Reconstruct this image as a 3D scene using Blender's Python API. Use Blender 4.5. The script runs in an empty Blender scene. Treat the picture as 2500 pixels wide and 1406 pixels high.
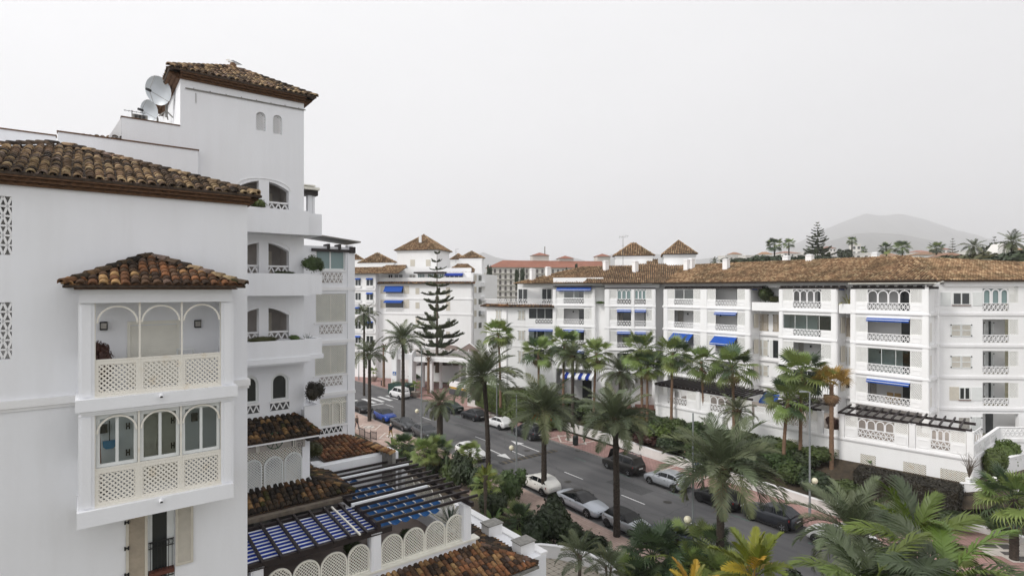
import bpy,bmesh,math,random
from mathutils import Vector,Matrix,Euler
random.seed(7)
R=math.radians
SC=bpy.context.scene
COL=SC.collection
# ------ camera, sky, sun, exposure
F,CX,HY,CAM=1350.0,1250.0,706.0,17.7
cd=bpy.data.cameras.new('camera'); cam=bpy.data.objects.new('camera',cd); COL.objects.link(cam)
cam.location=(0,0,CAM); cam.rotation_euler=(R(90),0,0)
cd.sensor_width=36.0; cd.lens=36.0*F/2500.0; cd.shift_y=0.0012; cd.clip_start=0.2; cd.clip_end=25000
SC.camera=cam
SUN_EL,SUN_AZ=R(42),math.atan2(-0.86,-0.51)
SUN_DIR=Vector((math.sin(SUN_AZ)*math.cos(SUN_EL),math.cos(SUN_AZ)*math.cos(SUN_EL),math.sin(SUN_EL)))
w=bpy.data.worlds.new('World'); SC.world=w; w.use_nodes=True
nt=w.node_tree; nt.nodes.clear()
out=nt.nodes.new('ShaderNodeOutputWorld'); bg=nt.nodes.new('ShaderNodeBackground')
sky=nt.nodes.new('ShaderNodeTexSky'); sky.sky_type='NISHITA'; sky.sun_disc=False
sky.sun_elevation=SUN_EL; sky.sun_rotation=SUN_AZ; sky.dust_density=6.0; sky.air_density=1.0; sky.ozone_density=1.0
hs=nt.nodes.new('ShaderNodeHueSaturation'); hs.inputs['Saturation'].default_value=0.12
tc=nt.nodes.new('ShaderNodeTexCoord')
dp=nt.nodes.new('ShaderNodeVectorMath'); dp.operation='DOT_PRODUCT'; dp.inputs[1].default_value=(-0.84,-0.15,0.42)
mr=nt.nodes.new('ShaderNodeMapRange'); mr.inputs['From Min'].default_value=-0.8; mr.inputs['From Max'].default_value=0.8
mr.inputs['To Min'].default_value=0.0; mr.inputs['To Max'].default_value=1.0
nz=nt.nodes.new('ShaderNodeTexNoise'); nz.inputs['Scale'].default_value=2.2; nz.inputs['Detail'].default_value=4
mp=nt.nodes.new('ShaderNodeMapping'); mp.inputs['Scale'].default_value=(1,1,2.6)
ad=nt.nodes.new('ShaderNodeMath'); ad.operation='MULTIPLY_ADD'; ad.inputs[1].default_value=0.55;
cr=nt.nodes.new('ShaderNodeValToRGB')
cr.color_ramp.elements[0].position=0.05; cr.color_ramp.elements[0].color=(9.3,9.28,9.42,1)
cr.color_ramp.elements[1].position=1.2 if False else 1.0; cr.color_ramp.elements[1].color=(11.8,11.8,11.95,1)
mx=nt.nodes.new('ShaderNodeMix'); mx.data_type='RGBA'; mx.inputs['Factor'].default_value=0.92
L=nt.links.new
L(sky.outputs[0],hs.inputs['Color']); L(hs.outputs[0],mx.inputs['A'])
L(tc.outputs['Generated'],dp.inputs[0]); L(dp.outputs['Value'],mr.inputs['Value'])
L(tc.outputs['Generated'],mp.inputs['Vector']); L(mp.outputs[0],nz.inputs['Vector'])
L(nz.outputs['Fac'],ad.inputs[0]); L(mr.outputs[0],ad.inputs[2]);
sb_=nt.nodes.new('ShaderNodeMath'); sb_.operation='SUBTRACT'; sb_.inputs[1].default_value=0.28
L(ad.outputs[0],sb_.inputs[0]); L(sb_.outputs[0],cr.inputs['Fac']); L(cr.outputs[0],mx.inputs['B'])
L(mx.outputs['Result'],bg.inputs['Color']); bg.inputs['Strength'].default_value=0.076
L(bg.outputs[0],out.inputs['Surface'])
sd=bpy.data.lights.new('sun','SUN'); sun=bpy.data.objects.new('sun',sd); COL.objects.link(sun)
sd.energy=1.5; sd.angle=R(14); sd.color=(1.0,0.97,0.92)
sun.rotation_euler=(-SUN_DIR).to_track_quat('-Z','Y').to_euler()
SC.view_settings.view_transform='Standard'; SC.view_settings.look='None'
SC.view_settings.gamma=1.0; SC.view_settings.use_curve_mapping=False
SC.view_settings.exposure=0.40
SC.cycles.max_bounces=6; SC.cycles.diffuse_bounces=3; SC.cycles.transparent_max_bounces=8; SC.cycles.volume_bounces=3; SC.cycles.use_denoising=True
# ------ helpers
def at(px,py,Y):return Vector(((px-CX)/F*Y,Y,CAM-(py-HY)/F*Y))
def gnd(px,py,z=0.0):
 Y=F*(CAM-z)/(py-HY); return Vector(((px-CX)/F*Y,Y,z))
def proj(p):
 return(CX+F*p[0]/p[1],HY+F*(CAM-p[2])/p[1])if p[1]>0.1 else(-9999,-9999)
class Frame:
 """a vertical plane: origin, unit direction d along it, outward normal n"""
 def __init__(s,O,d,n):s.O=Vector((O[0],O[1])); s.d=Vector((d[0],d[1])).normalized(); s.n=Vector((n[0],n[1])).normalized()
 def off(s,o):return Frame(s.O+s.n*o,s.d,s.n)
 def s(s,px):
  k=(px-CX)/F; return(k*s.O.y-s.O.x)/(s.d.x-k*s.d.y)
 def P(s,a,z,o=0.0):
  q=s.O+s.d*a+s.n*o; return Vector((q.x,q.y,z))
 def z(s,px,py):
  Y=s.O.y+s.s(px)*s.d.y; return CAM-(py-HY)/F*Y
 def sz(s,px,py):return(s.s(px),s.z(px,py))
class MB:
 def __init__(s):s.v=[]; s.f=[]; s.m=[]; s.r=[]; s.cm=0; s.cr=0.0
 def add(s,vs,fs):
  b=len(s.v); s.v.extend([tuple(x)for x in vs])
  for f in fs:s.f.append([b+i for i in f]); s.m.append(s.cm); s.r.append(s.cr)
 def quad(s,*p):s.add(p,[list(range(len(p)))])
 def hexa(s,p):
  s.add(p,[(3,2,1,0),(4,5,6,7),(0,1,5,4),(1,2,6,5),(2,3,7,6),(3,0,4,7)])
 def box(s,x0,x1,y0,y1,z0,z1):
  s.hexa([(x0,y0,z0),(x1,y0,z0),(x1,y1,z0),(x0,y1,z0),(x0,y0,z1),(x1,y0,z1),(x1,y1,z1),(x0,y1,z1)])
 def fb(s,fr,s0,s1,z0,z1,o0,o1):
  P=fr.P; s.hexa([P(s0,z0,o0),P(s1,z0,o0),P(s1,z0,o1),P(s0,z0,o1),P(s0,z1,o0),P(s1,z1,o0),P(s1,z1,o1),P(s0,z1,o1)])
 def bar(s,a,b,w,h,up=(0,0,1)):
  a=Vector(a); b=Vector(b); t=(b-a).normalized(); up=Vector(up)
  x=t.cross(up); x=x.normalized()if x.length>1e-4 else Vector((1,0,0)); y=x.cross(t)
  x*=w/2; y*=h/2
  s.hexa([a-x-y,a+x-y,b+x-y,b-x-y,a-x+y,a+x+y,b+x+y,b-x+y])
 def tube(s,pts,rad,n=8,cap=True):
  pts=[Vector(p)for p in pts]
  if not hasattr(rad,'__len__'):rad=[rad]*len(pts)
  vs=[]; x=None
  for i,p in enumerate(pts):
   t=(pts[min(i+1,len(pts)-1)]-pts[max(i-1,0)]).normalized()
   if x is None:x=t.orthogonal().normalized()
   x=(x-t*x.dot(t)).normalized(); y=t.cross(x)
   for k in range(n):
    a=2*math.pi*k/n; vs.append(p+(x*math.cos(a)+y*math.sin(a))*rad[i])
  fs=[]
  for i in range(len(pts)-1):
   for k in range(n):fs.append((i*n+k,i*n+(k+1)%n,(i+1)*n+(k+1)%n,(i+1)*n+k))
  if cap:fs.append(tuple(range(n))[::-1]); fs.append(tuple((len(pts)-1)*n+k for k in range(n)))
  s.add(vs,fs)
 def lathe(s,c,prof,n=12):
  c=Vector(c); vs=[]
  for r,z in prof:
   for k in range(n):a=2*math.pi*k/n; vs.append(c+Vector((r*math.cos(a),r*math.sin(a),z)))
  fs=[(i*n+k,i*n+(k+1)%n,(i+1)*n+(k+1)%n,(i+1)*n+k)for i in range(len(prof)-1)for k in range(n)]
  s.add(vs,fs)
 def ball(s,c,r,n=12,m=8,sx=1,sy=1,sz=1):
  c=Vector(c); vs=[]
  for i in range(m+1):
   t=math.pi*i/m
   for k in range(n):a=2*math.pi*k/n; vs.append(c+Vector((r*sx*math.sin(t)*math.cos(a),r*sy*math.sin(t)*math.sin(a),r*sz*math.cos(t))))
  s.add(vs,[(i*n+k,(i+1)*n+k,(i+1)*n+(k+1)%n,i*n+(k+1)%n)for i in range(m)for k in range(n)])
 def prism(s,fr,pts,o0,o1):
  n=len(pts); s.add([fr.P(a,z,o0)for a,z in pts]+[fr.P(a,z,o1)for a,z in pts],
[tuple(range(n))[::-1],tuple(range(n,2*n))]+[(i,(i+1)%n,n+(i+1)%n,n+i)for i in range(n)])
 def slab(s,pts,z0,z1):
  n=len(pts); s.add([(p[0],p[1],z0)for p in pts]+[(p[0],p[1],z1)for p in pts],
[tuple(range(n))[::-1],tuple(range(n,2*n))]+[(i,(i+1)%n,n+(i+1)%n,n+i)for i in range(n)])
 def wall(s,fr,s0,s1,z0,z1,o0,o1,holes=()):
  """wall with rectangular holes (a0,a1,b0,b1); faces only where they show"""
  ss=sorted({s0,s1}|{min(max(h[i],s0),s1)for h in holes for i in(0,1)}); zs=sorted({z0,z1}|{min(max(h[i],z0),z1)for h in holes for i in(2,3)})
  def solid(i,j):
   if i<0 or j<0 or i>=len(ss)-1 or j>=len(zs)-1:return False
   a=(ss[i]+ss[i+1])/2; b=(zs[j]+zs[j+1])/2
   return not any(h[0]<a<h[1]and h[2]<b<h[3]for h in holes)
  P=fr.P
  for i in range(len(ss)-1):
   for j in range(len(zs)-1):
    if not solid(i,j):continue
    a,b,c,d=ss[i],ss[i+1],zs[j],zs[j+1]
    s.quad(P(a,c,o1),P(b,c,o1),P(b,d,o1),P(a,d,o1)); s.quad(P(b,c,o0),P(a,c,o0),P(a,d,o0),P(b,d,o0))
    if not solid(i-1,j):s.quad(P(a,c,o0),P(a,c,o1),P(a,d,o1),P(a,d,o0))
    if not solid(i+1,j):s.quad(P(b,c,o1),P(b,c,o0),P(b,d,o0),P(b,d,o1))
    if not solid(i,j-1):s.quad(P(a,c,o0),P(b,c,o0),P(b,c,o1),P(a,c,o1))
    if not solid(i,j+1):s.quad(P(a,d,o1),P(b,d,o1),P(b,d,o0),P(a,d,o0))
 def spandrel(s,fr,a0,a1,zspring,ztop,o0,o1,rise=None,n=10):
  """fills the corners of a rectangular hole so that it reads as an arch"""
  c=(a0+a1)/2; r=(a1-a0)/2; rise=rise or(ztop-zspring); P=fr.P
  pts=[(c-r*math.cos(math.pi*i/n),zspring+rise*math.sin(math.pi*i/n))for i in range(n+1)]
  for i in range(n):
   (xa,za),(xb,zb)=pts[i],pts[i+1]
   s.quad(P(xa,za,o1),P(xb,zb,o1),P(xb,ztop+.001,o1),P(xa,ztop+.001,o1))
   s.quad(P(xb,zb,o0),P(xa,za,o0),P(xa,ztop+.001,o0),P(xb,ztop+.001,o0))
   s.quad(P(xa,za,o0),P(xb,zb,o0),P(xb,zb,o1),P(xa,za,o1))
 def curvetop(s,fr,a0,a1,fn,ztop,o0,o1,n=8):
  P=fr.P
  for i in range(n):
   xa,xb=a0+(a1-a0)*i/n,a0+(a1-a0)*(i+1)/n; za,zb=fn(xa),fn(xb)
   s.quad(P(xa,za,o1),P(xb,zb,o1),P(xb,ztop,o1),P(xa,ztop,o1)); s.quad(P(xa,za,o0),P(xb,zb,o0),P(xb,zb,o1),P(xa,za,o1)); s.quad(P(xb,zb,o0),P(xa,za,o0),P(xa,ztop,o0),P(xb,ztop,o0))
 def arch(s,fr,c,r,z,o0,o1,wdt,rise=None,n=14,legs=0.0):
  rise=rise or r; pts=[]
  if legs:pts.append((c-r,z-legs))
  pts+=[(c-r*math.cos(math.pi*i/n),z+rise*math.sin(math.pi*i/n))for i in range(n+1)]
  if legs:pts.append((c+r,z-legs))
  for(a,b),(e,g)in zip(pts,pts[1:]):
   k=1-wdt/r; A=(c+(a-c)*k,z+(b-z)*k if b>z else b); B=(c+(e-c)*k,z+(g-z)*k if g>z else g)
   P=fr.P; s.hexa([P(A[0],A[1],o0),P(B[0],B[1],o0),P(e,g,o0),P(a,b,o0),P(A[0],A[1],o1),P(B[0],B[1],o1),P(e,g,o1),P(a,b,o1)])
 def build(s,name,mats,parent=None,smooth=False,**pr):
  me=bpy.data.meshes.new(name); me.from_pydata(s.v,[],s.f)
  if not isinstance(mats,(list,tuple)):mats=[mats]
  for m in mats:me.materials.append(m)
  if len(mats)>1:me.polygons.foreach_set('material_index',s.m)
  if any(s.r):
   at_=me.attributes.new('rnd','FLOAT','FACE'); at_.data.foreach_set('value',s.r)
  if smooth:me.polygons.foreach_set('use_smooth',[True]*len(s.f))
  me.update()
  return put(name,me,parent,**pr)
def put(name,me,parent=None,**pr):
 o=bpy.data.objects.new(name,me); COL.objects.link(o)
 if parent is not None:
  o.parent=parent
  if parent.get('world'):o.location=-Vector(parent.location)
 for k,v in pr.items():o[k]=v
 return o
def thing(name,label,cat,loc=(0,0,0),group=None,world=True,rz=0.0):
 o=bpy.data.objects.new(name,None); COL.objects.link(o); o.location=loc; o.rotation_euler=(0,0,rz)
 o.empty_display_size=0.3; o['label']=label; o['category']=cat
 if group:o['group']=group
 if world:o['world']=1
 return o
def tag(o,label,cat,group=None,kind=None):
 o['label']=label; o['category']=cat
 if group:o['group']=group
 if kind:o['kind']=kind
 return o
def clip_line(p,q,poly):
 """segment clipped to a convex polygon (counter-clockwise), 2-D"""
 t0,t1=0.0,1.0; d=(q[0]-p[0],q[1]-p[1])
 for(ax,ay),(bx,by)in zip(poly,poly[1:]+poly[:1]):
  nx,ny=-(by-ay),bx-ax
  num=(p[0]-ax)*nx+(p[1]-ay)*ny; den=d[0]*nx+d[1]*ny
  if abs(den)<1e-9:
   if num<0:return None
   continue
  t=-num/den
  if den>0:t0=max(t0,t)
  else:t1=min(t1,t)
  if t0>=t1:return None
 return(p[0]+d[0]*t0,p[1]+d[1]*t0),(p[0]+d[0]*t1,p[1]+d[1]*t1)
def lattice(mb,fr,poly,o,pitch=.11,wd=.045,th=.012,only=0):
 """crossed diagonal laths clipped to a convex (s,z) polygon"""
 a0=min(p[0]for p in poly); a1=max(p[0]for p in poly); b0=min(p[1]for p in poly); b1=max(p[1]for p in poly)
 h=b1-b0; k=pitch*1.414
 for sg,oo in((1,0.0),(-1,th)):
  if only and sg!=only:continue
  c=a0-h if sg>0 else a0
  while c<(a1 if sg>0 else a1+h):
   seg=clip_line((c,b0),(c+sg*h,b1),poly); c+=k
   if not seg or math.dist(*seg)<.03:continue
   (xa,za),(xb,zb)=seg; l=math.dist(*seg); ux,uz=(zb-za)/l*wd/2,-(xb-xa)/l*wd/2
   P=fr.P; A=o+oo; B=A+th
   mb.add([P(xa-ux,za-uz,B),P(xb-ux,zb-uz,B),P(xb+ux,zb+uz,B),P(xa+ux,za+uz,B),
P(xa-ux,za-uz,A),P(xb-ux,zb-uz,A),P(xb+ux,zb+uz,A),P(xa+ux,za+uz,A)],
[(0,1,2,3),(7,6,5,4),(0,4,5,1),(2,6,7,3)])
def rect(a0,a1,b0,b1):return[(a0,b0),(a1,b0),(a1,b1),(a0,b1)]
def archpoly(a0,a1,b0,zs,n=10,rise=None):
 c=(a0+a1)/2; r=(a1-a0)/2; rise=rise or r
 return[(a0,b0),(a1,b0)]+[(c+r*math.cos(math.pi*i/n),zs+rise*math.sin(math.pi*i/n))for i in range(n+1)]
def tri_lattice(mb,fr,a0,a1,b0,b1,o0,o1,rows=2,bw=.035,cell=None):
 """open triangles cast in a parapet"""
 rh=(b1-b0)/rows; cell=cell or rh*1.1; n=max(1,round((a1-a0)/cell)); c=(a1-a0)/n
 def strut(p,q):
  l=math.dist(p,q); ux,uz=(q[1]-p[1])/l*bw/2,-(q[0]-p[0])/l*bw/2
  mb.prism(fr,[(p[0]-ux,p[1]-uz),(p[0]+ux,p[1]+uz),(q[0]+ux,q[1]+uz),(q[0]-ux,q[1]-uz)],o0,o1)
 for r in range(rows):
  z0=b0+r*rh; z1=z0+rh
  for i in range(n):
   x=a0+i*c
   if(r%2)==0:strut((x,z0),(x+c/2,z1)); strut((x+c/2,z1),(x+c,z0))
   else:strut((x,z1),(x+c/2,z0)); strut((x+c/2,z0),(x+c,z1))
  if r:mb.fb(fr,a0,a1,z0-bw/2,z0+bw/2,o0+.002,o1-.002)
  # ------ materials
MATS={}
def mat(name,col,rough=.8,metal=0.0,spec=.5,noise=0.0,nscale=3.0,bump=0.0,bscale=40.0,obj_rand=0.0,coat=0.0,emit=0.0,second=None,detail=4.0,contrast=(0.35,0.65),trans=0.0):
 m=bpy.data.materials.new(name); m.use_nodes=True; MATS[name]=m
 n=m.node_tree.nodes; l=m.node_tree.links.new; b=n['Principled BSDF']
 b.inputs['Base Color'].default_value=(*col,1); b.inputs['Roughness'].default_value=rough; b.inputs['Metallic'].default_value=metal
 b.inputs['Specular IOR Level'].default_value=spec; b.inputs['Coat Weight'].default_value=coat
 b.inputs['Coat Roughness'].default_value=.05
 src=None
 if noise or second:
  g=n.new('ShaderNodeNewGeometry'); t=n.new('ShaderNodeTexNoise'); t.inputs['Scale'].default_value=nscale; t.inputs['Detail'].default_value=detail
  l(g.outputs['Position'],t.inputs['Vector'])
  r=n.new('ShaderNodeValToRGB'); r.color_ramp.elements[0].position,r.color_ramp.elements[1].position=contrast
  s2=second or tuple(c*(1-noise)for c in col)
  r.color_ramp.elements[0].color=(*s2,1); r.color_ramp.elements[1].color=(*col,1)
  l(t.outputs['Fac'],r.inputs['Fac']); src=r.outputs['Color']
 if obj_rand:
  oi=n.new('ShaderNodeObjectInfo'); mr_=n.new('ShaderNodeMapRange'); mr_.inputs['To Min'].default_value=1-obj_rand; mr_.inputs['To Max'].default_value=1+obj_rand
  l(oi.outputs['Random'],mr_.inputs['Value'])
  hs_=n.new('ShaderNodeHueSaturation'); l(mr_.outputs[0],hs_.inputs['Value'])
  if src:l(src,hs_.inputs['Color'])
  else:hs_.inputs['Color'].default_value=(*col,1)
  mr2=n.new('ShaderNodeMapRange'); mr2.inputs['To Min'].default_value=.48; mr2.inputs['To Max'].default_value=.515
  mm=n.new('ShaderNodeMath'); mm.operation='FRACT'; mu=n.new('ShaderNodeMath'); mu.operation='MULTIPLY'; mu.inputs[1].default_value=7.31
  l(oi.outputs['Random'],mu.inputs[0]); l(mu.outputs[0],mm.inputs[0]); l(mm.outputs[0],mr2.inputs['Value']); l(mr2.outputs[0],hs_.inputs['Hue'])
  src=hs_.outputs['Color']
 if src:l(src,b.inputs['Base Color'])
 if bump:
  g2=n.new('ShaderNodeNewGeometry'); t2=n.new('ShaderNodeTexNoise'); t2.inputs['Scale'].default_value=bscale; t2.inputs['Detail'].default_value=3
  l(g2.outputs['Position'],t2.inputs['Vector']); bp=n.new('ShaderNodeBump'); bp.inputs['Strength'].default_value=bump; bp.inputs['Distance'].default_value=.02
  l(t2.outputs['Fac'],bp.inputs['Height']); l(bp.outputs[0],b.inputs['Normal'])
 if emit:b.inputs['Emission Color'].default_value=(*col,1); b.inputs['Emission Strength'].default_value=emit
 if trans:
  tr=n.new('ShaderNodeBsdfTranslucent'); ms=n.new('ShaderNodeMixShader'); ms.inputs[0].default_value=trans
  if src:l(src,tr.inputs['Color'])
  else:tr.inputs['Color'].default_value=(*col,1)
  l(b.outputs[0],ms.inputs[1]); l(tr.outputs[0],ms.inputs[2]); l(ms.outputs[0],n['Material Output'].inputs['Surface'])
 return m
def stucco(name,col,stain=.12,rust=0.0):
 """white lime render: broad patches, faint rain streaks, roller grain"""
 m=bpy.data.materials.new(name); m.use_nodes=True; n=m.node_tree.nodes; l=m.node_tree.links.new; b=n['Principled BSDF']
 b.inputs['Roughness'].default_value=.9; b.inputs['Specular IOR Level'].default_value=.2
 g=n.new('ShaderNodeNewGeometry')
 t1=n.new('ShaderNodeTexNoise'); t1.inputs['Scale'].default_value=.45; t1.inputs['Detail'].default_value=5; l(g.outputs['Position'],t1.inputs['Vector'])
 mp_=n.new('ShaderNodeMapping'); mp_.inputs['Scale'].default_value=(2.2,2.2,.22); l(g.outputs['Position'],mp_.inputs['Vector'])
 t2=n.new('ShaderNodeTexNoise'); t2.inputs['Scale'].default_value=1.0; t2.inputs['Detail'].default_value=5; t2.inputs['Roughness'].default_value=.7; l(mp_.outputs[0],t2.inputs['Vector'])
 r1=n.new('ShaderNodeMapRange'); r1.inputs['From Min'].default_value=.35; r1.inputs['From Max'].default_value=.7; r1.inputs['To Min'].default_value=1-stain*.5; r1.inputs['To Max'].default_value=1.0; l(t1.outputs['Fac'],r1.inputs['Value'])
 r2=n.new('ShaderNodeMapRange'); r2.inputs['From Min'].default_value=.25; r2.inputs['From Max'].default_value=.6; r2.inputs['To Min'].default_value=1-stain*.55; r2.inputs['To Max'].default_value=1.0; l(t2.outputs['Fac'],r2.inputs['Value'])
 mu=n.new('ShaderNodeMath'); mu.operation='MULTIPLY'; l(r1.outputs[0],mu.inputs[0]); l(r2.outputs[0],mu.inputs[1])
 mx_=n.new('ShaderNodeMix'); mx_.data_type='RGBA'; mx_.inputs['A'].default_value=(col[0]*.45,col[1]*.41,col[2]*.35,1); mx_.inputs['B'].default_value=(*col,1)
 l(mu.outputs[0],mx_.inputs['Factor'])
 l(mx_.outputs['Result'],b.inputs['Base Color'])
 t3=n.new('ShaderNodeTexNoise'); t3.inputs['Scale'].default_value=14; t3.inputs['Detail'].default_value=6; l(g.outputs['Position'],t3.inputs['Vector'])
 bp=n.new('ShaderNodeBump'); bp.inputs['Strength'].default_value=.25; bp.inputs['Distance'].default_value=.015; l(t3.outputs['Fac'],bp.inputs['Height']); l(bp.outputs[0],b.inputs['Normal'])
 MATS[name]=m; return m
def tile_mat(name,stops,use_attr,dark=.55):
 m=bpy.data.materials.new(name); m.use_nodes=True; n=m.node_tree.nodes; l=m.node_tree.links.new; b=n['Principled BSDF']
 b.inputs['Roughness'].default_value=.85; b.inputs['Specular IOR Level'].default_value=.25
 if use_attr:a=n.new('ShaderNodeAttribute'); a.attribute_name='rnd'; f=a.outputs['Fac']
 else:a=n.new('ShaderNodeObjectInfo'); f=a.outputs['Random']
 r=n.new('ShaderNodeValToRGB'); r.color_ramp.interpolation='CONSTANT'
 el=r.color_ramp.elements
 while len(el)<len(stops):el.new(.5)
 for e,(p,c)in zip(el,stops):e.position=p; e.color=(*c,1)
 l(f,r.inputs['Fac'])
 g=n.new('ShaderNodeNewGeometry'); t=n.new('ShaderNodeTexNoise'); t.inputs['Scale'].default_value=7; t.inputs['Detail'].default_value=6; t.inputs['Roughness'].default_value=.7
 l(g.outputs['Position'],t.inputs['Vector'])
 q=n.new('ShaderNodeValToRGB'); q.color_ramp.elements[0].position=.38; q.color_ramp.elements[1].position=.62
 q.color_ramp.elements[0].color=(dark,dark*.97,dark*.93,1); q.color_ramp.elements[1].color=(1.08,1.05,1.0,1); l(t.outputs['Fac'],q.inputs['Fac'])
 mx_=n.new('ShaderNodeMix'); mx_.data_type='RGBA'; mx_.blend_type='MULTIPLY'; mx_.inputs['Factor'].default_value=1
 t2=n.new('ShaderNodeTexNoise'); t2.inputs['Scale'].default_value=.55; t2.inputs['Detail'].default_value=4; l(g.outputs['Position'],t2.inputs['Vector'])
 q2=n.new('ShaderNodeValToRGB'); q2.color_ramp.elements[0].position=.36; q2.color_ramp.elements[1].position=.6; q2.color_ramp.elements[0].color=(.62,.62,.58,1); q2.color_ramp.elements[1].color=(1.08,1.04,1,1); l(t2.outputs['Fac'],q2.inputs['Fac'])
 m2=n.new('ShaderNodeMix'); m2.data_type='RGBA'; m2.blend_type='MULTIPLY'; m2.inputs['Factor'].default_value=1; l(r.outputs[0],m2.inputs['A']); l(q2.outputs[0],m2.inputs['B'])
 l(m2.outputs['Result'],mx_.inputs['A']); l(q.outputs[0],mx_.inputs['B']); l(mx_.outputs['Result'],b.inputs['Base Color'])
 MATS[name]=m; return m
WHITE=stucco('white_render',(.84,.85,.88),.14)
WHITE2=stucco('white_render_right',(.88,.88,.885),.10)
TRIM=stucco('white_trim',(.85,.85,.86),.18)
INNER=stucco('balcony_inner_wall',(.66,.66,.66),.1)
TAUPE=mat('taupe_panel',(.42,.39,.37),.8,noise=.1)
CREAM=mat('cream_painted_metal',(.77,.74,.67),.55,noise=.10,nscale=2.5,second=(.66,.56,.42),contrast=(.2,.42))
CREAMW=mat('offwhite_painted_slats',(.80,.78,.70),.6,noise=.08,nscale=3)
SHUT=mat('beige_shutter_paint',(.62,.58,.50),.6,noise=.08,nscale=5)
SHUT2=mat('tan_shutter_paint',(.47,.40,.31),.65,noise=.15,nscale=6)
ALU=mat('white_aluminium',(.74,.76,.75),.4,noise=.05)
DARKW=mat('dark_stained_wood',(.022,.014,.014),.55,noise=.35,nscale=8,bump=.15,bscale=30)
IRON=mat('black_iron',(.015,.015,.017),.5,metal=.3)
STEEL=mat('galvanised_steel',(.36,.38,.40),.45,metal=.5,noise=.1,nscale=5)
GREYM=mat('grey_weathered_metal',(.26,.25,.23),.6,noise=.3,nscale=6)
BLUE=mat('blue_awning_cloth',(.005,.075,.40),.8,noise=.1,nscale=3)
BLUED=mat('deep_blue_cloth',(.005,.035,.30),.85,noise=.15,nscale=4)
BLUEL=mat('mid_blue_cloth',(.008,.09,.27),.85,noise=.15,nscale=4)
CLOTHW=mat('white_awning_band',(.80,.82,.85),.8)
TERRA=mat('terracotta_dark',(.15,.075,.035),.85,noise=.45,nscale=10,bump=.3,bscale=25)
PANM=mat('tile_mortar_bed',(.085,.06,.045),.95,noise=.5,nscale=9,bump=.3,bscale=20)
REDSILL=mat('red_tile_sill',(.12,.04,.025),.6)
def glass(name,tint,refl,rough=.03,base=0.0):
 m=bpy.data.materials.new(name); m.use_nodes=True; n=m.node_tree.nodes; l=m.node_tree.links.new; n.remove(n['Principled BSDF'])
 t=n.new('ShaderNodeBsdfTransparent'); t.inputs[0].default_value=(*tint,1); g=n.new('ShaderNodeBsdfGlossy'); g.inputs['Roughness'].default_value=rough
 lw=n.new('ShaderNodeLayerWeight'); lw.inputs['Blend'].default_value=.35; mr_=n.new('ShaderNodeMapRange'); mr_.inputs['To Min'].default_value=refl; mr_.inputs['To Max'].default_value=min(1,refl+.6)
 l(lw.outputs['Fresnel'],mr_.inputs['Value']); ms=n.new('ShaderNodeMixShader'); l(mr_.outputs[0],ms.inputs[0]); l(t.outputs[0],ms.inputs[1]); l(g.outputs[0],ms.inputs[2])
 l(ms.outputs[0],n['Material Output'].inputs['Surface']); MATS[name]=m; return m
GLASS=glass('clear_glass',(.62,.68,.66),.08)
GLASSG=glass('green_tinted_glass',(.66,.76,.75),.12)
LATW=mat('white_lattice_paint',(.84,.84,.82),.6,noise=.05)
GLASSD=mat('dark_window_glass',(.03,.034,.036),.06,spec=.6)
BLIND=mat('grey_green_blind_glass',(.20,.28,.28),.25,spec=.5)
DOOR_BACKING=mat('dark_door_and_backing',(.06,.06,.062),.4)  # shared by real doors and the dark sheets behind lattice and openwork
CURT=mat('pale_curtain',(.42,.40,.37),.9,noise=.3,nscale=9)
near_stops=[(0,(.06,.047,.04)),(.14,(.11,.08,.06)),(.28,(.17,.125,.095)),(.42,(.25,.175,.125)),(.55,(.37,.265,.175)),(.7,(.46,.34,.215)),(.86,(.54,.42,.27)),(.94,(.30,.23,.21))]
TILE1=tile_mat('roof_tile_clay',near_stops,False); TILE1A=tile_mat('roof_tile_clay_mass',near_stops,True)
dark_stops=[(0,(.028,.023,.02)),(.3,(.05,.038,.026)),(.5,(.08,.055,.035)),(.66,(.12,.075,.042)),(.8,(.16,.085,.045)),(.88,(.27,.17,.08)),(.95,(.06,.058,.02))]
TILE2=tile_mat('roof_tile_mossy',dark_stops,False); TILE2A=tile_mat('roof_tile_mossy_mass',dark_stops,True)
warm_stops=[(0,(.06,.04,.03)),(.18,(.12,.075,.05)),(.36,(.20,.10,.055)),(.52,(.30,.14,.07)),(.66,(.34,.20,.10)),(.82,(.46,.30,.15)),(.93,(.16,.11,.09))]
TILE3=tile_mat('roof_tile_warm',warm_stops,False); TILE3A=tile_mat('roof_tile_warm_mass',warm_stops,True)
red_stops=[(0,(.10,.055,.035)),(.25,(.17,.08,.045)),(.5,(.24,.115,.06)),(.75,(.20,.13,.08)),(.9,(.32,.17,.09))]
TILE4A=tile_mat('roof_tile_reddish_mass',red_stops,True)
far_stops=[(0,(.22,.14,.085)),(.2,(.29,.19,.115)),(.42,(.36,.245,.15)),(.62,(.42,.295,.185)),(.8,(.50,.37,.235)),(.93,(.57,.45,.30))]
TILE5A=tile_mat('roof_tile_ochre_mass',far_stops,True,.7)
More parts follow.
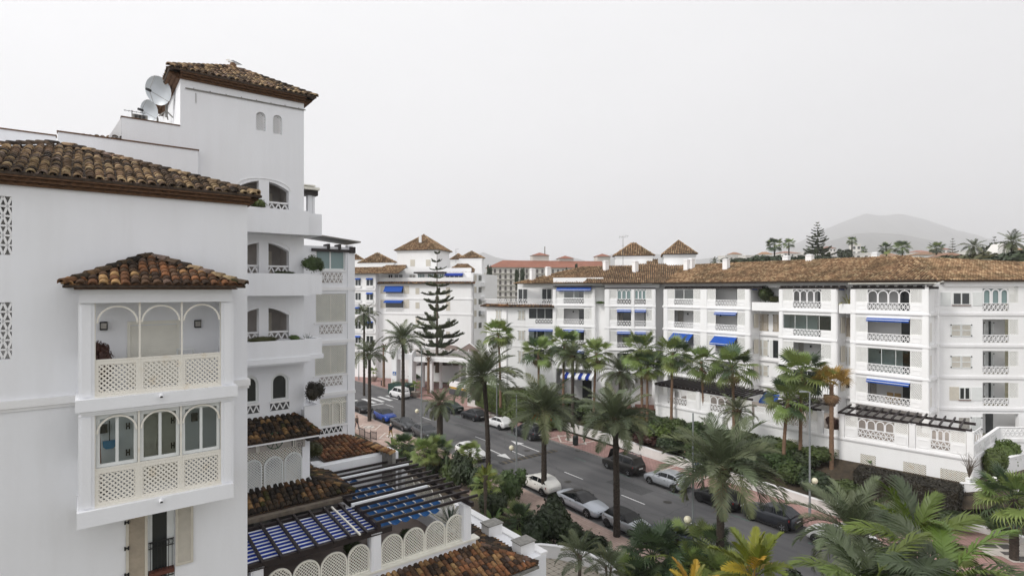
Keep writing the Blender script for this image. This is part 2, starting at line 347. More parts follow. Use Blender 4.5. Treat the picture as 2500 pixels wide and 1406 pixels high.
# ------ tiled roofs
def tile_mesh(name,m,L_=.40,w=.21,h=.085,seg=5):
 mb=MB(); ring=[]
 for(y,k,dz)in((0,1.0,.035),(L_,.82,.0)):
  ring.append([(-math.cos(math.pi*i/seg)*w/2*k,y,math.sin(math.pi*i/seg)*h*k+dz)for i in range(seg+1)])
 inner=[(x*.76,0,max(.0,(z-.035)*.72)+.035-.012)for x,y,z in ring[0]]
 v=ring[0]+ring[1]+inner; q=seg+1
 mb.add(v,[(i,i+1,q+i+1,q+i)for i in range(seg)]+[(2*q+i,2*q+i+1,i+1,i)for i in range(seg)])
 me=bpy.data.meshes.new(name); me.from_pydata(mb.v,[],mb.f); me.materials.append(m)
 me.polygons.foreach_set('use_smooth',[True]*seg+[False]*seg); me.update(); return me
def inside(p,poly):
 c=False; n=len(poly)
 for i in range(n):
  (x0,y0),(x1,y1)=poly[i],poly[(i+1)%n]
  if(y0>p[1])!=(y1>p[1])and p[0]<(x1-x0)*(p[1]-y0)/(y1-y0)+x0:c=not c
 return c
TILES={}
def tile_slope(key,roof,O,U,V,poly,me,massm,su=.235,ev=.30,jit=1.0,pans=True,simple=False,seed=1,bed=True,sc=1.0):
 """curved clay tiles over one slope; O origin on the eave, U along the eave, V up the slope"""
 rg=random.Random(seed); U=U.normalized(); V=V.normalized(); N=U.cross(V)
 if N.z<0:N=-N;
 M0=Matrix((U,V,N)).transposed().to_4x4()
 a0=min(p[0]for p in poly); a1=max(p[0]for p in poly); b0=min(p[1]for p in poly); b1=max(p[1]for p in poly)
 if bed:
  b=MB(); n=len(poly); top=[O+U*x+V*y for x,y in poly]; bot=[p-N*.07 for p in top]
  b.add(bot+top,[tuple(range(n)),tuple(range(n,2*n))]+[(i,(i+1)%n,n+(i+1)%n,n+i)for i in range(n)])
  b.build('tile_bed',PANM,roof)
 lst=TILES.setdefault(key,[])
 pm=MB(); x=a0+su/2
 while x<a1:
  y=b0
  wob=rg.uniform(-.015,.015)
  while y<b1:
   if inside((x,y+ev*.45),poly):
    T=Matrix.Translation(O+U*(x+wob+rg.uniform(-.012,.012)*jit)+V*(y+rg.uniform(-.02,.02)*jit))@M0@Euler((rg.uniform(-.02,.03)*jit,0,rg.uniform(-.05,.05)*jit)).to_matrix().to_4x4()@Matrix.Scale(sc,4)
    lst.append(((T.translation-Vector((0,0,CAM))).length,roof,T,me,massm,rg.random()))
    if pans:
     c=O+U*(x+su/2)+V*y; pm.cr=.001+rg.random()*.998; hw=su*.42
     p=[c-U*hw+N*.03,c-U*hw*.4+N*.006,c+U*hw*.4+N*.006,c+U*hw+N*.03]
     pm.add(p+[q+V*ev*1.05-N*.012 for q in p],[(i,i+1,5+i,4+i)for i in range(3)])
     pm.add([p[0],p[1],p[2],p[3]]+[p[0]-N*.02,p[3]-N*.02],[(0,1,4),(1,2,5,4),(2,3,5)])
   y+=ev
  x+=su
 if pans and pm.f:pm.build('pan_tiles',massm,roof,kind='stuff')
def in_frame(p):
 x,y=proj(p); return-20<x<2520 and-20<y<1426
def finish_tiles(key,limit):
 lst=TILES.pop(key,[]); lst.sort(key=lambda t:t[0]); n=0; rest={}
 for d,roof,T,me,mm,rv in lst:
  if n<limit and in_frame(T.translation):
   o=bpy.data.objects.new('roof_tile',me); COL.objects.link(o); o.parent=roof; o.matrix_local=T; n+=1
  else:rest.setdefault((roof.name,mm.name),[]).append((roof,T,me,mm,rv))
 for(rn,mn),items in rest.items():
  mb=MB()
  for roof,T,me,mm,rv in items:
   mb.cr=.001+rv*.998; mb.add([T@v.co for v in me.vertices],[tuple(p.vertices)for p in me.polygons])
  mb.build('roof_tiles',items[0][3],items[0][0],smooth=False,kind='stuff')
TM1=tile_mesh('roof_tile',TILE1); TM2=tile_mesh('roof_tile_mossy',TILE2); TM3=tile_mesh('roof_tile_warm',TILE3); TM5=tile_mesh('roof_tile_far',TILE5A,.40,.165,.12,3)
RIDGE={k:tile_mesh('ridge_tile',m,.46,.26,.12)for k,m in(('n',TILE1),('d',TILE2),('w',TILE3))}
def ridge(roof,a,b,kind='n',step=.36,sc=1.0):
 a=Vector(a); b=Vector(b); V=(b-a).normalized(); U=V.cross(Vector((0,0,1))).normalized(); N=U.cross(V)
 M0=Matrix((U,V,N)).transposed().to_4x4(); n=max(1,int((b-a).length/step))
 for i in range(n):
  o=bpy.data.objects.new('ridge_tile',RIDGE[kind]); COL.objects.link(o); o.parent=roof
  o.matrix_local=Matrix.Translation(a+V*step*i+N*.02)@M0@Euler((0,0,random.uniform(-.05,.05))).to_matrix().to_4x4()@Matrix.Scale(sc,4)
def mass_ridge(roof,segs,m,w=.22,h=.1,step=.42):
 mb=MB()
 for a,b in segs:
  a=Vector(a); b=Vector(b); V=(b-a).normalized(); U=V.cross(Vector((0,0,1))).normalized(); N=U.cross(V); n=max(1,int((b-a).length/step))
  for i in range(n):
   mb.cr=random.random()*.99+.005; p=a+V*step*i; q=p+V*step*1.1
   r0=[p+U*x*w/2+N*z*h for x,z in((-1,0),(-.6,.8),(0,1.1),(.6,.8),(1,0))]; r1=[q+U*x*w/2*.85+N*z*h*.8 for x,z in((-1,0),(-.6,.8),(0,1.1),(.6,.8),(1,0))]
   mb.add(r0+r1,[(k,k+1,6+k,5+k)for k in range(4)]+[(4,3,2,1,0)])
 mb.build('ridge_tiles',m,roof,kind='stuff')
def eave_cornice(bld,fr,s0,s1,z0,o_max,layers=3,h=.07,m=TERRA,su=.24,back=-.05):
 """corbelled courses of tile ends below an eave"""
 mb=MB()
 for k in range(layers):
  o1=o_max*(k+1)/layers; z=z0+k*h
  mb.fb(fr,s0,s1,z,z+h*.45,back,o1); mb.fb(fr,s0,s1,z+h*.45,z+h,back,o1-.04)
  x=s0+su*(.25+.5*(k%2))
  while x<s1-su*.3:
   mb.cr=random.random(); P=fr.P; w_=su*.42
   mb.prism(fr,[(x-w_,z+h*.45),(x+w_,z+h*.45),(x+w_*.6,z+h*.85),(x,z+h),(x-w_*.6,z+h*.85)],back,o1+.012)
   x+=su
 return mb.build('eave_cornice',m,bld,kind='stuff')
 # ------ ground, road, pavements
SO=Vector((5.85,52.6)); SA=Vector((.585,-.811)).normalized(); SN=Vector((.811,.585)).normalized()
CL=[Vector(p)for p in((-64,132),(-45,113),(-30,97.5),(-19.8,85.6),(-12.0,76.2),(-3.4,65.2),(5.85,52.6),(17.5,36.5),(29.2,20.3),(48,-5.7))]
def offs(d):
 r=[]
 for i,p in enumerate(CL):
  t=(CL[min(i+1,len(CL)-1)]-CL[max(i-1,0)]).normalized(); r.append(p+Vector((-t.y,t.x))*d)
 return r
def tn(p):q=Vector((p[0],p[1]))-SO; return q.dot(SA),q.dot(SN)
def ST(t,n,z=0.0):
 """street coordinates: t along towards the viewer (m from a point on the centre line), n to the right-hand side"""
 d=-t; i=6
 if t>=0:q=SO+SA*t
 else:
  rem=-t; k=6; q=CL[6]
  while k>0 and rem>(CL[k]-CL[k-1]).length:rem-=(CL[k]-CL[k-1]).length; k-=1
  v=(CL[max(k-1,0)]-CL[k]); v=v.normalized()if v.length else-SA; q=CL[k]+v*rem; a=-v
  q=q+Vector((-a.y,a.x))*n; return Vector((q.x,q.y,z))
 q=q+SN*n; return Vector((q.x,q.y,z))
def ground_mat(name,c1,c2,scale,bump=.4,c3=None):
 m=bpy.data.materials.new(name); m.use_nodes=True; n=m.node_tree.nodes; l=m.node_tree.links.new; b=n['Principled BSDF']; b.inputs['Roughness'].default_value=.95
 g=n.new('ShaderNodeNewGeometry'); t=n.new('ShaderNodeTexNoise'); t.inputs['Scale'].default_value=scale; t.inputs['Detail'].default_value=8; t.inputs['Roughness'].default_value=.7; l(g.outputs['Position'],t.inputs['Vector'])
 r=n.new('ShaderNodeValToRGB'); r.color_ramp.elements[0].position=.35; r.color_ramp.elements[1].position=.65; r.color_ramp.elements[0].color=(*c1,1); r.color_ramp.elements[1].color=(*c2,1)
 l(t.outputs['Fac'],r.inputs['Fac']); l(r.outputs[0],b.inputs['Base Color'])
 bp=n.new('ShaderNodeBump'); bp.inputs['Strength'].default_value=bump; bp.inputs['Distance'].default_value=.05; l(t.outputs['Fac'],bp.inputs['Height']); l(bp.outputs[0],b.inputs['Normal'])
 return m
SOIL=ground_mat('garden_soil',(.035,.028,.02),(.075,.055,.035),2.5)
SCRUB=ground_mat('scrub_ground',(.05,.055,.025),(.14,.12,.07),.6)
def asphalt():
 m=bpy.data.materials.new('asphalt'); m.use_nodes=True; n=m.node_tree.nodes; l=m.node_tree.links.new; b=n['Principled BSDF']; b.inputs['Roughness'].default_value=.85
 g=n.new('ShaderNodeNewGeometry'); rt=n.new('ShaderNodeMapping'); rt.inputs['Rotation'].default_value=(0,0,-math.atan2(SA.y,SA.x)); l(g.outputs['Position'],rt.inputs['Vector'])
 st=n.new('ShaderNodeMapping'); st.inputs['Scale'].default_value=(.05,.9,1); l(rt.outputs[0],st.inputs['Vector'])
 t1=n.new('ShaderNodeTexNoise'); t1.inputs['Scale'].default_value=1.2; t1.inputs['Detail'].default_value=4; l(st.outputs[0],t1.inputs['Vector'])
 t2=n.new('ShaderNodeTexNoise'); t2.inputs['Scale'].default_value=60; t2.inputs['Detail'].default_value=2; l(g.outputs['Position'],t2.inputs['Vector'])
 t3=n.new('ShaderNodeTexNoise'); t3.inputs['Scale'].default_value=.35; t3.inputs['Detail'].default_value=5; l(g.outputs['Position'],t3.inputs['Vector'])
 a=n.new('ShaderNodeMath'); a.operation='MULTIPLY_ADD'; a.inputs[1].default_value=.5; l(t3.outputs['Fac'],a.inputs[0]); l(t1.outputs['Fac'],a.inputs[2])
 a2=n.new('ShaderNodeMath'); a2.operation='MULTIPLY_ADD'; a2.inputs[1].default_value=.25; l(t2.outputs['Fac'],a2.inputs[0]); l(a.outputs[0],a2.inputs[2])
 r=n.new('ShaderNodeValToRGB'); r.color_ramp.elements[0].position=.55; r.color_ramp.elements[1].position=1.1 if False else .98; r.color_ramp.elements[0].color=(.068,.068,.072,1); r.color_ramp.elements[1].color=(.115,.113,.115,1)
 l(a2.outputs[0],r.inputs['Fac'])
 v=n.new('ShaderNodeTexVoronoi'); v.feature='DISTANCE_TO_EDGE'; v.inputs['Scale'].default_value=.16; v.inputs['Randomness'].default_value=1
 dn=n.new('ShaderNodeVectorMath'); dn.operation='ADD'; t4=n.new('ShaderNodeTexNoise'); t4.inputs['Scale'].default_value=.8; l(g.outputs['Position'],t4.inputs['Vector']); l(g.outputs['Position'],dn.inputs[0]); l(t4.outputs['Color'],dn.inputs[1]); l(dn.outputs[0],v.inputs['Vector'])
 cr_=n.new('ShaderNodeMapRange'); cr_.inputs['From Max'].default_value=.006; cr_.inputs['To Min'].default_value=.55; l(v.outputs['Distance'],cr_.inputs['Value'])
 mx_=n.new('ShaderNodeMix'); mx_.data_type='RGBA'; mx_.blend_type='MULTIPLY'; mx_.inputs['Factor'].default_value=1; l(r.outputs[0],mx_.inputs['A']); l(cr_.outputs[0],mx_.inputs['B']); l(mx_.outputs['Result'],b.inputs['Base Color'])
 bp=n.new('ShaderNodeBump'); bp.inputs['Strength'].default_value=.3; bp.inputs['Distance'].default_value=.01; l(t2.outputs['Fac'],bp.inputs['Height']); l(bp.outputs[0],b.inputs['Normal'])
 return m
def paver(name,c1,c2,mortar,scale,rot,bw=.5,rh=.25):
 m=bpy.data.materials.new(name); m.use_nodes=True; n=m.node_tree.nodes; l=m.node_tree.links.new; b=n['Principled BSDF']; b.inputs['Roughness'].default_value=.85
 g=n.new('ShaderNodeNewGeometry'); rt=n.new('ShaderNodeMapping'); rt.inputs['Rotation'].default_value=(0,0,rot); l(g.outputs['Position'],rt.inputs['Vector'])
 k=n.new('ShaderNodeTexBrick'); k.inputs['Scale'].default_value=scale; k.inputs['Color1'].default_value=(*c1,1); k.inputs['Color2'].default_value=(*c2,1); k.inputs['Mortar'].default_value=(*mortar,1); k.inputs['Mortar Size'].default_value=.012; k.inputs['Brick Width'].default_value=bw; k.inputs['Row Height'].default_value=rh
 l(rt.outputs[0],k.inputs['Vector'])
 t=n.new('ShaderNodeTexNoise'); t.inputs['Scale'].default_value=.7; t.inputs['Detail'].default_value=6; l(g.outputs['Position'],t.inputs['Vector'])
 r=n.new('ShaderNodeMapRange'); r.inputs['From Min'].default_value=.3; r.inputs['From Max'].default_value=.7; r.inputs['To Min'].default_value=.78; r.inputs['To Max'].default_value=1.08; l(t.outputs['Fac'],r.inputs['Value'])
 mx_=n.new('ShaderNodeMix'); mx_.data_type='RGBA'; mx_.blend_type='MULTIPLY'; mx_.inputs['Factor'].default_value=1; l(k.outputs['Color'],mx_.inputs['A']); l(r.outputs[0],mx_.inputs['B']); l(mx_.outputs['Result'],b.inputs['Base Color'])
 bp=n.new('ShaderNodeBump'); bp.inputs['Strength'].default_value=.5; bp.inputs['Distance'].default_value=.01; bp.invert=True; l(k.outputs['Fac'],bp.inputs['Height']); l(bp.outputs[0],b.inputs['Normal'])
 return m
ASPH=asphalt()
PINK=paver('pink_paving',(.40,.245,.22),(.345,.205,.185),(.20,.13,.115),1.0,-math.atan2(SA.y,SA.x)+R(45),.6,.3)
PALE=paver('pale_pink_paving',(.46,.34,.29),(.40,.29,.25),(.28,.22,.19),1.0,-math.atan2(SA.y,SA.x),.5,.25)
PAINT=mat('road_paint',(.62,.62,.62),.7,noise=.35,nscale=6,contrast=(.25,.55))
GREENP=mat('faded_green_paint',(.12,.20,.17),.8,noise=.4,nscale=3)
STONEW=mat('white_stone_band',(.60,.55,.50),.7,noise=.15,nscale=4)
STONED=mat('dark_stone_inlay',(.11,.10,.095),.7,noise=.2,nscale=4)
KERB=mat('kerb_stone',(.22,.21,.20),.85,noise=.25,nscale=4)
KERBY=mat('yellow_kerb_paint',(.42,.26,.07),.8,noise=.3,nscale=4)
LOWW=stucco('garden_wall_white',(.72,.70,.68),.22)
def strip(mb,e0,e1,z):
 for i in range(len(e0)-1):mb.quad((*e0[i],z),(*e0[i+1],z),(*e1[i+1],z),(*e1[i],z))
def solid_strip(mb,e0,e1,z0,z1):
 for i in range(len(e0)-1):
  mb.quad((*e0[i],z1),(*e0[i+1],z1),(*e1[i+1],z1),(*e1[i],z1)); mb.quad((*e0[i],z0),(*e0[i+1],z0),(*e0[i+1],z1),(*e0[i],z1)); mb.quad((*e1[i+1],z0),(*e1[i],z0),(*e1[i],z1),(*e1[i+1],z1))
 for k in(0,-1):mb.quad((*e0[k],z0),(*e1[k],z0),(*e1[k],z1),(*e0[k],z1))
 # terrain: flat by the street, rising inland behind the right-hand block
tb=MB(); NX,NY=70,60
def terrain_z(x,y):
 r=max(0.0,y-120); k=min(1.0,max(0.0,(x+40)/140.0));
 h=0.085*r*(0.35+.65*k)if r<420 else 0.085*420*(0.35+.65*k)+(r-420)*.04
 return min(h,52)-0.35+1.2*math.sin(x*.021+y*.013)*min(1,r/120)
xs=[-900+2600*(i/NX)for i in range(NX+1)]; ys=[-60+5000*(j/NY)**2.2 for j in range(NY+1)]
tb.v=[(x*(1+max(0,y)/900),y,terrain_z(x*(1+max(0,y)/900),y))for y in ys for x in xs]
tb.f=[(j*(NX+1)+i,j*(NX+1)+i+1,(j+1)*(NX+1)+i+1,(j+1)*(NX+1)+i)for j in range(NY)for i in range(NX)]
tb.m=[0]*len(tb.f); tb.r=[0]*len(tb.f)
tb.build('ground',SCRUB,kind='structure',label='scrubby earth under the whole quarter rising towards the hills',category='ground',smooth=True)
b=MB(); strip(b,offs(-6.0),offs(6.0),0.0); b.build('road',ASPH,kind='structure',label='grey asphalt street with dashed centre line curving away',category='road')
side=MB(); e6=offs(6.0); e10=offs(9.85)
solid_strip(side,[p for p in offs(6.14)],e10,-.1,.13); rp=side.build('pavement',PINK,kind='structure',label='pink paved footway between parked cars and low white wall',category='pavement')
side=MB(); solid_strip(side,offs(-6.14),offs(-10.6),-.1,.13); lp=side.build('pavement',PALE,kind='structure',label='pale pink paved footway on the shop side of the street',category='pavement')
b=MB(); solid_strip(b,offs(6.0),offs(6.14),-.1,.12); kr=b.build('kerb',KERB,rp)
b=MB(); solid_strip(b,offs(-6.0),offs(-6.14),-.1,.12); b.build('kerb',KERB,lp)
# road markings
road=bpy.data.objects['road']
b=MB()
for px,py in((944,987),(1042,1021),(1180,1070),(1270,1106.5),(1400,1160),(1543,1219),(1717,1291)):
 t,n_=tn(gnd(px,py)); g_=gnd(px,py); t=min(range(-400,200),key=lambda q:(ST(q*.1,0)-g_).length)*.1
 b.quad(ST(t-1.3,-.065,.004),ST(t+1.3,-.065,.004),ST(t+1.3,.065,.004),ST(t-1.3,.065,.004))
b.build('lane_dash',PAINT,road,kind='stuff')
def rpoly(name,pix,m,z=.004,parent=road):
 b=MB(); b.quad(*[gnd(x,y,z)for x,y in pix]); return b.build(name,m,parent)
def arrow(p0,p1,wid,nm='lane_arrow'):
 a=Vector(gnd(*p0)); c=Vector(gnd(*p1)); d=(c-a).normalized(); s_=Vector((-d.y,d.x,0)); z=Vector((0,0,.004)); h=c-d*1.9
 b=MB(); b.quad(a-s_*.08+z,h-s_*.08+z,h+s_*.08+z,a+s_*.08+z); b.quad(h-s_*wid+z,c+z,h+s_*wid+z); b.build(nm,PAINT,road)
arrow((1192,1095),(1247,1120),.55); arrow((1316,1102),(1247,1075),.55)
b=MB()
for t in range(-34,22,3):
 for n_ in(-3.9,3.9):
  if t%6 in(0,2):b.quad(ST(t,n_-.06,.004),ST(t+1.6,n_-.06,.004),ST(t+1.6,n_+.06,.004),ST(t,n_+.06,.004))
b.build('parking_line',GREENP,road,kind='stuff')
b=MB()
for k in range(8):
 n_=-5.4+k*1.42; b.quad(ST(-47.5,n_,.004),ST(-43.2,n_,.004),ST(-43.2,n_+.62,.004),ST(-47.5,n_+.62,.004))
zb=b.build('zebra_stripes',PAINT,road,kind='stuff')
b=MB(); b.quad(ST(-42.2,-5.4,.004),ST(-41.8,-5.4,.004),ST(-41.8,0,.004),ST(-42.2,0,.004)); b.build('stop_line',PAINT,road)
PATCH=mat('asphalt_patch',(.078,.078,.08),.9,noise=.25,nscale=5); IRONC=mat('cast_iron_cover',(.06,.055,.05),.6,metal=.4)
for t,n0,n1,l_ in((3,1.2,3.0,4.2),(12,-2.6,-1.3,3.2),(-12,-3.4,-2.0,5.0),(-24,1.0,2.0,6.0)):
 b=MB(); b.quad(ST(t,n0,.003),ST(t+l_,n0+.1,.003),ST(t+l_,n1,.003),ST(t,n1-.1,.003)); b.build('asphalt_patch',PATCH,road)
for i,(t,n_)in enumerate(((1,-1.6),(9.5,1.9),(-9,1.4),(17,-.9))):
 b=MB(); b.quad(*[ST(t+.36*math.cos(k*math.pi/6),n_+.36*math.sin(k*math.pi/6),.005)for k in range(12)]); b.build('manhole_cover',IRONC,road)
for t in(-6,6,18):
 b=MB(); b.quad(ST(t,5.6,.005),ST(t+.7,5.6,.005),ST(t+.7,5.95,.005),ST(t,5.95,.005)); b.build('drain_grate',IRONC,road)
 # speed hump of rubber blocks
RUB=mat('rubber_hump',(.045,.045,.047),.8,noise=.3,nscale=6); RUBY=mat('worn_hump_studs',(.12,.10,.075),.8,noise=.4,nscale=8)
hA=Vector(gnd(1222,1131)); hB=Vector(gnd(1356,1099)); hd=(hB-hA).normalized(); hs_=Vector((-hd.y,hd.x,0)); hl=(hB-hA).length
hump=thing('speed_hump','dark studded rubber speed hump laid across the street beside the white arrows','speed hump',hA)
nseg=22
for k in range(nseg):
 b=MB(); a=hA+hd*hl*k/nseg; c=hA+hd*hl*(k+.93)/nseg
 b.hexa([a-hs_*.45,c-hs_*.45,c+hs_*.45,a+hs_*.45]+[p+Vector((0,0,.05))for p in(a-hs_*.28,c-hs_*.28,c+hs_*.28,a+hs_*.28)])
 b.build('hump_block',RUBY if k%2 else RUB,hump)
 # paving motifs on the pink footway
def motif(tc_,nc=8.0,half=1.55,par=rp,light=STONEW):
 z=.136; bands=MB()
 for s_ in(-1,1):
  for q in(half+.35,):
   bands.quad(ST(tc_+s_*q-.09,6.2,z),ST(tc_+s_*q+.09,6.2,z),ST(tc_+s_*q+.09,9.8,z),ST(tc_+s_*q-.09,9.8,z))
 dia=[(tc_-half-1.0,nc),(tc_,nc-1.75),(tc_+half+1.0,nc),(tc_,nc+1.75)]
 for i in range(4):
  a,c=dia[i],dia[(i+1)%4]; k=.88; a2=(tc_+(a[0]-tc_)*k,nc+(a[1]-nc)*k); c2=(tc_+(c[0]-tc_)*k,nc+(c[1]-nc)*k)
  bands.quad(ST(*a,z+.004),ST(*c,z+.004),ST(*c2,z+.004),ST(*a2,z+.004))
 bands.build('stone_band',STONEW,par)
 b=MB(); b.quad(*[ST(tc_+math.cos(i*math.pi/3)*.95,nc+math.sin(i*math.pi/3)*.75,z+.008)for i in range(6)]); b.build('stone_inlay',light,par)
 for i in range(4):
  b=MB(); ca=i*math.pi/2; p=(tc_+math.cos(ca)*.6,nc+math.sin(ca)*.48); d=(math.cos(ca)*.22,math.sin(ca)*.2)
  b.quad(ST(p[0]+d[0],p[1]+d[1],z+.012),ST(p[0]-d[1]*.8-d[0],p[1]+d[0]*.8-d[1],z+.012),ST(p[0]+d[1]*.8-d[0],p[1]-d[0]*.8-d[1],z+.012)); b.build('dark_inlay',STONED,par)
for px,py in((1232,1010),(1408,1071),(1690,1150)):
 g_=gnd(px,py,.13); t=-(SO-Vector(g_[:2])).dot(SA); motif(t)
for px,py in((915,1038),(960,1062)):
 g_=gnd(px,py,.13); t=(Vector(g_[:2])-SO).dot(SA); motif(t,-8.4 if px<940 else-8.0,1.0,lp)
 # near right corner: pale and dark lozenges in the pink paving
b=MB(); g1=[gnd(x,y,.02)for x,y in((2230,1240),(2560,1330),(2700,1500),(2100,1500))]
pl=MB(); pl.slab([(p.x,p.y)for p in g1],-.2,.134); plz=pl.build('forecourt',PINK,kind='structure',label='pink paved forecourt with white and grey lozenge bands at the gate',category='pavement')
def gq(px,m,z,nm,par=plz):b=MB(); b.quad(*[gnd(x,y,z)for x,y in px]); b.build(nm,m,par)
gq(((2385,1334),(2423,1323),(2640,1330),(2640,1378),(2474,1372),(2445,1357),(2410,1354)),STONEW,.139,'stone_band')
gq(((2396,1333),(2424,1325),(2440,1338),(2404,1337)),STONED,.143,'dark_inlay'); gq(((2430,1326),(2460,1328),(2480,1340),(2450,1340)),STONED,.143,'dark_inlay')
gq(((2440,1345),(2462,1346),(2478,1355),(2453,1354)),STONED,.143,'dark_inlay'); gq(((2478,1357),(2520,1358),(2530,1368),(2492,1371)),STONED,.143,'dark_inlay')
# low white wall along the garden, in lengths
def wall_run(pts,w_,z0,z1,name,label,m=LOWW,cap=True):
 th=thing(name,label,'wall',(pts[0][0],pts[0][1],z0)); b=MB(); c=MB()
 L_,R_=[],[]
 for i,p in enumerate(pts):
  t=(Vector(pts[min(i+1,len(pts)-1)])-Vector(pts[max(i-1,0)])).normalized(); n_=Vector((-t.y,t.x)); L_.append(Vector(p)+n_*w_/2); R_.append(Vector(p)-n_*w_/2)
 solid_strip(b,L_,R_,z0,z1); b.build('wall',m,th)
 if cap:
  L2=[q+(q-r).normalized()*.03 for q,r in zip(L_,R_)]; R2=[r+(r-q).normalized()*.03 for q,r in zip(L_,R_)]
  solid_strip(c,L2,R2,z1,z1+.06); c.build('coping',TRIM,th)
 return th
wp=[Vector(gnd(x,y,.13)[:2])for x,y in((1147,976),(1143,990),(1200,997),(1290,1017),(1388,1048),(1484,1077),(1599,1119),(1676,1142),(1775,1171),(1880,1206),(1980,1240),(2090,1268))]
wall_run(wp,.28,0,.95,'garden_wall','long low white wall between pink footway and palm garden')
# gardens: a bank on the right that climbs to the terraces, a bed on the left
b=MB()
gl=[Vector((p.x,p.y))for p in wp]; ter=[Vector(p)for p in((-1,92),(0,80),(4.0,76),(9.5,70),(13.0,66.2),(16.2,62.4),(19.5,58.6),(23.4,53.8),(27.3,49.2),(31,45.6),(34.9,41.8),(39.5,38))]
for i in range(len(gl)-1):
 for k in range(4):
  u0,u1=k/4,(k+1)/4; zz=lambda u:.55+2.4*u
  A=gl[i].lerp(ter[i],u0); B=gl[i+1].lerp(ter[i+1],u0); C=gl[i+1].lerp(ter[i+1],u1); D=gl[i].lerp(ter[i],u1)
  b.quad((*A,zz(u0)),(*B,zz(u0)),(*C,zz(u1)),(*D,zz(u1)))
b.build('garden_bank',SOIL,kind='structure',label='planted earth bank between low white wall and terraces',category='garden')
def bank_z(x,y):
 best=None
 for i in range(len(gl)-1):
  for u in[k/20 for k in range(21)]:
   for v in(0,.5):
    p=gl[i].lerp(gl[i+1],v).lerp(ter[i].lerp(ter[i+1],v),u); d=(p-Vector((x,y))).length
    if best is None or d<best[0]:best=(d,.55+2.4*u)
 return best[1]
b=MB(); b.slab([(p.x,p.y)for p in(ST(-22,-10.6),ST(40,-10.6),ST(40,-20),ST(8,-20),ST(-22,-14))],-.2,.16); b.build('garden_bed',SOIL,kind='structure',label='dark planted bed along the shop side footway',category='garden')
b=MB(); b.slab([(p.x,p.y)for p in(ST(22,-10.6),ST(22,-6.2),ST(60,-6.2),ST(60,-10.6))],-.2,.17); b.build('garden_bed',SOIL,kind='structure',label='planted bed below the camera by the kerb',category='garden')
# ------ left-hand apartment building
UL=Vector((.79,.613)).normalized(); NL=Vector((UL.y,-UL.x))
W=Frame((17.9*(604-CX)/F,17.9),UL,NL)
def plane_at(px,Y):return Frame(((px-CX)/F*Y,Y),UL,NL)
T=plane_at(680,25.6)
LB=thing('apartment_building','large white apartment building with tiled tower, lattice bay and stacked balconies nearest the viewer','building',(W.O.x,W.O.y,0))
def corner_roof(fr,s_,o,z):return fr.P(s_,z,o)
V3=lambda v,z=0:Vector((v[0],v[1],z))
# --- front wall with its openwork panels
zt=W.z(302,474); WS0=-24.0
h1=(W.s(-60),W.s(29),W.z(10,622),W.z(10,479)); h2=(W.s(-60),W.s(29),W.z(10,877),W.z(10,738))
dz0,dz1=W.z(380,1440),W.z(380,1215); dh=(W.s(361),W.s(427),dz0,dz1)
b=MB(); b.wall(W,WS0,0,0,zt,-.3,0,[h1,h2,dh]); b.fb(W,-.302,-.002,.01,zt-.01,-7.2,-.302)
b.fb(W,WS0,-.31,zt-.3,zt-.01,-6,-.31)
b.build('wall',WHITE,LB)
for h in(h1,h2):
 b=MB(); tri_lattice(b,W,h[0],h[1],h[2],h[3],-.16,-.02,6,.05,(h[1]-h[0])/4.05); b.build('openwork_screen',TRIM,LB)
 b=MB(); b.fb(W,h[0]-.1,h[1]+.1,h[2]-.1,h[3]+.1,-1.3,-1.2); b.fb(W,h[0]-.1,h[1]+.1,h[2]+.9,h[2]+1.0,-1.2,-.35); b.build('stairwell_wall',INNER,LB)
b=MB()
zc0,zc1=W.z(90,990),W.z(90,972); b.fb(W,WS0,.07,zc0,zc1,0,.10); b.fb(W,WS0,.04,zc0-.09,zc0,0,.05); b.fb(W,0,.07,zc0,zc1,-6,0)
b.build('string_course',TRIM,LB)
# --- main roof over the front wall
ov=.36; ez=W.z(604,486)+.0; pit=math.tan(R(20))
Ev=V3(NL,0); Uv=V3(UL,0)
UP=(-Ev+Vector((0,0,pit))).normalized()
C0=W.P(ov,zt+.28,ov)
roof=thing('roof','','',LB.location); del roof['label']; del roof['category']; roof.parent=LB; roof.location=-LB.location+LB.location; roof.location=(0,0,0)
def sub(name):
 o=bpy.data.objects.new(name,None); COL.objects.link(o); o.parent=LB; o.location=-Vector(LB.location); o['kind']='thing'; del o['kind']; return o
bpy.data.objects.remove(roof); roof=sub('roof')
rr=5.2/math.cos(math.atan(pit))
nP=Uv.cross(UP); dR=at(-60,359,1.0)-Vector((0,0,CAM)); tt=(C0-Vector((0,0,CAM))).dot(nP)/dR.dot(nP); Lp=Vector((0,0,CAM))+dR*tt-C0; xL,vL=Lp.dot(Uv),Lp.dot(UP)
poly=[(xL,0),(0,0),(-5.2,rr),(xL,vL)]
tile_slope('left',roof,C0,Uv,UP,poly,TM1,TILE1A,su=.245,ev=.30,seed=3)
hip_top=C0-Uv*5.2+UP*rr
ridge(roof,C0+UP*.1-Uv*.1,hip_top,'n'); ridge(roof,C0+Uv*xL+UP*vL,hip_top,'n')
eave_cornice(LB,W,WS0,.04,zt-.02,ov-.04,3,.096)
b=MB(); side=Frame(W.P(0,0)[:2],-NL,UL)
eave_cornice(LB,side,0,6.5,zt-.02,ov-.04,3,.096)
# right-hand hip slope (seen edge-on)
UPs=(-Uv+Vector((0,0,pit))).normalized(); tile_slope('left',roof,C0,-Ev,UPs,[(0,0),(10.4,0),(5.2,rr)],TM1,TILE1A,su=.245,ev=.30,seed=5,pans=False)
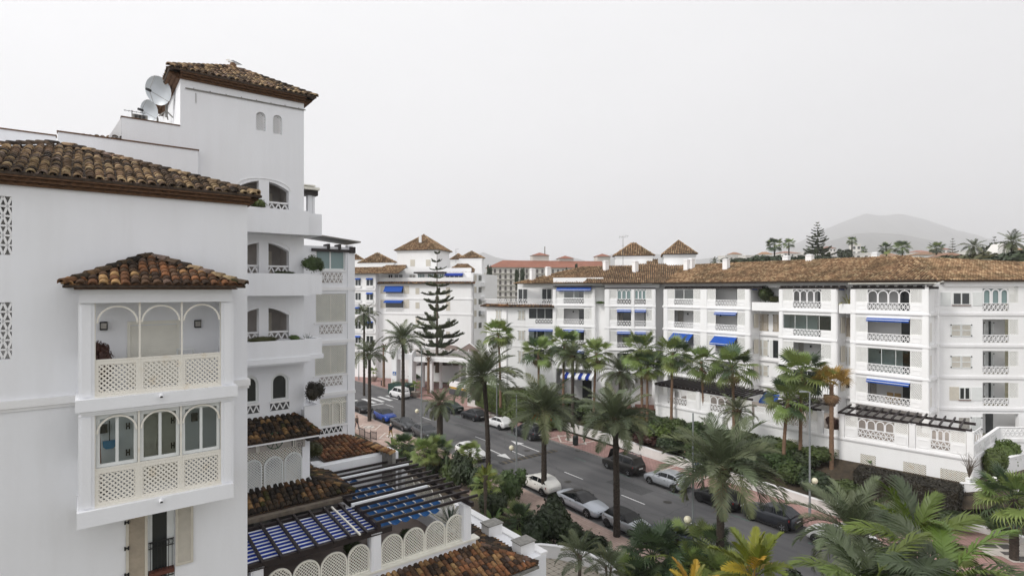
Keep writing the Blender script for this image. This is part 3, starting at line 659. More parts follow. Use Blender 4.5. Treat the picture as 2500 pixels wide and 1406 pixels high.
# back walls above the roof
for(x0,x1,ya,yb,ybot,Y,nm)in((-60,136,318,333,480,21.5,'upper_wall'),(141,484,326,368.5,700,22.3,'upper_wall')):
 fr=plane_at(x1,Y if x1<200 else 23.3); b=MB(); z1=fr.z(x1,yb); s0=fr.s(x0); z0=fr.z(x1,ybot)
 b.fb(fr,s0,0,z0,z1,-.3,0); b.build(nm,WHITE,LB)
 b=MB(); b.fb(fr,s0-.03,.03,z1,z1+.05,-.33,.035); b.build('tile_coping',TERRA,LB)
fr2=plane_at(484,23.3); zz2=fr2.z(484,368.5)
b=MB(); b.fb(fr2,fr2.s(141)-.002,fr2.s(150),zz2-3,zz2-.01,-4,-.302); b.build('upper_wall',WHITE,LB)
b=MB(); c_=fr2.sz(428,424); b.prism(fr2,[(c_[0]+.17*math.cos(i*math.pi/8),c_[1]+.17*math.sin(i*math.pi/8))for i in range(16)],.0,.05); b.build('round_vent',GREYM,LB)
# small tiled roof pieces behind the parapet
sr=sub('roof'); o_=fr2.P(fr2.s(272),zz2+.32-.35,-.55);
tile_slope('left',sr,fr2.P(fr2.s(272),zz2+.16,-.4),Uv,UP,[(0,0),(-fr2.s(272)+fr2.s(458),0),(-fr2.s(272)+fr2.s(458),.7),(0,.9)],TM1,TILE1A,su=.245,seed=8)
fr3=plane_at(268,26.5); sr2=sub('roof'); tile_slope('left',sr2,fr3.P(fr3.s(180),fr3.z(230,338),0),Uv,UP,[(0,0),(2.9,0),(2.9,1.9),(2.2,1.7),(0,.35)],TM1,TILE1A,su=.245,seed=9)
# --- tower
TL,TR=T.s(440),T.s(742); tz=T.z(591,222); TD=6.4
gal=[(T.s(583),T.s(632),T.s(657),T.s(705)),(T.s(583),T.s(632),T.s(655.5),T.s(705.5)),(T.s(583),T.s(632),T.s(655.5),T.s(705.5)),(T.s(590),T.s(631),T.s(661.5),T.s(704))]
gz=[(T.z(680,513),T.z(680,446)),(T.z(680,668),T.z(680,594)),(T.z(680,828),T.z(680,751)),(T.z(680,977),T.z(680,911))]
holes=[]
for(a,b_,c,d),(z0,z1)in zip(gal,gz):holes+=[(a,b_,z0,z1),(c,d,z0,z1)]
lat=[(T.s(625.5),T.s(648.5),T.z(637,319),T.z(637,274)),(T.s(667),T.s(689),T.z(678,328),T.z(678,281.5))]
b=MB(); b.wall(T,T.s(297),TR,0,T.z(440,309),-.4,0,holes);
b.wall(T,TL,TR,T.z(440,309),tz,-.4,0,lat+[(a,c,max(d,T.z(440,309)),e)for a,c,d,e in holes if e>T.z(440,309)])
for(a,b_,c,d),(z0,z1)in zip(gal,gz):
 mid,hf_=(a+d)/2,(d-a)/2
 for x0,x1 in((a,b_),(c,d)):b.curvetop(T,x0,x1,(lambda x:z1-.36*((x-mid)/hf_)**2),z1,-.4,0)if gz.index((z0,z1))<3 else b.spandrel(T,x0,x1,z1-.42,z1,-.4,0,n=8)
for h in lat:b.spandrel(T,h[0],h[1],h[3]-(h[1]-h[0])/2,h[3],-.4,0)
Tl=Frame(T.P(TL,0)[:2],-NL,-UL); Tr=Frame(T.P(TR,0)[:2],-NL,UL)
b.fb(T,TL+.001,TL+.4,T.z(440,309)+.002,tz,-TD,-.402); b.fb(T,TR-.4,TR-.001,0.01,tz,-TD,-.402); b.fb(T,TL+.41,TR-.41,tz-.3,tz-.05,-TD,-.41)
b.build('tower_wall',WHITE,LB)
for h in lat:
 b=MB(); lattice(b,T,archpoly(h[0],h[1],h[2],h[3]-(h[1]-h[0])/2),-.14,.085,.04); b.build('lattice_window',TRIM,LB)
 b=MB(); b.fb(T,h[0],h[1],h[2],h[3],-.5,-.43); b.build('dark_backing',DOOR_BACKING,LB)
for k,((a,b_,c,d),(z0,z1))in enumerate(zip(gal,gz)):
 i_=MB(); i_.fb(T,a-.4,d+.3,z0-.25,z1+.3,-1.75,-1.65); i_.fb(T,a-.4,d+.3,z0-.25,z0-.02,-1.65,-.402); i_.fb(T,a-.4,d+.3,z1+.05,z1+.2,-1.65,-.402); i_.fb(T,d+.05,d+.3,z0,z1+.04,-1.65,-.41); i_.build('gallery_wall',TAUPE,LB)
 i_=MB(); i_.fb(T,c+.1,c+.55,z0,z1-.28,-1.65,-1.61); i_.build('gallery_door',SHUT,LB)
 for x0,x1 in((a,b_),(c,d)):
  if k<3:
   i_=MB(); tri_lattice(i_,T,x0,x1,z0+.02,z0+.30,-.22,-.1,1,.05,.32); i_.fb(T,x0,x1,z0+.30,z0+.38,-.24,-.08); i_.build('balustrade',TRIM,LB)
  else:
   i_=MB(); tri_lattice(i_,T,x0-.03,x1+.03,z0-.42,z0-.12,-.05,.03,1,.05,.30); i_.build('balustrade',TRIM,LB)
   i_=MB(); i_.arch(T,(x0+x1)/2,(x1-x0)/2,z1-.42,-.2,-.05,.1,rise=.42,legs=z1-.42-z0); i_.fb(T,x0,x1,z0,z0+.09,-.2,-.06); fo=i_.build('arched_window',ALU,LB)
   i_=MB(); i_.quad(*[T.P(p[0],p[1],-.12)for p in archpoly(x0+.02,x1-.02,z0+.02,z1-.44,rise=.42)]); i_.build('pane',GLASSD,fo)
   i_=MB(); i_.fb(T,x0-.06,x1+.06,z0-.1,z0,-.02,.07); i_.build('window_sill',TRIM,LB)
 if k==3:
  i_=MB()
  for x0,x1 in((a,b_),(c,d)):i_.fb(T,x0-.04,x1+.04,z0-.45,z0-.1,.003,.006)
  i_.build('openwork_backing',DOOR_BACKING,LB)  # flat dark sheet on the wall face behind the openwork
 i_=MB(); rr_=(d-a)/2+.10; i_.arch(T,(a+d)/2,rr_,z1-.34,0,.03,.05,rise=.46); i_.build('arch_moulding',TRIM,LB)
 # projecting planter balconies
for k,(y0,y1,oo)in enumerate(((510,570,.95),(667.5,722,.95),(832,886,1.0))):
 f1=T.off(oo); z1=f1.z(680,y0); z0=f1.z(680,y1); sR=f1.s(755); i_=MB()
 i_.wall(T,f1.s(560),sR,z0,z1,oo-.12,oo); i_.fb(T,f1.s(560),sR-.121,z0,z0+.14,.01,oo-.121); i_.fb(T,sR-.12,sR,z0+.001,z1-.001,.01,oo-.121)
 f2=T.off(oo*.55); s2=f2.s(786); i_.fb(T,sR+.001,s2,z0+.05,z1-.03,oo*.35,oo*.55); i_.fb(T,s2-.12,s2-.001,z0+.051,z1-.031,-1.2,oo*.35-.001); i_.fb(T,sR+.001,s2-.121,z0+.052,z0+.2,-1.2,oo*.35-.001)
 if k==2:
  i_.fb(T,f1.s(560),sR+.05,z0-.02,z0+.22,oo,oo+.06); i_.fb(T,sR+.002,s2+.06,z0+.02,z0+.24,oo*.55,oo*.55+.06); i_.fb(T,f1.s(560),sR,z0-.1,z0-.021,.5,oo-.03)
 i_.build('planter_balcony',WHITE,LB)
 i_=MB(); i_.fb(T,f1.s(560),sR-.13,z0+.141,z1-.08,.05,oo-.13); i_.build('planter_soil',SOIL,LB)
pb=T.off(.5); i_=MB(); i_.wall(T,pb.s(742)+.02,pb.s(784),pb.z(760,1052),pb.z(760,990),.38,.5); i_.fb(T,pb.s(784)-.12,pb.s(784)-.001,pb.z(760,1052)+.01,pb.z(760,990)-.01,-1.4,.379); i_.fb(T,pb.s(742)+.02,pb.s(784)-.122,pb.z(760,1052)+.005,pb.z(760,1000),-1.4,.378); i_.build('planter_balcony',WHITE,LB)
# tower roof
tro=sub('roof'); to=.45; TW=TR-TL
ex,tpz=(TW+2*to),tz+.25
P0=T.P(TL-to,tpz,to); ap=T.P((TL+TR)/2+.1,T.z(562,163)+.0,-TD/2); ap.z=CAM+(HY-167)/F*ap.y
h_=ap.z-tpz; run=TD/2+to; slope=(-Ev*run+Vector((0,0,h_))); SL=slope.length
tile_slope('left',tro,P0,Uv,slope,[(0,0),(ex,0),(ex/2+.1,SL)],TM1,TILE1A,su=.245,ev=.30,seed=11)
sl2=Uv*(ex/2)+Vector((0,0,h_)); tile_slope('left',tro,P0,-Ev,sl2,[(0,0),(run*2,0),(run,sl2.length)],TM1,TILE1A,su=.245,seed=12,pans=False)
P1=T.P(TR+to,tpz,to); sl3=-Uv*(ex/2)+Vector((0,0,h_)); tile_slope('left',tro,P1,-Ev,sl3,[(0,0),(run*2,0),(run,sl3.length)],TM1,TILE1A,su=.245,seed=13,pans=False)
ridge(tro,P0,ap,'n'); ridge(tro,P1,ap,'n')
i_=MB(); i_.lathe(ap,[(0.16,0),(.17,.12),(.12,.25),(0,.3)],8); i_.build('roof_finial',TERRA,tro)
eave_cornice(LB,T,TL-.0,TR+.0,tz-.02,to-.06,3,.083); eave_cornice(LB,Tl,0,TD,tz-.02,to-.06,3,.083); eave_cornice(LB,Tr,0,TD,tz-.02,to-.06,3,.083)
i_=MB(); a=T.P(T.s(452),T.z(452,216),.05); c=T.P(T.s(745),T.z(745,270),.05); i_.tube([a,c],.028,6);
for k in range(8):p=a.lerp(c,(k+.5)/8); i_.bar(p,p+Vector((0,0,.06)),.03,.03)
i_.build('wall_pipe',GREYM,LB)
i_=MB(); i_.tube([T.P(T.s(478),T.z(478,228),.02),T.P(T.s(478),T.z(478,252),.02)],.012,5); i_.build('cable',GREYM,LB)
# parapet of the lower roof left of the tower
pz=T.z(437,308); i_=MB(); i_.fb(T,T.s(297),TL-.002,T.z(437,400),pz,-.401,-.001+.0); i_.build('roof_parapet',WHITE,LB)
i_=MB(); i_.fb(T,T.s(297)-.03,TL-.01,pz,pz+.045,-.43,.03); i_.build('tile_coping',TERRA,LB)
i_=MB(); i_.prism(T,[(T.s(255),T.z(255,348)-1),(T.s(297)-.002,pz-2.5),(T.s(297)-.002,pz+.02),(T.s(255),T.z(255,348))],-.5,-.1); i_.build('sloped_parapet',TRIM,LB)
i_=MB(); i_.fb(T,T.s(297),TL,pz-.6,pz-.5,-5,-.402); i_.build('flat_roof',TRIM,LB)
# --- bay
BO=1.6; Bf=W.off(BO); Bc=W.off(BO-.15); Bl=W.off(BO-.22)
cl0,cl1,cr0,cr1=Bc.s(191),Bc.s(231),Bc.s(540),Bc.s(570)
zU1,zU0=Bf.z(380,708.5),Bf.z(380,738); mT,mB=Bf.z(380,959.5),Bf.z(380,987.6); lT,lB=Bf.z(380,1216.5),Bf.z(380,1253)
i_=MB(); i_.fb(W,Bf.s(187)+.05,Bf.s(567),zU0,zU1,0,BO-.04); i_.fb(W,Bf.s(187)+.1,Bf.s(566),zU0+.24,zU1+.02,0,BO); i_.build('bay_cornice',WHITE,LB)
i_=MB(); i_.fb(W,Bf.s(183),Bf.s(580.5),mB,mT,0,BO); i_.fb(W,Bf.s(183)+.07,Bf.s(580)-.07,mB-.07,mB,0,BO-.06); i_.fb(W,Bf.s(183)+.12,Bf.s(580)-.12,mB-.13,mB-.07,0,BO-.1); i_.build('bay_ledge',WHITE,LB)
i_=MB(); i_.fb(W,Bf.s(187),Bf.s(570.5),lB,lT,0,BO); i_.build('bay_base',WHITE,LB)
for z0,z1 in((mT,zU0),(lT,mB-.13)):
 for a,c in((cl0,cl1),(cr0,cr1)):
  i_=MB(); i_.fb(W,a,c,z0,z1,BO-.5,BO-.15); i_.fb(W,a+.07,c-.07,z0+.05,z1-.05,BO-.16,BO-.115); i_.build('pilaster',WHITE,LB)
 i_=MB(); i_.fb(W,cl0+.02,cl0+.14,z0,z0+1.0,0,BO-.5); i_.fb(W,cr1-.14,cr1-.02,z0,z1,0,BO-.5); i_.build('bay_side',WHITE,LB)
 # cream metal screens of three panels
for lev,(z0,z1,xs_)in enumerate(((mT,zU0,(231,341,443.5,540)),(lT,mB-.13,(231,339,441.5,540)))):
 ss=[Bl.s(x)for x in xs_]; rail=Bl.z(340,876)if lev==0 else Bl.z(340,1132); spring=Bl.z(340,786)if lev==0 else Bl.z(340,1046)
 for k in range(3):
  a,c=ss[k],ss[k+1]; i_=MB()
  i_.wall(Bl,a+.012,c-.012,z0+.02,rail,-.025,.025,[(a+.085,c-.085,z0+.12,rail-.09)])
  lattice(i_,Bl,rect(a+.08,c-.08,z0+.11,rail-.08),-.014,.088,.042,.012); i_.build('lattice_panel',CREAM,LB)
  i_=MB(); i_.arch(Bl,(a+c)/2,(c-a)/2-.03,spring,-.02,.025,.045,rise=min((c-a)/2-.03,z1-spring-.03)); i_.build('arch_rail',CREAM,LB)
  i_=MB(); i_.fb(Bl,a+.02,c-.02,rail+.002,rail+.05,-.03,.03); i_.build('hand_rail',CREAM,LB)
  if lev==1:
   wf=Bl.off(-.09); i_=MB(); m_=(a+c)/2
   i_.wall(wf,a+.03,c-.03,rail+.05,z1-.02,-.03,.03,[(a+.11,m_-.035,rail+.14,z1-.14),(m_+.035,c-.11,rail+.14,z1-.14)]); fo=i_.build('window',ALU,LB)
   for q0,q1 in((a+.11,m_-.035),(m_+.035,c-.11)):
    i_=MB(); i_.quad(wf.P(q0,rail+.14),wf.P(q1,rail+.14),wf.P(q1,z1-.14),wf.P(q0,z1-.14)); i_.build('pane',GLASS,fo)
 for k in range(4):
  i_=MB(); i_.fb(Bl,ss[k]-.022,ss[k]+.022,z0,z1,-.03,.035); i_.build('post',CREAM,LB)
 i_=MB(); i_.fb(Bl,ss[0],ss[3],z0,z0+.05,-.06,.08); i_.build('sill_strip',CREAM,LB)
 # what stands inside the two bay balconies
shx=(W.s(318),W.s(432)); sz0,sz1=mT,W.z(375,791)
i_=MB(); i_.fb(W,shx[0]-.07,shx[1]+.07,sz1,sz1+.1,0,.05); i_.fb(W,shx[0]-.07,shx[0],sz0,sz1,0,.05); i_.fb(W,shx[1],shx[1]+.07,sz0,sz1,0,.05); fo=i_.build('roller_shutter',CREAMW,LB)
n_s=int((sz1-sz0)/.055)
for k in range(n_s):
 i_=MB(); z0=sz0+k*.055; i_.hexa([W.P(shx[0],z0,.002),W.P(shx[1],z0,.002),W.P(shx[1],z0,.035),W.P(shx[0],z0,.035),W.P(shx[0],z0+.05,.002),W.P(shx[1],z0+.05,.002),W.P(shx[1],z0+.05,.022),W.P(shx[0],z0+.05,.022)]); i_.build('shutter_slat',CREAMW,fo)
for px in(253,482):
 i_=MB(); z=W.z(px,795 if px<300 else 790); s_=W.s(px); i_.fb(W,s_-.09,s_+.09,z-.11,z+.11,.0,.05); lo=i_.build('wall_lantern',IRON,LB); i_=MB(); i_.fb(W,s_-.065,s_+.065,z-.08,z+.08,.05,.12); i_.build('lantern_glass',CURT,lo); i_=MB(); i_.fb(W,s_-.085,s_+.085,z+.082,z+.12,.05,.14); i_.fb(W,s_-.085,s_+.085,z-.12,z-.082,.05,.14); i_.build('lantern_cap',IRON,lo)
i_=MB(); dx=(W.s(330),W.s(432)); i_.fb(W,dx[0],dx[1],lT,lT+2.05,.0,.05); i_.fb(W,dx[0]+.1,dx[0]+.5,lT+.1,lT+1.95,.05,.08); i_.fb(W,dx[1]-.5,dx[1]-.1,lT+.1,lT+1.95,.05,.08); dd=i_.build('terrace_door',SHUT,LB)
for px,y in((312,1038),(312,1102),(421,1024),(421,1085)):
 i_=MB(); s_=W.s(px); z=W.z(px,y); i_.fb(W,s_-.05,s_-.015,z-.09,z+.09,.06,.1); i_.fb(W,s_+.015,s_+.05,z-.09,z+.09,.06,.1); i_.fb(W,s_-.05,s_+.05,z-.02,z+.02,.06,.095); i_.build('hinge',IRON,LB)
for px,y in((253,1045),(474,1017)):
 i_=MB(); s_=W.s(px); z=W.z(px,y); i_.fb(W,s_-.08,s_+.08,z-.12,z+.12,0,.12); i_.build('wall_lantern',IRON,LB)
DUST=mat('blue_dustpan_plastic',(.03,.22,.42),.5); HAND=mat('broom_handle_red',(.25,.08,.05),.6)
dp_=thing('dustpan','blue long-handled dustpan hanging inside the glazed lower bay','dustpan',W.P(W.s(267),lT+.8,.15)); s_=W.s(267); zc=W.z(267,1080)
i_=MB(); i_.prism(W,[(s_-.16,zc+.09),(s_-.15,zc-.06),(s_-.08,zc-.13),(s_+.08,zc-.13),(s_+.15,zc-.06),(s_+.16,zc+.09)],.1,.2); i_.build('pan',DUST,dp_)
i_=MB(); i_.tube([W.P(s_,zc+.09,.15),W.P(s_,zc+.65,.15)],.014,6); i_.build('handle',IRON,dp_)
br=thing('broom','thin red broom leaning inside the glazed lower bay','broom',W.P(W.s(246),lT,.3)); i_=MB(); i_.tube([W.P(W.s(248),lT+.02,.35),W.P(W.s(243),W.z(244,1052),.08)],.014,6); i_.build('handle',HAND,br); i_=MB(); i_.fb(W,W.s(248)-.14,W.s(248)+.14,lT,lT+.12,.3,.4); i_.build('bristles',IRON,br)
dr=thing('drying_rack','white folding drying rack on the upper bay balcony','drying rack',W.P(W.s(450),mT,.5)); i_=MB()
for x in(428,466):
 s_=W.s(x); i_.tube([W.P(s_,mT,.3),W.P(s_,mT+1.05,.6)],.012,5); i_.tube([W.P(s_,mT,.8),W.P(s_,mT+1.05,.35)],.012,5)
for k in range(6):i_.tube([W.P(W.s(428),mT+1.05,.35+.05*k),W.P(W.s(466),mT+1.05,.35+.05*k)],.008,4)
i_.build('frame',ALU,dr)
for px,y in((393,965),(393,1220)):
 i_=MB(); s_=Bf.s(px); z=Bf.z(px,y); i_.tube([Bf.P(s_,z,-.1),Bf.P(s_,z-.03,.14)],.055,8); so=i_.build('drain_spout',WHITE,LB); i_=MB(); i_.tube([Bf.P(s_,z-.02,.13),Bf.P(s_,z-.031,.146)],.035,8); i_.build('spout_mouth',IRON,so)
 # bay roof
brf=sub('roof'); bo=BO+.38; q0=W.off(bo); sA,sB=q0.s(152),q0.s(600); ez=q0.z(375,697)
ap=W.P(W.s(366),W.z(366,627),.02); apz=ap.z; A=q0.P(sA,ez); Bp=q0.P(sB,ez); half=(sB-sA)/2
foot=q0.P(W.s(366),ez); upv=ap-foot; upv=upv-Uv*upv.dot(Uv)
sm=(ap-A).dot(Uv)
tile_slope('left',brf,A,Uv,upv,[(0,0),(sB-sA,0),(sm,upv.length)],TM3,TILE3A,su=.232,ev=.26,seed=21)
for p0,dr_ in((A,1),(Bp,-1)):
 back=p0-Ev*bo; nrm=(ap-p0); v_=nrm-Ev*nrm.dot(Ev); tile_slope('left',brf,p0,-Ev,v_,[(0,0),(bo,0),(bo,v_.length)],TM2,TILE2A,su=.232,seed=22+dr_,pans=False)
ridge(brf,A,ap,'d'); ridge(brf,Bp,ap,'n')
eave_cornice(LB,W.off(BO),sA+.28,sB-.28,zU1+.02,bo-BO-.03,3,.06); eave_cornice(LB,Frame(W.P(Bf.s(187)+.05,0)[:2],NL,-UL),0,BO+.2,zU1+.02,.3,3,.06); eave_cornice(LB,Frame(W.P(Bf.s(567),0)[:2],NL,UL),0,BO+.2,zU1+.02,.3,3,.06)
# french window under the bay
i_=MB(); i_.wall(W,dh[0]+.01,dh[1]-.01,dz0,dz1,-.22,-.14,[(dh[0]+.12,W.s(409),dz0+.3,dz1-.1)]); fo=i_.build('french_window',ALU,LB)
i_=MB(); i_.quad(W.P(dh[0]+.1,dz0+.2,-.19),W.P(dh[1]-.1,dz0+.2,-.19),W.P(dh[1]-.1,dz1,-.19),W.P(dh[0]+.1,dz1,-.19)); i_.build('pane',GLASSD,fo)
i_=MB(); x0,x1=dh[0]+.02,dh[1]-.02; zr=W.z(390,1320); i_.fb(W,x0,x1,zr-.03,zr,-.06,-.03); i_.fb(W,x0,x1,zr-.2,zr-.18,-.06,-.03); i_.fb(W,x0,x1,dz0+.32,dz0+.34,-.06,-.03)
for k in range(7):x=x0+(x1-x0)*(k+.5)/7; i_.fb(W,x-.008,x+.008,dz0+.3,zr,-.055,-.035)
for k in range(5):
 x=x0+(x1-x0)*(k+.5)/5; pts=[W.P(x+.06*math.cos(a*.9),zr-.1+.06*math.sin(a*.9),-.045)for a in range(8)]; i_.tube(pts,.006,4)
i_.build('window_guard',IRON,LB)
zs=W.z(395,1393); i_=MB(); i_.hexa([W.P(x0,zs-.1,-.14),W.P(x1,zs-.1,-.14),W.P(x1,zs-.1,.04),W.P(x0,zs-.1,.04),W.P(x0,zs+.04,-.14),W.P(x1,zs+.04,-.14),W.P(x1,zs,.04),W.P(x0,zs,.04)]); i_.build('window_sill',REDSILL,LB)
for(xa,xb,m_,nm,swing)in((307,360,SHUT2,'tan louvred shutter leaf standing half open',0.10),(428,471,SHUT,'beige louvred shutter leaf folded against the wall',.03)):
 a,c=W.s(xa),W.s(xb); z0,z1=(W.z(335,1440),W.z(335,1230))if xa<350 else(W.z(450,1374),W.z(450,1210)); i_=MB(); i_.wall(W,a,c,z0,z1,.02,.075,[(a+.07,c-.07,z0+.08,z1-.08)]); so=i_.build('shutter',SHUT,LB,label=nm)
 k=z0+.08
 i_=MB()
 while k<z1-.08:
  i_.hexa([W.P(a+.07,k,.03),W.P(c-.07,k,.03),W.P(c-.07,k-.012,.065),W.P(a+.07,k-.012,.065),W.P(a+.07,k+.03,.03),W.P(c-.07,k+.03,.03),W.P(c-.07,k+.0,.065),W.P(a+.07,k+.0,.065)]); k+=.042
 i_.build('louvres',m_,so)
 if xa<350:
  for y in(1272,1335,1399):
   i_=MB(); z=W.z(310,y); s_=W.s(309); i_.fb(W,s_-.06,s_-.02,z-.05,z+.05,.07,.11); i_.fb(W,s_+.02,s_+.06,z-.05,z+.05,.07,.11); i_.fb(W,s_-.06,s_+.06,z-.015,z+.015,.07,.105); i_.build('hinge',IRON,so)
   # --- glazed-in wing at the far right of the building
G=plane_at(845,31.3); GP0,GP1=G.s(770),G.s(848); GE=G.s(866)
RBz=[G.z(850,705),G.z(850,831),G.z(850,956),G.z(850,1085)]; top=G.z(850,604)
win=[(G.s(771),G.s(843.5),G.z(808,659),G.z(808,608)),(G.s(771),G.s(845),G.z(808,786),G.z(808,717)),(G.s(769),G.s(846.5),G.z(808,914),G.z(808,843)),(G.s(781),G.s(846),G.z(808,1038),G.z(808,971))]
i_=MB(); i_.wall(G,G.s(730),GP1,0,top,-.25,0,[(w_[0],w_[1],w_[2],w_[3])for w_ in win]); i_.fb(G,G.s(730),GE-.3,0,top-.02,-6,-2.0); i_.build('wing_wall',WHITE,LB)
i_=MB(); i_.fb(G,GP1+.001,GE-.13,0,top+.1,-.3,.05); i_.fb(G,GE-.13,GE,0,top,-.3,.02); i_.fb(G,GE-.25,GE-.02,0,top-.01,-6,-.301); i_.build('corner_pier',WHITE,LB)
for z in RBz[:3]:
 i_=MB(); i_.fb(G,G.s(776),GE+.02,z-.09,z+.09,0,.07); i_.build('floor_band',TRIM,LB)
for k,(a,c,z0,z1)in enumerate(win):
 m_=(a+c)/2; i_=MB(); i_.wall(G,a+.01,c-.01,z0+.01,z1-.01,-.16,-.10,[(a+.08,m_-.04,z0+.08,z1-.08),(m_+.04,c-.08,z0+.08,z1-.08)]); fo=i_.build('window',ALU,LB)
 for q0,q1 in((a+.07,m_-.03),(m_+.03,c-.07)):
  i_=MB(); i_.quad(G.P(q0,z0+.07,-.13),G.P(q1,z0+.07,-.13),G.P(q1,z1-.07,-.13),G.P(q0,z1-.07,-.13)); i_.build('pane',BLIND if k==0 else GLASSG,fo)
 if k in(1,2):
  i_=MB(); lattice(i_,G,rect(a+.02,c-.02,z0+.02,z1-.02),-.05,.085,.03,.01); i_.build('lattice_screen',CREAMW,LB)
 if k==3:
  i_=MB(); lattice(i_,G,rect(a+.02,c-.02,z0+.02,z1-.02),-.09,.10,.045,.01)
  for q in(G.s(795),G.s(821)):i_.arch(G,q,.27,z0+1.02,-.06,.0,.06,legs=1.0)
  i_.fb(G,a,c,z1-.33,z1-.27,-.06,0); i_.fb(G,G.s(834),G.s(834)+.06,z0,z1-.33,-.06,0); i_.build('lattice_screen',CREAMW,LB)
 zb=[G.z(808,690),G.z(808,814),G.z(808,941),G.z(808,1056)][k]; zt_=[G.z(808,666),G.z(808,793),G.z(808,919),G.z(808,1043)][k]
 sa,sb2=G.s(780 if k else 783),G.s(836)
 i_=MB(); i_.fb(G,sa,sb2,zb,zt_,.002,.005); i_.build('openwork_backing',TAUPE if k<3 else IRON,LB)  # flat darker sheet laid on the uncut wall behind the struts
 i_=MB(); tri_lattice(i_,G,sa,sb2,zb,zt_,.004,.05,2 if k<3 else 1,.045,.27); i_.build('balustrade',TRIM,LB)
 i_=MB(); i_.fb(G,a-.1,c+.06,z0-.09,z0,0,.06); i_.build('window_sill',TRIM,LB)
i_=MB(); i_.fb(G,G.s(760),GE-.3,top-.3,top-.14,.0,.10);
for x in(801,828):i_.fb(G,G.s(x)-.06,G.s(x)+.06,top-.13,top+.14,-.6,.16)
i_.fb(G,GE-.34,GE-.02,top-.32,top+.02,-.5,.18); i_.build('pergola_beam',DARKW,LB)
i_=MB(); a0=G.P(G.s(760),G.z(770,575),.3); a1=G.P(GE+.25,G.z(866,593),.3); i_.hexa([a0-Ev*2.2,a1-Ev*2.2,a1,a0]+[p+Vector((0,0,.07))for p in(a0-Ev*2.2,a1-Ev*2.2,a1,a0)]); i_.build('awning_roof',GREYM,LB)
# roof terrace post and pergola beside the tower
i_=MB(); f_=T.off(-1.0); i_.fb(f_,f_.s(752),f_.s(762),f_.z(757,530),f_.z(757,470),-.3,0); i_.fb(f_,f_.s(763),f_.s(769),f_.z(757,530),f_.z(757,478),-.25,-.02); i_.build('terrace_post',WHITE,LB)
i_=MB(); i_.fb(f_,TR+.02,f_.s(775),f_.z(757,477),f_.z(757,466),-.5,.1); i_.build('pergola_beam',DARKW,LB)
i_=MB(); i_.fb(f_,TR+.02,f_.s(776),f_.z(757,465),f_.z(757,459),-1.5,.3); i_.fb(f_,TR+.02,f_.s(769),f_.z(757,455),f_.z(757,452),-.5,.1); i_.build('awning_roof',CREAMW,LB)
finish_tiles('left',300)
# --- aerials on the roof
def dish(px,py,Y,rad,yaw,pitch,name,label):
 c=at(px,py,Y); th=thing(name,label,'satellite dish',c,group='satellite dishes on the flat roof',world=False,rz=yaw)
 M=Matrix.Rotation(pitch,4,'X'); b=MB(); n,m_=24,6; vs=[]
 for i in range(m_+1):
  r=rad*i/m_
  for k in range(n):a=2*math.pi*k/n; vs.append(M@Vector((r*math.cos(a),-(r*r)/(rad*3.2)+.0,r*math.sin(a))))
 b.add(vs,[(i*n+k,i*n+(k+1)%n,(i+1)*n+(k+1)%n,(i+1)*n+k)for i in range(m_)for k in range(n)]); b.build('reflector',mat('dish_paint_'+name,(.52,.55,.58),.4,metal=.2),th,smooth=True)
 b=MB(); f=M@Vector((0,-rad*1.15,0))
 for a in(-2.2,-.9,1.57):b.tube([M@Vector((rad*math.cos(a),-rad*.31,rad*math.sin(a))),f],rad*.018,5)
 b.build('feed_arm',GREYM,th); b=MB(); b.tube([f+Vector((0,.06,0)),f-Vector((0,.16,0))],.06,8); b.build('feed_horn',IRON,th)
 b=MB(); back=M@Vector((0,.12,0)); b.tube([M@Vector((0,0,0)),back,Vector((0,.3,-rad*.6)),Vector((0,.3,-rad*1.75))],[rad*.2,rad*.14,rad*.09,rad*.09],8)
 for a in(0,2.1,4.2):b.tube([Vector((0,.3,-rad*1.3)),Vector((.5*rad*math.cos(a),.3+.5*rad*math.sin(a),-rad*1.78))],.03,5)
 b.build('mast',GREYM,th); return th
dish(394,222,24.5,.62,R(-8),R(18),'satellite_dish','largest silver satellite dish beside the tower with three feed struts')
dish(371,271,25.3,.48,R(-14),R(14),'satellite_dish','smaller white satellite dish half hidden behind the larger one')
ac=thing('air_conditioner','grey slatted air conditioning unit on the roof beside the dishes','air conditioner',at(342,297,24.2),world=False,rz=R(38)); b=MB(); b.box(-.28,.28,0,.4,-.02,.30); b.build('casing',GREYM,ac)
for k in range(4):
 for q in range(3):b=MB(); b.box(-.2+q*.14,-.09+q*.14,-.02,0,.03+k*.065,.075+k*.065); b.build('grille_slot',IRON,ac)
ya=thing('yagi_aerial','thin rod aerial on the roof left of the air conditioner','aerial',at(322,292,24.4)); b=MB(); p=at(322,300,24.4); b.tube([p,p+Vector((0,0,.55))],.015,5); t_=p+Vector((0,0,.5)); b.tube([t_-Uv*.3,t_+Uv*.5],.012,5)
for k in range(6):q=t_+Uv*(-.25+k*.14); b.tube([q-Ev*.15,q+Ev*.15],.007,4)
b.build('rods',IRON,ya)
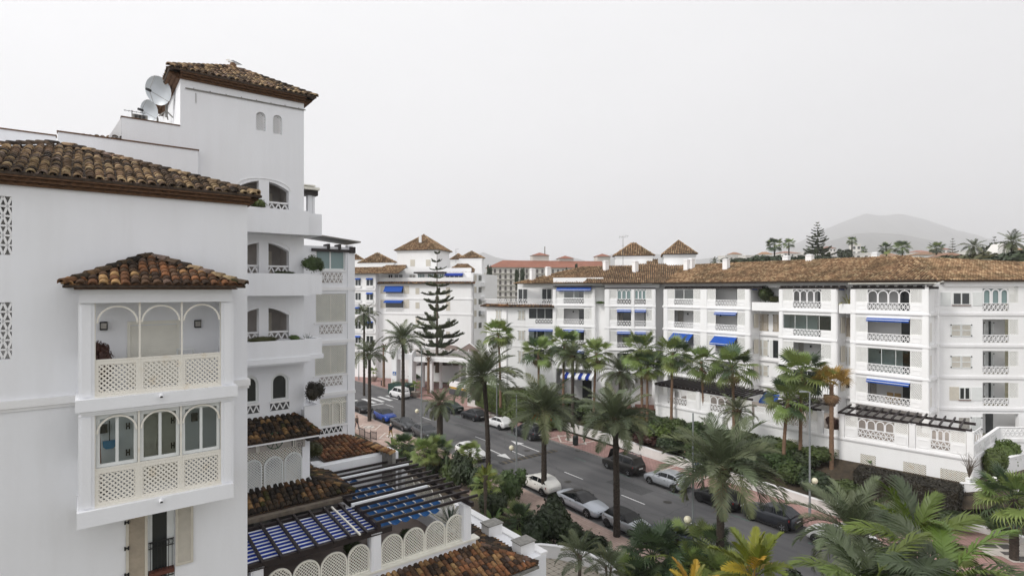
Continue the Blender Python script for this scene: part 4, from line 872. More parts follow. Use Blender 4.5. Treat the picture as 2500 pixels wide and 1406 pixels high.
# gull on the tower finial
GUW=mat('gull_white',(.75,.75,.74),.8); GUG=mat('gull_grey_back',(.22,.23,.25),.8); GUY=mat('gull_beak',(.45,.28,.05),.6)
apg=T.P((TL+TR)/2+.1,0,-TD/2); gz_=CAM+(HY-162)/F*apg.y
gu=thing('gull','grey backed white gull standing on the ridge tip of the tower roof','gull',(apg.x,apg.y,gz_),world=False,rz=R(8))
b=MB(); ring=[(-.24,.21,.02),(-.2,.225,.045),(-.12,.205,.085),(0,.17,.10),(.12,.125,.08),(.22,.09,.035),(.36,.055,.012),(.42,.05,.004)]; vs=[]
for x,z,r in ring:
 for k in range(10):a=2*math.pi*k/10; vs.append((x*1.0,r*.8*math.cos(a),z+.02+r*math.sin(a)))
b.add(vs,[(i*10+k,i*10+(k+1)%10,(i+1)*10+(k+1)%10,(i+1)*10+k)for i in range(7)for k in range(10)]); b.ball((-.2,0,.30),.062,10,7,1.15,.9,1); b.tube([(-.16,0,.2),(-.19,0,.29)],[.06,.05],8); b.build('body',GUW,gu,smooth=True)
for s_ in(-1,1):
 b=MB(); b.add([(-.1,s_*.07,.24),(0,s_*.09,.22),(.2,s_*.075,.15),(.44,s_*.02,.085),(.2,s_*.05,.20),(0,s_*.05,.285),(.1,s_*.093,.15)],[(0,1,5),(1,2,4,5),(2,3,4),(1,6,2)]); b.build('wing',GUG,gu)
 b=MB(); b.tube([(.0,s_*.03,.1),(.01,s_*.03,.0)],.008,5); b.build('leg',GUY,gu)
b=MB(); b.tube([(-.26,0,.295),(-.335,0,.28)],[.018,.004],6); b.build('beak',GUY,gu)
# ------ terrace wing in front of the left-hand building
TW_=thing('terrace_wing','low white terrace wing with mossy tiled roofs, dark pergolas and arched lattice screens','building',(-6,24,0))
def subr(par,name='roof'):
 o=bpy.data.objects.new(name,None); COL.objects.link(o); o.parent=par; o.location=-Vector(par.location); return o
Ff=Frame((-1.88,24.2),UL,NL); ZP=6.7; ZF=6.1
b=MB(); b.fb(Ff,-18,.35,-.3,ZF,-11,0); b.fb(Ff,-18,.36,ZF+.002,ZP,-.28,.0); b.build('wall',WHITE,TW_)
b=MB(); b.fb(Ff,-17.8,.0,ZF+.004,ZF+.02,-10.8,-.29); b.build('terrace_floor',mat('terrace_floor_tiles',(.20,.16,.14),.8,noise=.2,nscale=2),TW_)
b=MB(); b.fb(Ff,-18,.5,ZP,ZP+.07,-.36,.09); b.build('parapet_coping',CREAMW,TW_)
def pier(par,fr,s0,s1,z0,z1,o0=-.28,o1=.0):
 b=MB(); b.fb(fr,s0,s1,z0,z1,o0,o1); b.fb(fr,s0+.06,s1-.06,z0+.05,z1-.06,o1,o1+.025); b.fb(fr,s0-.025,s1+.025,z1,z1+.05,o0-.02,o1+.03); b.build('pier',WHITE,par)
pzt=Ff.z(918,1302)
pier(TW_,Ff,Ff.s(1131),Ff.s(1131)+.38,ZP+.07,Ff.z(1140,1232),-.36,.04); pier(TW_,Ff,Ff.s(906),Ff.s(906)+.40,ZP+.07,pzt,-.36,.04); pier(TW_,Ff,Ff.s(612),Ff.s(612)+.40,ZP+.07,Ff.z(630,1386),-.36,.04)
def arch_panel(par,fr,a,c,z0,zt,o=-.06,pitch=.085,m=CREAMW):
 r=(c-a)/2; zs=zt-r; b=MB(); lattice(b,fr,archpoly(a+.03,c-.03,z0+.03,zs,12,r-.03),o-.012,pitch,.03,.011)
 b.arch(fr,(a+c)/2,r-.004,zs,o-.03,o+.03,.06,legs=zs-z0,n=16); b.fb(fr,a+.06,c-.06,z0,z0+.05,o-.028,o+.028); b.build('arched_lattice_panel',m,par)
for x0,x1,yt in((933,987.5,1306),(988,1040.5,1290),(1041,1091,1274),(1092,1139,1258),(852,906,1331),(785,851.5,1350),(717,784.5,1370),(650,716,1391)):
 arch_panel(TW_,Ff,Ff.s(x0),Ff.s(x1),ZP+.075,Ff.z((x0+x1)/2,yt),-.14)
Fs=Frame(Ff.P(.2,0)[:2],-NL,UL)
for k in range(6):arch_panel(TW_,Fs,.35+k*.98,1.31+k*.98,ZP+.02,ZP+1.25+.1*(k%2),-.1)
b=MB(); b.fb(Fs,.0,6.4,ZF,ZP,-.25,.0); b.build('side_parapet',WHITE,TW_)
pier(TW_,Fs,6.2,6.6,ZP,ZP+1.5,-.35,.0)
# roof below the screens
r4=subr(TW_); C4=Ff.P(.45,6.42,.10); rr=1.85; E4=C4+(Uv+Ev)*rr-Vector((0,0,rr*pit)); V4=-Ev*rr+Vector((0,0,rr*pit));
tile_slope('wing',r4,E4,Uv,V4,[(-16,0),(0,0),(-rr,V4.length),(-16,V4.length)],TM3,TILE3A,su=.238,ev=.30,seed=31)
V4b=-Uv*rr+Vector((0,0,rr*pit)); tile_slope('wing',r4,E4,-Ev,V4b,[(0,0),(5.5,0),(5.5,V4b.length),(rr,V4b.length)],TM2,TILE2A,su=.238,ev=.30,seed=32)
ridge(r4,E4,C4,'w')
b=MB(); b.fb(Ff,-16,.45+rr,E4.z-.16,E4.z-.05,.2,.10+rr+.08); b.build('gutter',GREYM,TW_)
b=MB(); b.fb(Ff,-16,.45+rr-.25,0,E4.z-.165,.001,.1+rr-.2); b.build('lower_wall',WHITE,TW_)
# ledge and capped blocks beside it
A_=at(1160,1272,27.6); lf=Frame(A_[:2],(.62,-.785),(-.785,-.62)); z_=A_.z
lg=thing('boundary_wall','stepped white boundary wall with grey capped blocks beside the mossy roof corner','wall',A_)
b=MB(); b.fb(lf,-3,4.3,-.2,z_-.25,-.9,.5); b.build('wall',WHITE,lg)
b=MB(); b.fb(lf,-3,4.3,z_-.249,z_-.17,-1.0,-.6); b.fb(lf,-3,4.3,z_-.249,z_-.2,.2,.55); b.build('coping',TRIM,lg)
for q in(.9,3.3):
 b=MB(); b.fb(lf,q,q+.62,z_-.25,z_+.28,-.55,.25); b.build('block',TRIM,lg); b=MB(); b.fb(lf,q-.05,q+.67,z_+.28,z_+.32,-.6,.3); b.build('block_cap',GREYM,lg)
 # lattice pavilion
Pv=plane_at(680,24.3); pR=Pv.s(757); pz0,pz1=Pv.z(680,1188),Pv.z(680,1076)
b=MB(); b.fb(Pv,Pv.s(560),pR+.02,Pv.z(680,1215),pz0,-3,-.05); b.fb(Pv,Pv.s(738),pR-.1,pz0,pz1-.1,-.3,.02); b.fb(Pv,pR-.1,pR,pz0,pz1-.1,-.3,-.03); b.build('pavilion_wall',WHITE,TW_)
b=MB(); b.fb(Pv,Pv.s(560),pR+.1,pz0,pz0+.09,-.3,.10); b.fb(Pv,Pv.s(560),pR+.06,pz0-.08,pz0-.001,-.3,.05); b.build('pavilion_sill',TRIM,TW_)
zl=Pv.z(680,1095); b=MB(); lattice(b,Pv,rect(Pv.s(560),Pv.s(737),pz0+.1,zl),-.06,.085,.03,.011); b.build('lattice_screen',CREAM,TW_)
for x0,x1,yt in((594,640,1122),(644,691.5,1113),(693.5,738,1103)):arch_panel(TW_,Pv,Pv.s(x0),Pv.s(x1),pz0+.095,Pv.z((x0+x1)/2,yt),-.0,.08,ALU)
b=MB(); b.fb(Pv,Pv.s(560),pR+.05,pz0,pz1+.1,-.75,-.7); b.build('pavilion_shade_sheet',DOOR_BACKING,TW_)  # dark sheet added close behind the lattice, its colour standing for shade in the holes
SIGN=mat('faded_sign_board',(.50,.46,.42),.7,noise=.2,nscale=3); SIGNG=mat('sign_green',(.015,.07,.03),.6); SIGNT=mat('sign_lettering',(.05,.045,.045),.7)
b=MB(); b.fb(Pv,Pv.s(560),Pv.s(712),zl+.01,pz1+.25,-.05,-.0); sg=b.build('sign_band',SIGN,TW_)
for x in(629,718):
 b=MB(); b.fb(Pv,Pv.s(x)-.06,Pv.s(x)-.01,zl-.02,pz1+.1,0,.05); b.fb(Pv,Pv.s(x)+.02,Pv.s(x)+.06,zl-.02,pz1+.1,0,.05); b.build('sign_batten',CREAM,TW_)
wc=(Pv.s(671),Pv.z(671,1075)); wr=.35; b=MB()
pts=[(wc[0]+wr*math.cos(a*math.pi/12),wc[1]+wr*math.sin(a*math.pi/12))for a in range(24)]
for(p,q)in zip(pts,pts[1:]+pts[:1]):b.bar(Pv.P(p[0],p[1],.012),Pv.P(q[0],q[1],.012),.035,.012,tuple(NL)+(0,))
for k in range(8):a=k*math.pi/4+.35; b.bar(Pv.P(wc[0],wc[1],.012),Pv.P(wc[0]+wr*math.cos(a),wc[1]+wr*math.sin(a),.012),.03,.012,tuple(NL)+(0,))
b.build('wheel_emblem',SIGNG,sg)
def text(s_,fr,a,z,size,m,par,name,o=.008,tilt=0.0):
 cu=bpy.data.curves.new(name,'FONT'); cu.body=s_; cu.size=size; cu.extrude=.004; cu.materials.append(m); t0=bpy.data.objects.new(name,cu); COL.objects.link(t0); me=bpy.data.meshes.new_from_object(t0.evaluated_get(bpy.context.evaluated_depsgraph_get())); bpy.data.objects.remove(t0); t=bpy.data.objects.new(name,me); COL.objects.link(t); t.parent=par
 X=V3(fr.d,0); Z=Vector((0,0,1)); M=Matrix((X,Z,X.cross(Z))).transposed().to_4x4(); t.matrix_local=Matrix.Translation(fr.P(a,z,o))@M@Matrix.Rotation(tilt,4,'Z'); return t
text('POSITIVO',Pv,Pv.s(601),Pv.z(610,1094),.17,SIGNT,sg,'lettering')
sg2=MB(); x0,x1=Pv.s(722),Pv.s(743); sg2.hexa([Pv.P(x0,Pv.z(730,1090),.06),Pv.P(x1,Pv.z(730,1090),.06),Pv.P(x1,Pv.z(730,1090),.10),Pv.P(x0,Pv.z(730,1090),.10),Pv.P(x0-.03,Pv.z(730,1070),.06),Pv.P(x1,Pv.z(730,1070),.06),Pv.P(x1,Pv.z(730,1070),.10),Pv.P(x0-.03,Pv.z(730,1070),.10)]); s2=sg2.build('sign_plate',SIGN,TW_)
text('02',Pv,x0+.05,Pv.z(730,1088),.26,SIGNT,s2,'numerals',.104); text('PLAYA',Pv,x0+.03,Pv.z(730,1076),.09,SIGNT,s2,'lettering',.104)
b=MB(); b.fb(Pv,Pv.s(743),Pv.s(757)+.25,pz1-.1,pz1+.12,-1.6,.45); b.build('corner_beam',DARKW,TW_)
# pavilion roof
Pe=Pv.off(.5); ze=Pe.z(690,1073); r1=subr(TW_); d1=(T.O-Pe.O).dot(-NL); zt1=T.z(680,1015.5); E1=Pe.P(Pe.s(782),ze); V1=-Ev*d1+Vector((0,0,zt1-ze)); tp=T.P(T.s(718),zt1); xs1=(tp-E1).dot(Uv)
tile_slope('wing',r1,E1,Uv,V1,[(-6,0),(0,0),(xs1,V1.length),(-6,V1.length)],TM2,TILE2A,su=.238,ev=.29,seed=41)
V1b=Uv*xs1+Vector((0,0,zt1-ze)); tile_slope('wing',r1,E1,-Ev,V1b,[(0,0),(d1,0),(d1,V1b.length)],TM2,TILE2A,su=.238,ev=.29,seed=42); ridge(r1,E1,tp,'d')
b=MB(); b.fb(Pe,-6+Pe.s(782),Pe.s(782)-.05,ze-.10,ze-.04,-.03,.03); b.build('fascia_strip',TRIM,TW_)
# roof between pavilion and pergola
r3=subr(TW_); T3=at(765,1166,25.2); q3=1.42; E3=T3+(Uv+Ev)*q3-Vector((0,0,q3*pit)); V3_=-Ev*q3+Vector((0,0,q3*pit))
tile_slope('wing',r3,E3,Uv,V3_,[(-7.5,0),(0,0),(-q3,V3_.length),(-7.5,V3_.length)],TM2,TILE2A,su=.238,ev=.30,seed=51)
V3b=-Uv*q3+Vector((0,0,q3*pit)); tile_slope('wing',r3,E3,-Ev,V3b,[(0,0),(4.5,0),(4.5,V3b.length),(q3,V3b.length)],TM2,TILE2A,su=.238,ev=.30,seed=52); ridge(r3,E3,T3,'d')
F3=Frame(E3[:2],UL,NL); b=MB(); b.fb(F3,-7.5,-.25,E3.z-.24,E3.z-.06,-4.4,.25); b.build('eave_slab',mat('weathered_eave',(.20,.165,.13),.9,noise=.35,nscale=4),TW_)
b=MB(); b.fb(F3,-7.5,-.5,ZF,E3.z-.245,-4.3,-.8); b.build('inner_wall',mat('dark_grey_wall',(.24,.24,.24),.8,noise=.1),TW_)  # inner terrace wall in an even dark grey
for q in(-5.6,-3.4):b=MB(); b.fb(F3,q,q+1.5,ZF+.02,ZF+2.1,-.8,-.74); b.build('terrace_door',DOOR_BACKING,TW_)
# striped pergola
zb_,zf_=8.52,8.36; dB=2.75
def fz(o):return zf_+(zb_-zf_)*(-o/dB)
b=MB(); b.fb(Ff,Ff.s(583),Ff.s(912)+.75,zf_-.22,zf_,-.09,.07); b.build('front_beam',DARKW,TW_)
b=MB(); Bq=Ff.off(-dB); b.fb(Ff,Bq.s(590),Bq.s(842),zb_-.2,zb_,-dB-.07,-dB+.07); b.build('back_beam',DARKW,TW_)
fr_=[638,685,730,773,814,853,893]; cloth_z=-.20
for x in fr_:
 s_=Ff.s(x); b=MB(); b.bar(Ff.P(s_,fz(.2)+.05,.25),Ff.P(s_,fz(-dB)+.05,-dB-.1),.085,.11); b.build('rafter',DARKW,TW_)
sL,sR=Ff.s(560),Ff.s(893)+.55
NB=18
b=MB()
for k in range(NB):
 o0,o1=-.12-(dB-.25)*k/NB,-.12-(dB-.25)*(k+1)/NB; m_=(o0+o1)/2; dip=.06 if k%2==0 else 0
 b.quad(Ff.P(sL,fz(o0)-.10,o0),Ff.P(sR,fz(o0)-.10,o0),Ff.P(sR,fz(m_)-.12-.03,m_),Ff.P(sL,fz(m_)-.12-.03,m_)); b.quad(Ff.P(sL,fz(m_)-.15,m_),Ff.P(sR,fz(m_)-.15,m_),Ff.P(sR,fz(o1)-.10,o1),Ff.P(sL,fz(o1)-.10,o1))
b.build('awning_cloth',BLUED,TW_)
for k in range(9):
 o=-.30-k*.275; b=MB(); b.fb(Ff,sL,sR,fz(o)-.085,fz(o)-.06,o-.03,o+.03); b.build('awning_slat',CLOTHW,TW_)
b=MB(); s_=Ff.s(876); b.bar(Ff.P(s_,fz(.1)+.03,.12),Ff.P(s_-.06,fz(-dB)+.03,-dB),.07,.06); b.build('awning_rail',CREAMW,TW_)
# slatted pergola
p0,p1=Ff.s(915)+.02,Ff.s(1165); zq=8.55
for k in range(11):
 o=.02-.68*k; b=MB(); b.fb(Ff,p0,p1,zq,zq+.11,o-.045,o+.045); b.build('pergola_beam',DARKW,TW_)
 if k in(3,8):b=MB(); b.fb(Ff,p0-(.1 if k==3 else 0),p1-.5-.8*(k==3),zq+.04,zq+.17,o-.2,o-.09); b.build('awning_tube',CLOTHW,TW_)
for s_,e0,e1 in((p0+.12,-7.2,.1),(Ff.s(1131)+.18,-7.2,.45)):
 b=MB(); b.fb(Ff,s_-.07,s_+.07,zq-.19,zq-.002,e0,e1); b.build('support_beam',DARKW,TW_)
wave=MB(); bars=MB()
for k in range(10):
 if k in(7,):continue
 o0,o1=-.05-.68*k,-.60-.68*k; e={0:2.75,1:3.0,2:2.95,3:2.9}.get(k,2.1 if k<8 else 1.5); x=p0+.25
 while x<p0+e:
  n_=5
  for i in range(n_):
   f=lambda q:zq-.16-.11*math.sin(math.pi*q/n_)
   wave.quad(Ff.P(x+.42*i/n_,f(i),o0),Ff.P(x+.42*(i+1)/n_,f(i+1),o0),Ff.P(x+.42*(i+1)/n_,f(i+1),o1),Ff.P(x+.42*i/n_,f(i),o1))
  bars.fb(Ff,x+.415,x+.455,zq-.165,zq-.14,o1,o0); x+=.45
wave.build('awning_cloth',BLUEL,TW_,label='mid blue scalloped shade cloth hung between the dark beams'); bars.build('awning_slats',CLOTHW,TW_,kind='stuff')
# white walls and reddish roof behind the pergola
Pf=plane_at(782,27.6); r2=subr(TW_)
fl=Pf.P(Pf.s(770),Pf.z(782,1124)); frr=Pf.P(Pf.s(940),Pf.z(937,1103)); zf2=(fl.z+frr.z)/2-.02; E2=Pf.P(Pf.s(945),zf2); d2=(G.O-Pf.O).dot(-NL); V2=-Ev*d2+Vector((0,0,9.5-zf2)); xr=(G.P(G.s(838),0)-G.P(0,0)).dot(Uv)+(G.O-Pf.O).dot(UL)+(Pf.O-Vector(E2[:2])).dot(UL)
tile_slope('wing',r2,E2,Uv,V2,[(-3.4,0),(0,0),(min(xr,-.6),V2.length),(-3.6,V2.length)],TM2,TILE4A,su=.24,ev=.28,seed=61)
b=MB(); b.fb(Pf,Pf.s(764),Pf.s(968),6.0,zf2-.12,-.9,.22); b.fb(Pf,Pf.s(764),Pf.s(950),zf2-.119,zf2-.03,-.5,.10); b.build('white_upstand',WHITE,TW_)
A2,B2=G.P(G.s(848),9.35,.1),at(962,1106,29.0); b=MB(); t2=(B2-A2).normalized(); n2=Vector((t2.y,-t2.x,0));
b.hexa([A2-n2*.12-Vector((0,0,2)),B2-n2*.12-Vector((0,0,2)),B2+n2*.12-Vector((0,0,2)),A2+n2*.12-Vector((0,0,2)),A2-n2*.12,B2-n2*.12,B2+n2*.12,A2+n2*.12]); b.build('party_wall',GREYM,TW_)
for k in range(17):
 p=A2.lerp(B2,(k+.5)/17); o=bpy.data.objects.new('ridge_tile',RIDGE['w']); COL.objects.link(o); o.parent=r2; X=t2; Y=Vector((-n2.x,-n2.y,.25)).normalized(); o.matrix_local=Matrix.Translation(p+n2*.3-Vector((0,0,.06)))@Matrix((X,Y,X.cross(Y))).transposed().to_4x4()
finish_tiles('wing',300)
# little tiled court at the bottom with its curved wall
PLZ=bpy.data.materials.new('court_tiles'); PLZ.use_nodes=True; n=PLZ.node_tree.nodes; l=PLZ.node_tree.links.new; bb=n['Principled BSDF']; bb.inputs['Roughness'].default_value=.6; bb.inputs['Base Color'].default_value=(.40,.36,.30,1)
zc=.6; cq=[gnd(x,y,zc)for x,y in((1255,1356),(1300,1353),(1360,1357),(1420,1368),(1470,1388),(1520,1425),(1560,1480),(1250,1480),(1180,1420))]
b=MB(); b.slab([(p.x,p.y)for p in cq],-.2,zc); ct=b.build('court',PLZ,kind='structure',label='small cream tiled court with dark diamond insets behind a curved white wall',category='court')
ct_fr=Frame(gnd(1330,1380,zc)[:2],UL,NL)
GROUT=mat('tile_grout',(.20,.17,.14),.9); b=MB(); bd=MB(); pq=[(p.x,p.y)for p in cq]; st_=.42
def inc(p):return inside((p[0],p[1]),pq)
for i in range(-14,15):
 for j in range(-14,15):
  c=ct_fr.P(i*st_,zc,j*st_)
  if not inc(c):continue
  x=c
  if inc(ct_fr.P((i+1)*st_,0,j*st_)):b.bar(c+Vector((0,0,.003)),ct_fr.P((i+1)*st_,zc+.003,j*st_),.02,.004)
  if inc(ct_fr.P(i*st_,0,(j+1)*st_)):b.bar(c+Vector((0,0,.003)),ct_fr.P(i*st_,zc+.003,(j+1)*st_),.02,.004)
  bd.quad(*[c+V3(UL)*dx+V3(NL)*dy+Vector((0,0,.008))for dx,dy in((.075,0),(0,.075),(-.075,0),(0,-.075))])
b.build('tile_joint',GROUT,ct,kind='stuff'); bd.build('dark_diamond',STONED,ct,kind='stuff')
cw=[Vector(gnd(x,y,zc)[:2])for x,y in((1262,1366),(1285,1360),(1320,1358),(1360,1362),(1400,1371),(1440,1383),(1475,1400),(1500,1425),(1520,1460))]
wall_run(cw,.22,0,zc+.75,'curved_wall','curved white parapet round the small tiled court',TRIM)
b=MB(); ROCK=mat('garden_rocks',(.26,.16,.10),.9,noise=.4,nscale=5,bump=.4,bscale=8)
for k in range(26):
 t=k/25*(len(cw)-1.01); i=int(t); p=cw[i].lerp(cw[i+1],t-i); rg=random.uniform(.16,.32); q=(p-Vector(gnd(1340,1400,0)[:2])).normalized()
 bb_=MB(); bb_.ball((p.x+q.x*.6+random.uniform(-.1,.1),p.y+q.y*.6,.75),rg,7,5,1.2,1,.7); o=bb_.build('garden_rock',ROCK); tag(o,'brown rough rock edging the bed behind the curved white wall','rock','rocks along the curved wall')
 # ------ right-hand apartment block
RB=thing('apartment_block','long white apartment block with brown tiled roof and blue awnings across the street','building',(24,60,0))
SBZ=[6.6,9.5,12.4,15.3]; EAVE=18.5
RF=Frame((23.7,66.9),(.595,-.804),(-.804,-.595)); FF=Frame((12.4,73.9),(.968,-.252),(-.252,-.968)); DF=Frame((5.8,77.8),(.936,-.351),(-.351,-.936)); CF=Frame((5.8,77.9),(.984,-.177),(-.177,-.984))
BF=Frame((1.9,79.2),(.98,-.2),(-.2,-.98)); AF=Frame((-.82,79.6),(.72,-.69),(-.69,-.72)); MF=Frame((39.4,51.0),(.998,-.056),(-.056,-.998))
kR=RF.P(RF.s(2268),0); LF=Frame(kR[:2],(.75,.66),(.66,-.75))
def inner(fr,a,c,z0,z1,dep=1.9,door=None):
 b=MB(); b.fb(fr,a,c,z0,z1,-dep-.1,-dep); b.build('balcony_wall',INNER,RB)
 if door is not False:
  w_=(c-a); x=a+w_*(door or .55); b=MB(); b.fb(fr,x,min(x+1.5,c-.1),z0+.02,z0+2.1,-dep,-dep+.03); b.build('balcony_door',GLASSD,RB); b=MB(); b.fb(fr,x-.06,x,z0+.02,z0+2.15,-dep,-dep+.06); b.fb(fr,min(x+1.5,c-.1),min(x+1.56,c-.04),z0+.02,z0+2.15,-dep,-dep+.06); b.build('door_frame',ALU,RB)
def band(fr,a,c,z,o=.14):
 b=MB(); b.fb(fr,a,c,z+.0,z+.30,-2.0,o-.03); b.fb(fr,a-.02,c+.02,z+.06,z+.2,o-.029,o+.03); b.build('floor_band',TRIM,RB)
def awning(fr,a,c,z,out_,drop,par=None):
 b=MB(); n_=6; P=fr.P
 prof=[(0.05,z),(out_,z-drop),(out_+.005,z-drop-.22)]
 for(o0,z0),(o1,z1)in zip(prof,prof[1:]):b.quad(P(a,z0,o0),P(c,z0,o0),P(c,z1,o1),P(a,z1,o1))
 b.quad(P(a,z,.05),P(a,z-drop,out_),P(a,z-drop-.1,out_*.9),P(a,z-.1,.05)); b.quad(P(c,z,.05),P(c,z-.1,.05),P(c,z-drop-.1,out_*.9),P(c,z-drop,out_))
 o=b.build('awning',BLUE,RB); b=MB(); b.quad(P(a,z-drop-.03,out_+.012),P(c,z-drop-.03,out_+.012),P(c,z-drop-.085,out_+.014),P(a,z-drop-.085,out_+.014)); b.fb(fr,a-.03,c+.03,z-.02,z+.09,.02,.14); b.build('awning_stripe',CLOTHW,o); return o
def bay(fr,pa,pl0,pl1,pb,k,kind,top=False,n_arch=4,sp=True,ns=0,doorpos=None):
 """one balcony between piers: px columns pa..pb, the open part pl0..pl1"""
 a,l0,l1,c=(fr.s(x)for x in(pa,pl0,pl1,pb)); z=SBZ[k-1]; zf=z+.3; zr=z+1.14; zt=(z+2.63)if not top else z+2.42; zs2=z+2.9
 inner(fr,a-.2,c+.2,zf,zs2+(.3 if top else 0),door=doorpos)
 b=MB()
 if l0-a>.1:b.fb(fr,a,l0,zf,zr,-.16,.04); b.wall(fr,a+.1,l0-.1,zf+.16,zr-.2,.04,.065,[(a+.18,l0-.18,zf+.24,zr-.28)])
 if c-l1>.1:b.fb(fr,l1,c,zf,zr,-.16,.04); b.wall(fr,l1+.1,c-.1,zf+.16,zr-.2,.04,.065,[(l1+.18,c-.18,zf+.24,zr-.28)])
 b.fb(fr,l0,l1,zf,zf+.14,-.16,.04); b.build('parapet',WHITE2,RB)
 b=MB(); tri_lattice(b,fr,l0,l1,zf+.14,zr-.07,-.09,.02,2,.05,.36); b.fb(fr,l0,l1,zr-.07,zr,-.12,.05); b.build('balustrade',TRIM,RB)
 if not top:b=MB(); b.fb(fr,a,c,zt,zs2-.001,-.16,.02); b.build('lintel',WHITE2,RB)
 for x0,x1 in((a,l0),(l1,c)):
  if x1-x0<.1 or(kind=='glass' and sp is True and ns==1):continue
  b=MB(); b.wall(fr,x0,x1,zr,zt,-.06,0,[(x0+.06,x1-.06,zr+.06,zt-.06)]); lattice(b,fr,rect(x0+.05,x1-.05,zr+.05,zt-.05),-.04,.10,.05,.012); b.build('lattice_screen',LATW,RB)
 if kind=='short':awning(fr,l0,l1,zt-.02,.35,.12)
 if kind=='long':awning(fr,l0-.1,l1,zt+.02,1.1,.75)
 if kind in('glass','glassd'):
  g0,g1=(a,c)if ns==1 else(l0,l1); n_=max(2,int((g1-g0)/1.0)); b=MB(); b.quad(fr.P(g0,zr,-.10),fr.P(g1,zr,-.10),fr.P(g1,zt,-.10),fr.P(g0,zt,-.10)); go=b.build('glass_screen',GLASSG if kind=='glass' else GLASSD,RB)
  b=MB()
  for i in range(n_+1):x=g0+(g1-g0)*i/n_; b.fb(fr,x-.02,x+.02,zr,zt,-.12,-.08)
  b.fb(fr,g0,g1,zt-.05,zt-.001,-.13,-.07); b.build('mullions',ALU,go)
 if kind=='arches':
  wv=(l1-l0)/n_arch; b=MB()
  for i in range(n_arch):b.arch(fr,l0+wv*(i+.5),wv/2-.005,zt-.12-wv/2,-.06,.0,.07,n=10,legs=max(.05,zt-.12-wv/2-zr))
  b.fb(fr,l0,l1,zt-.07,zt,-.06,0)
  for i in range(n_arch):b.fb(fr,l0+wv*(i+.5)-.02,l0+wv*(i+.5)+.02,zt-.12,zt-.07,-.05,-.01)
  b.build('arched_screen',TRIM,RB)
  if ns==2:b=MB(); b.quad(fr.P(l0,zr,-.09),fr.P(l1,zr,-.09),fr.P(l1,zt-.1,-.09),fr.P(l0,zt-.1,-.09)); b.build('glass_screen',BLIND,RB)
 if kind=='window':
  b=MB(); m_=(l0+l1)/2; b.wall(fr,l0,l1,zr,zt,-.12,-.06,[(l0+.07,m_-.04,zr+.07,zt-.07),(m_+.04,l1-.07,zr+.07,zt-.07)]); wo=b.build('window',ALU,RB)
  for q0,q1 in((l0+.06,m_-.03),(m_+.03,l1-.06)):b=MB(); b.quad(fr.P(q0,zr+.06,-.09),fr.P(q1,zr+.06,-.09),fr.P(q1,zt-.06,-.09),fr.P(q0,zt-.06,-.09)); b.build('pane',GLASS,wo)
def rpier(fr,p0,p1,z0=3.5,z1=17.7):
 a,c=fr.s(p0),fr.s(p1); b=MB(); b.fb(fr,a,c,z0,z1,-.5,.10); b.fb(fr,a+.08,c-.08,z0,z1-.06,.10,.125); b.build('pier',WHITE2,RB)
def sidewall(fr,px,o0=-2.0,o1=.02,z0=3.5,z1=17.6):
 s_=fr.s(px); b=MB(); b.fb(fr,s_-.1,s_+.1,z0,z1,o0,o1); b.build('side_wall',WHITE2,RB)
def shutter_pair(fr,p0,p1,z0,z1,o=.0,m=SHUT,open_=False,par=None):
 a,c=fr.s(p0),fr.s(p1); m_=(a+c)/2
 for q0,q1 in((a,m_-.02),(m_+.02,c)):
  b=MB(); b.wall(fr,q0,q1,z0,z1,o+.0,o+.05,[(q0+.07,q1-.07,z0+.08,(z0+z1)/2-.04),(q0+.07,q1-.07,(z0+z1)/2+.04,z1-.08)]); so=b.build('shutter',ALU if m is SHUT else m,RB); b=MB()
  z=z0+.08
  while z<z1-.1:b.fb(fr,q0+.07,q1-.07,z,z+.045,o+.005,o+.03); z+=.075
  b.build('louvres',m,so)
 for x,zz in((a,z0+.08),(a,z1-.08),(c,z0+.08),(c,z1-.08)):b=MB(); b.fb(fr,x-.05,x+.05,zz-.05,zz+.05,o+.05,o+.07); b.build('hinge',IRON,RB)
 # --- main straight front (five bays) ---------
x_end=RF.s(2268); x_beg=RF.s(1621)
for k in range(1,5):
 z=SBZ[k-1]
 for p0,p1 in((1619,1833),(1902,2045),(2077,2269)):band(RF,RF.s(p0),RF.s(p1),z)
 b=MB(); b.fb(RF.off(-1.8),RF.off(-1.8).s(1826),RF.off(-1.8).s(2120),z+.05,z+.25,-.3,.06); b.build('floor_band',TRIM,RB)
for p0,p1 in((1621,1631),(1711,1727),(1820,1831),(1903,1912),(2030,2043),(2078,2090),(2252,2268)):rpier(RF,p0,p1)
for px in(1622,1830,1904,2042,2079):sidewall(RF,px)
bay(RF,1631,1646,1693,1711,4,'window',True); bay(RF,1727,1747,1800,1820,4,'open',True)
bay(RF,1631,1646,1693,1711,3,'open'); bay(RF,1727,1747,1800,1820,3,'short'); bay(RF,1631,1646,1693,1711,2,'long'); bay(RF,1727,1747,1800,1820,2,'long'); bay(RF,1631,1646,1693,1711,1,'open'); bay(RF,1727,1747,1800,1820,1,'open')
bay(RF,1912,1936.5,2005,2030,4,'arches',True); bay(RF,1912,1936.5,2005,2030,3,'glass',ns=1); bay(RF,1912,1936.5,2005,2030,2,'open',doorpos=.62); bay(RF,1912,1936.5,2005,2030,1,'glassd')
bay(RF,2090,2118,2222,2252,4,'arches',True); bay(RF,2090,2118,2222,2252,3,'short',doorpos=.58); bay(RF,2090,2118,2222,2252,2,'glass',doorpos=.6); bay(RF,2090,2118,2222,2252,1,'short',doorpos=.6)
R2f=RF.off(-1.95)
b=MB(); b.fb(R2f,R2f.s(1600),R2f.s(2290),2.2,18.3,-.4,-.03-.1); b.build('rear_wall',WHITE2,RB)
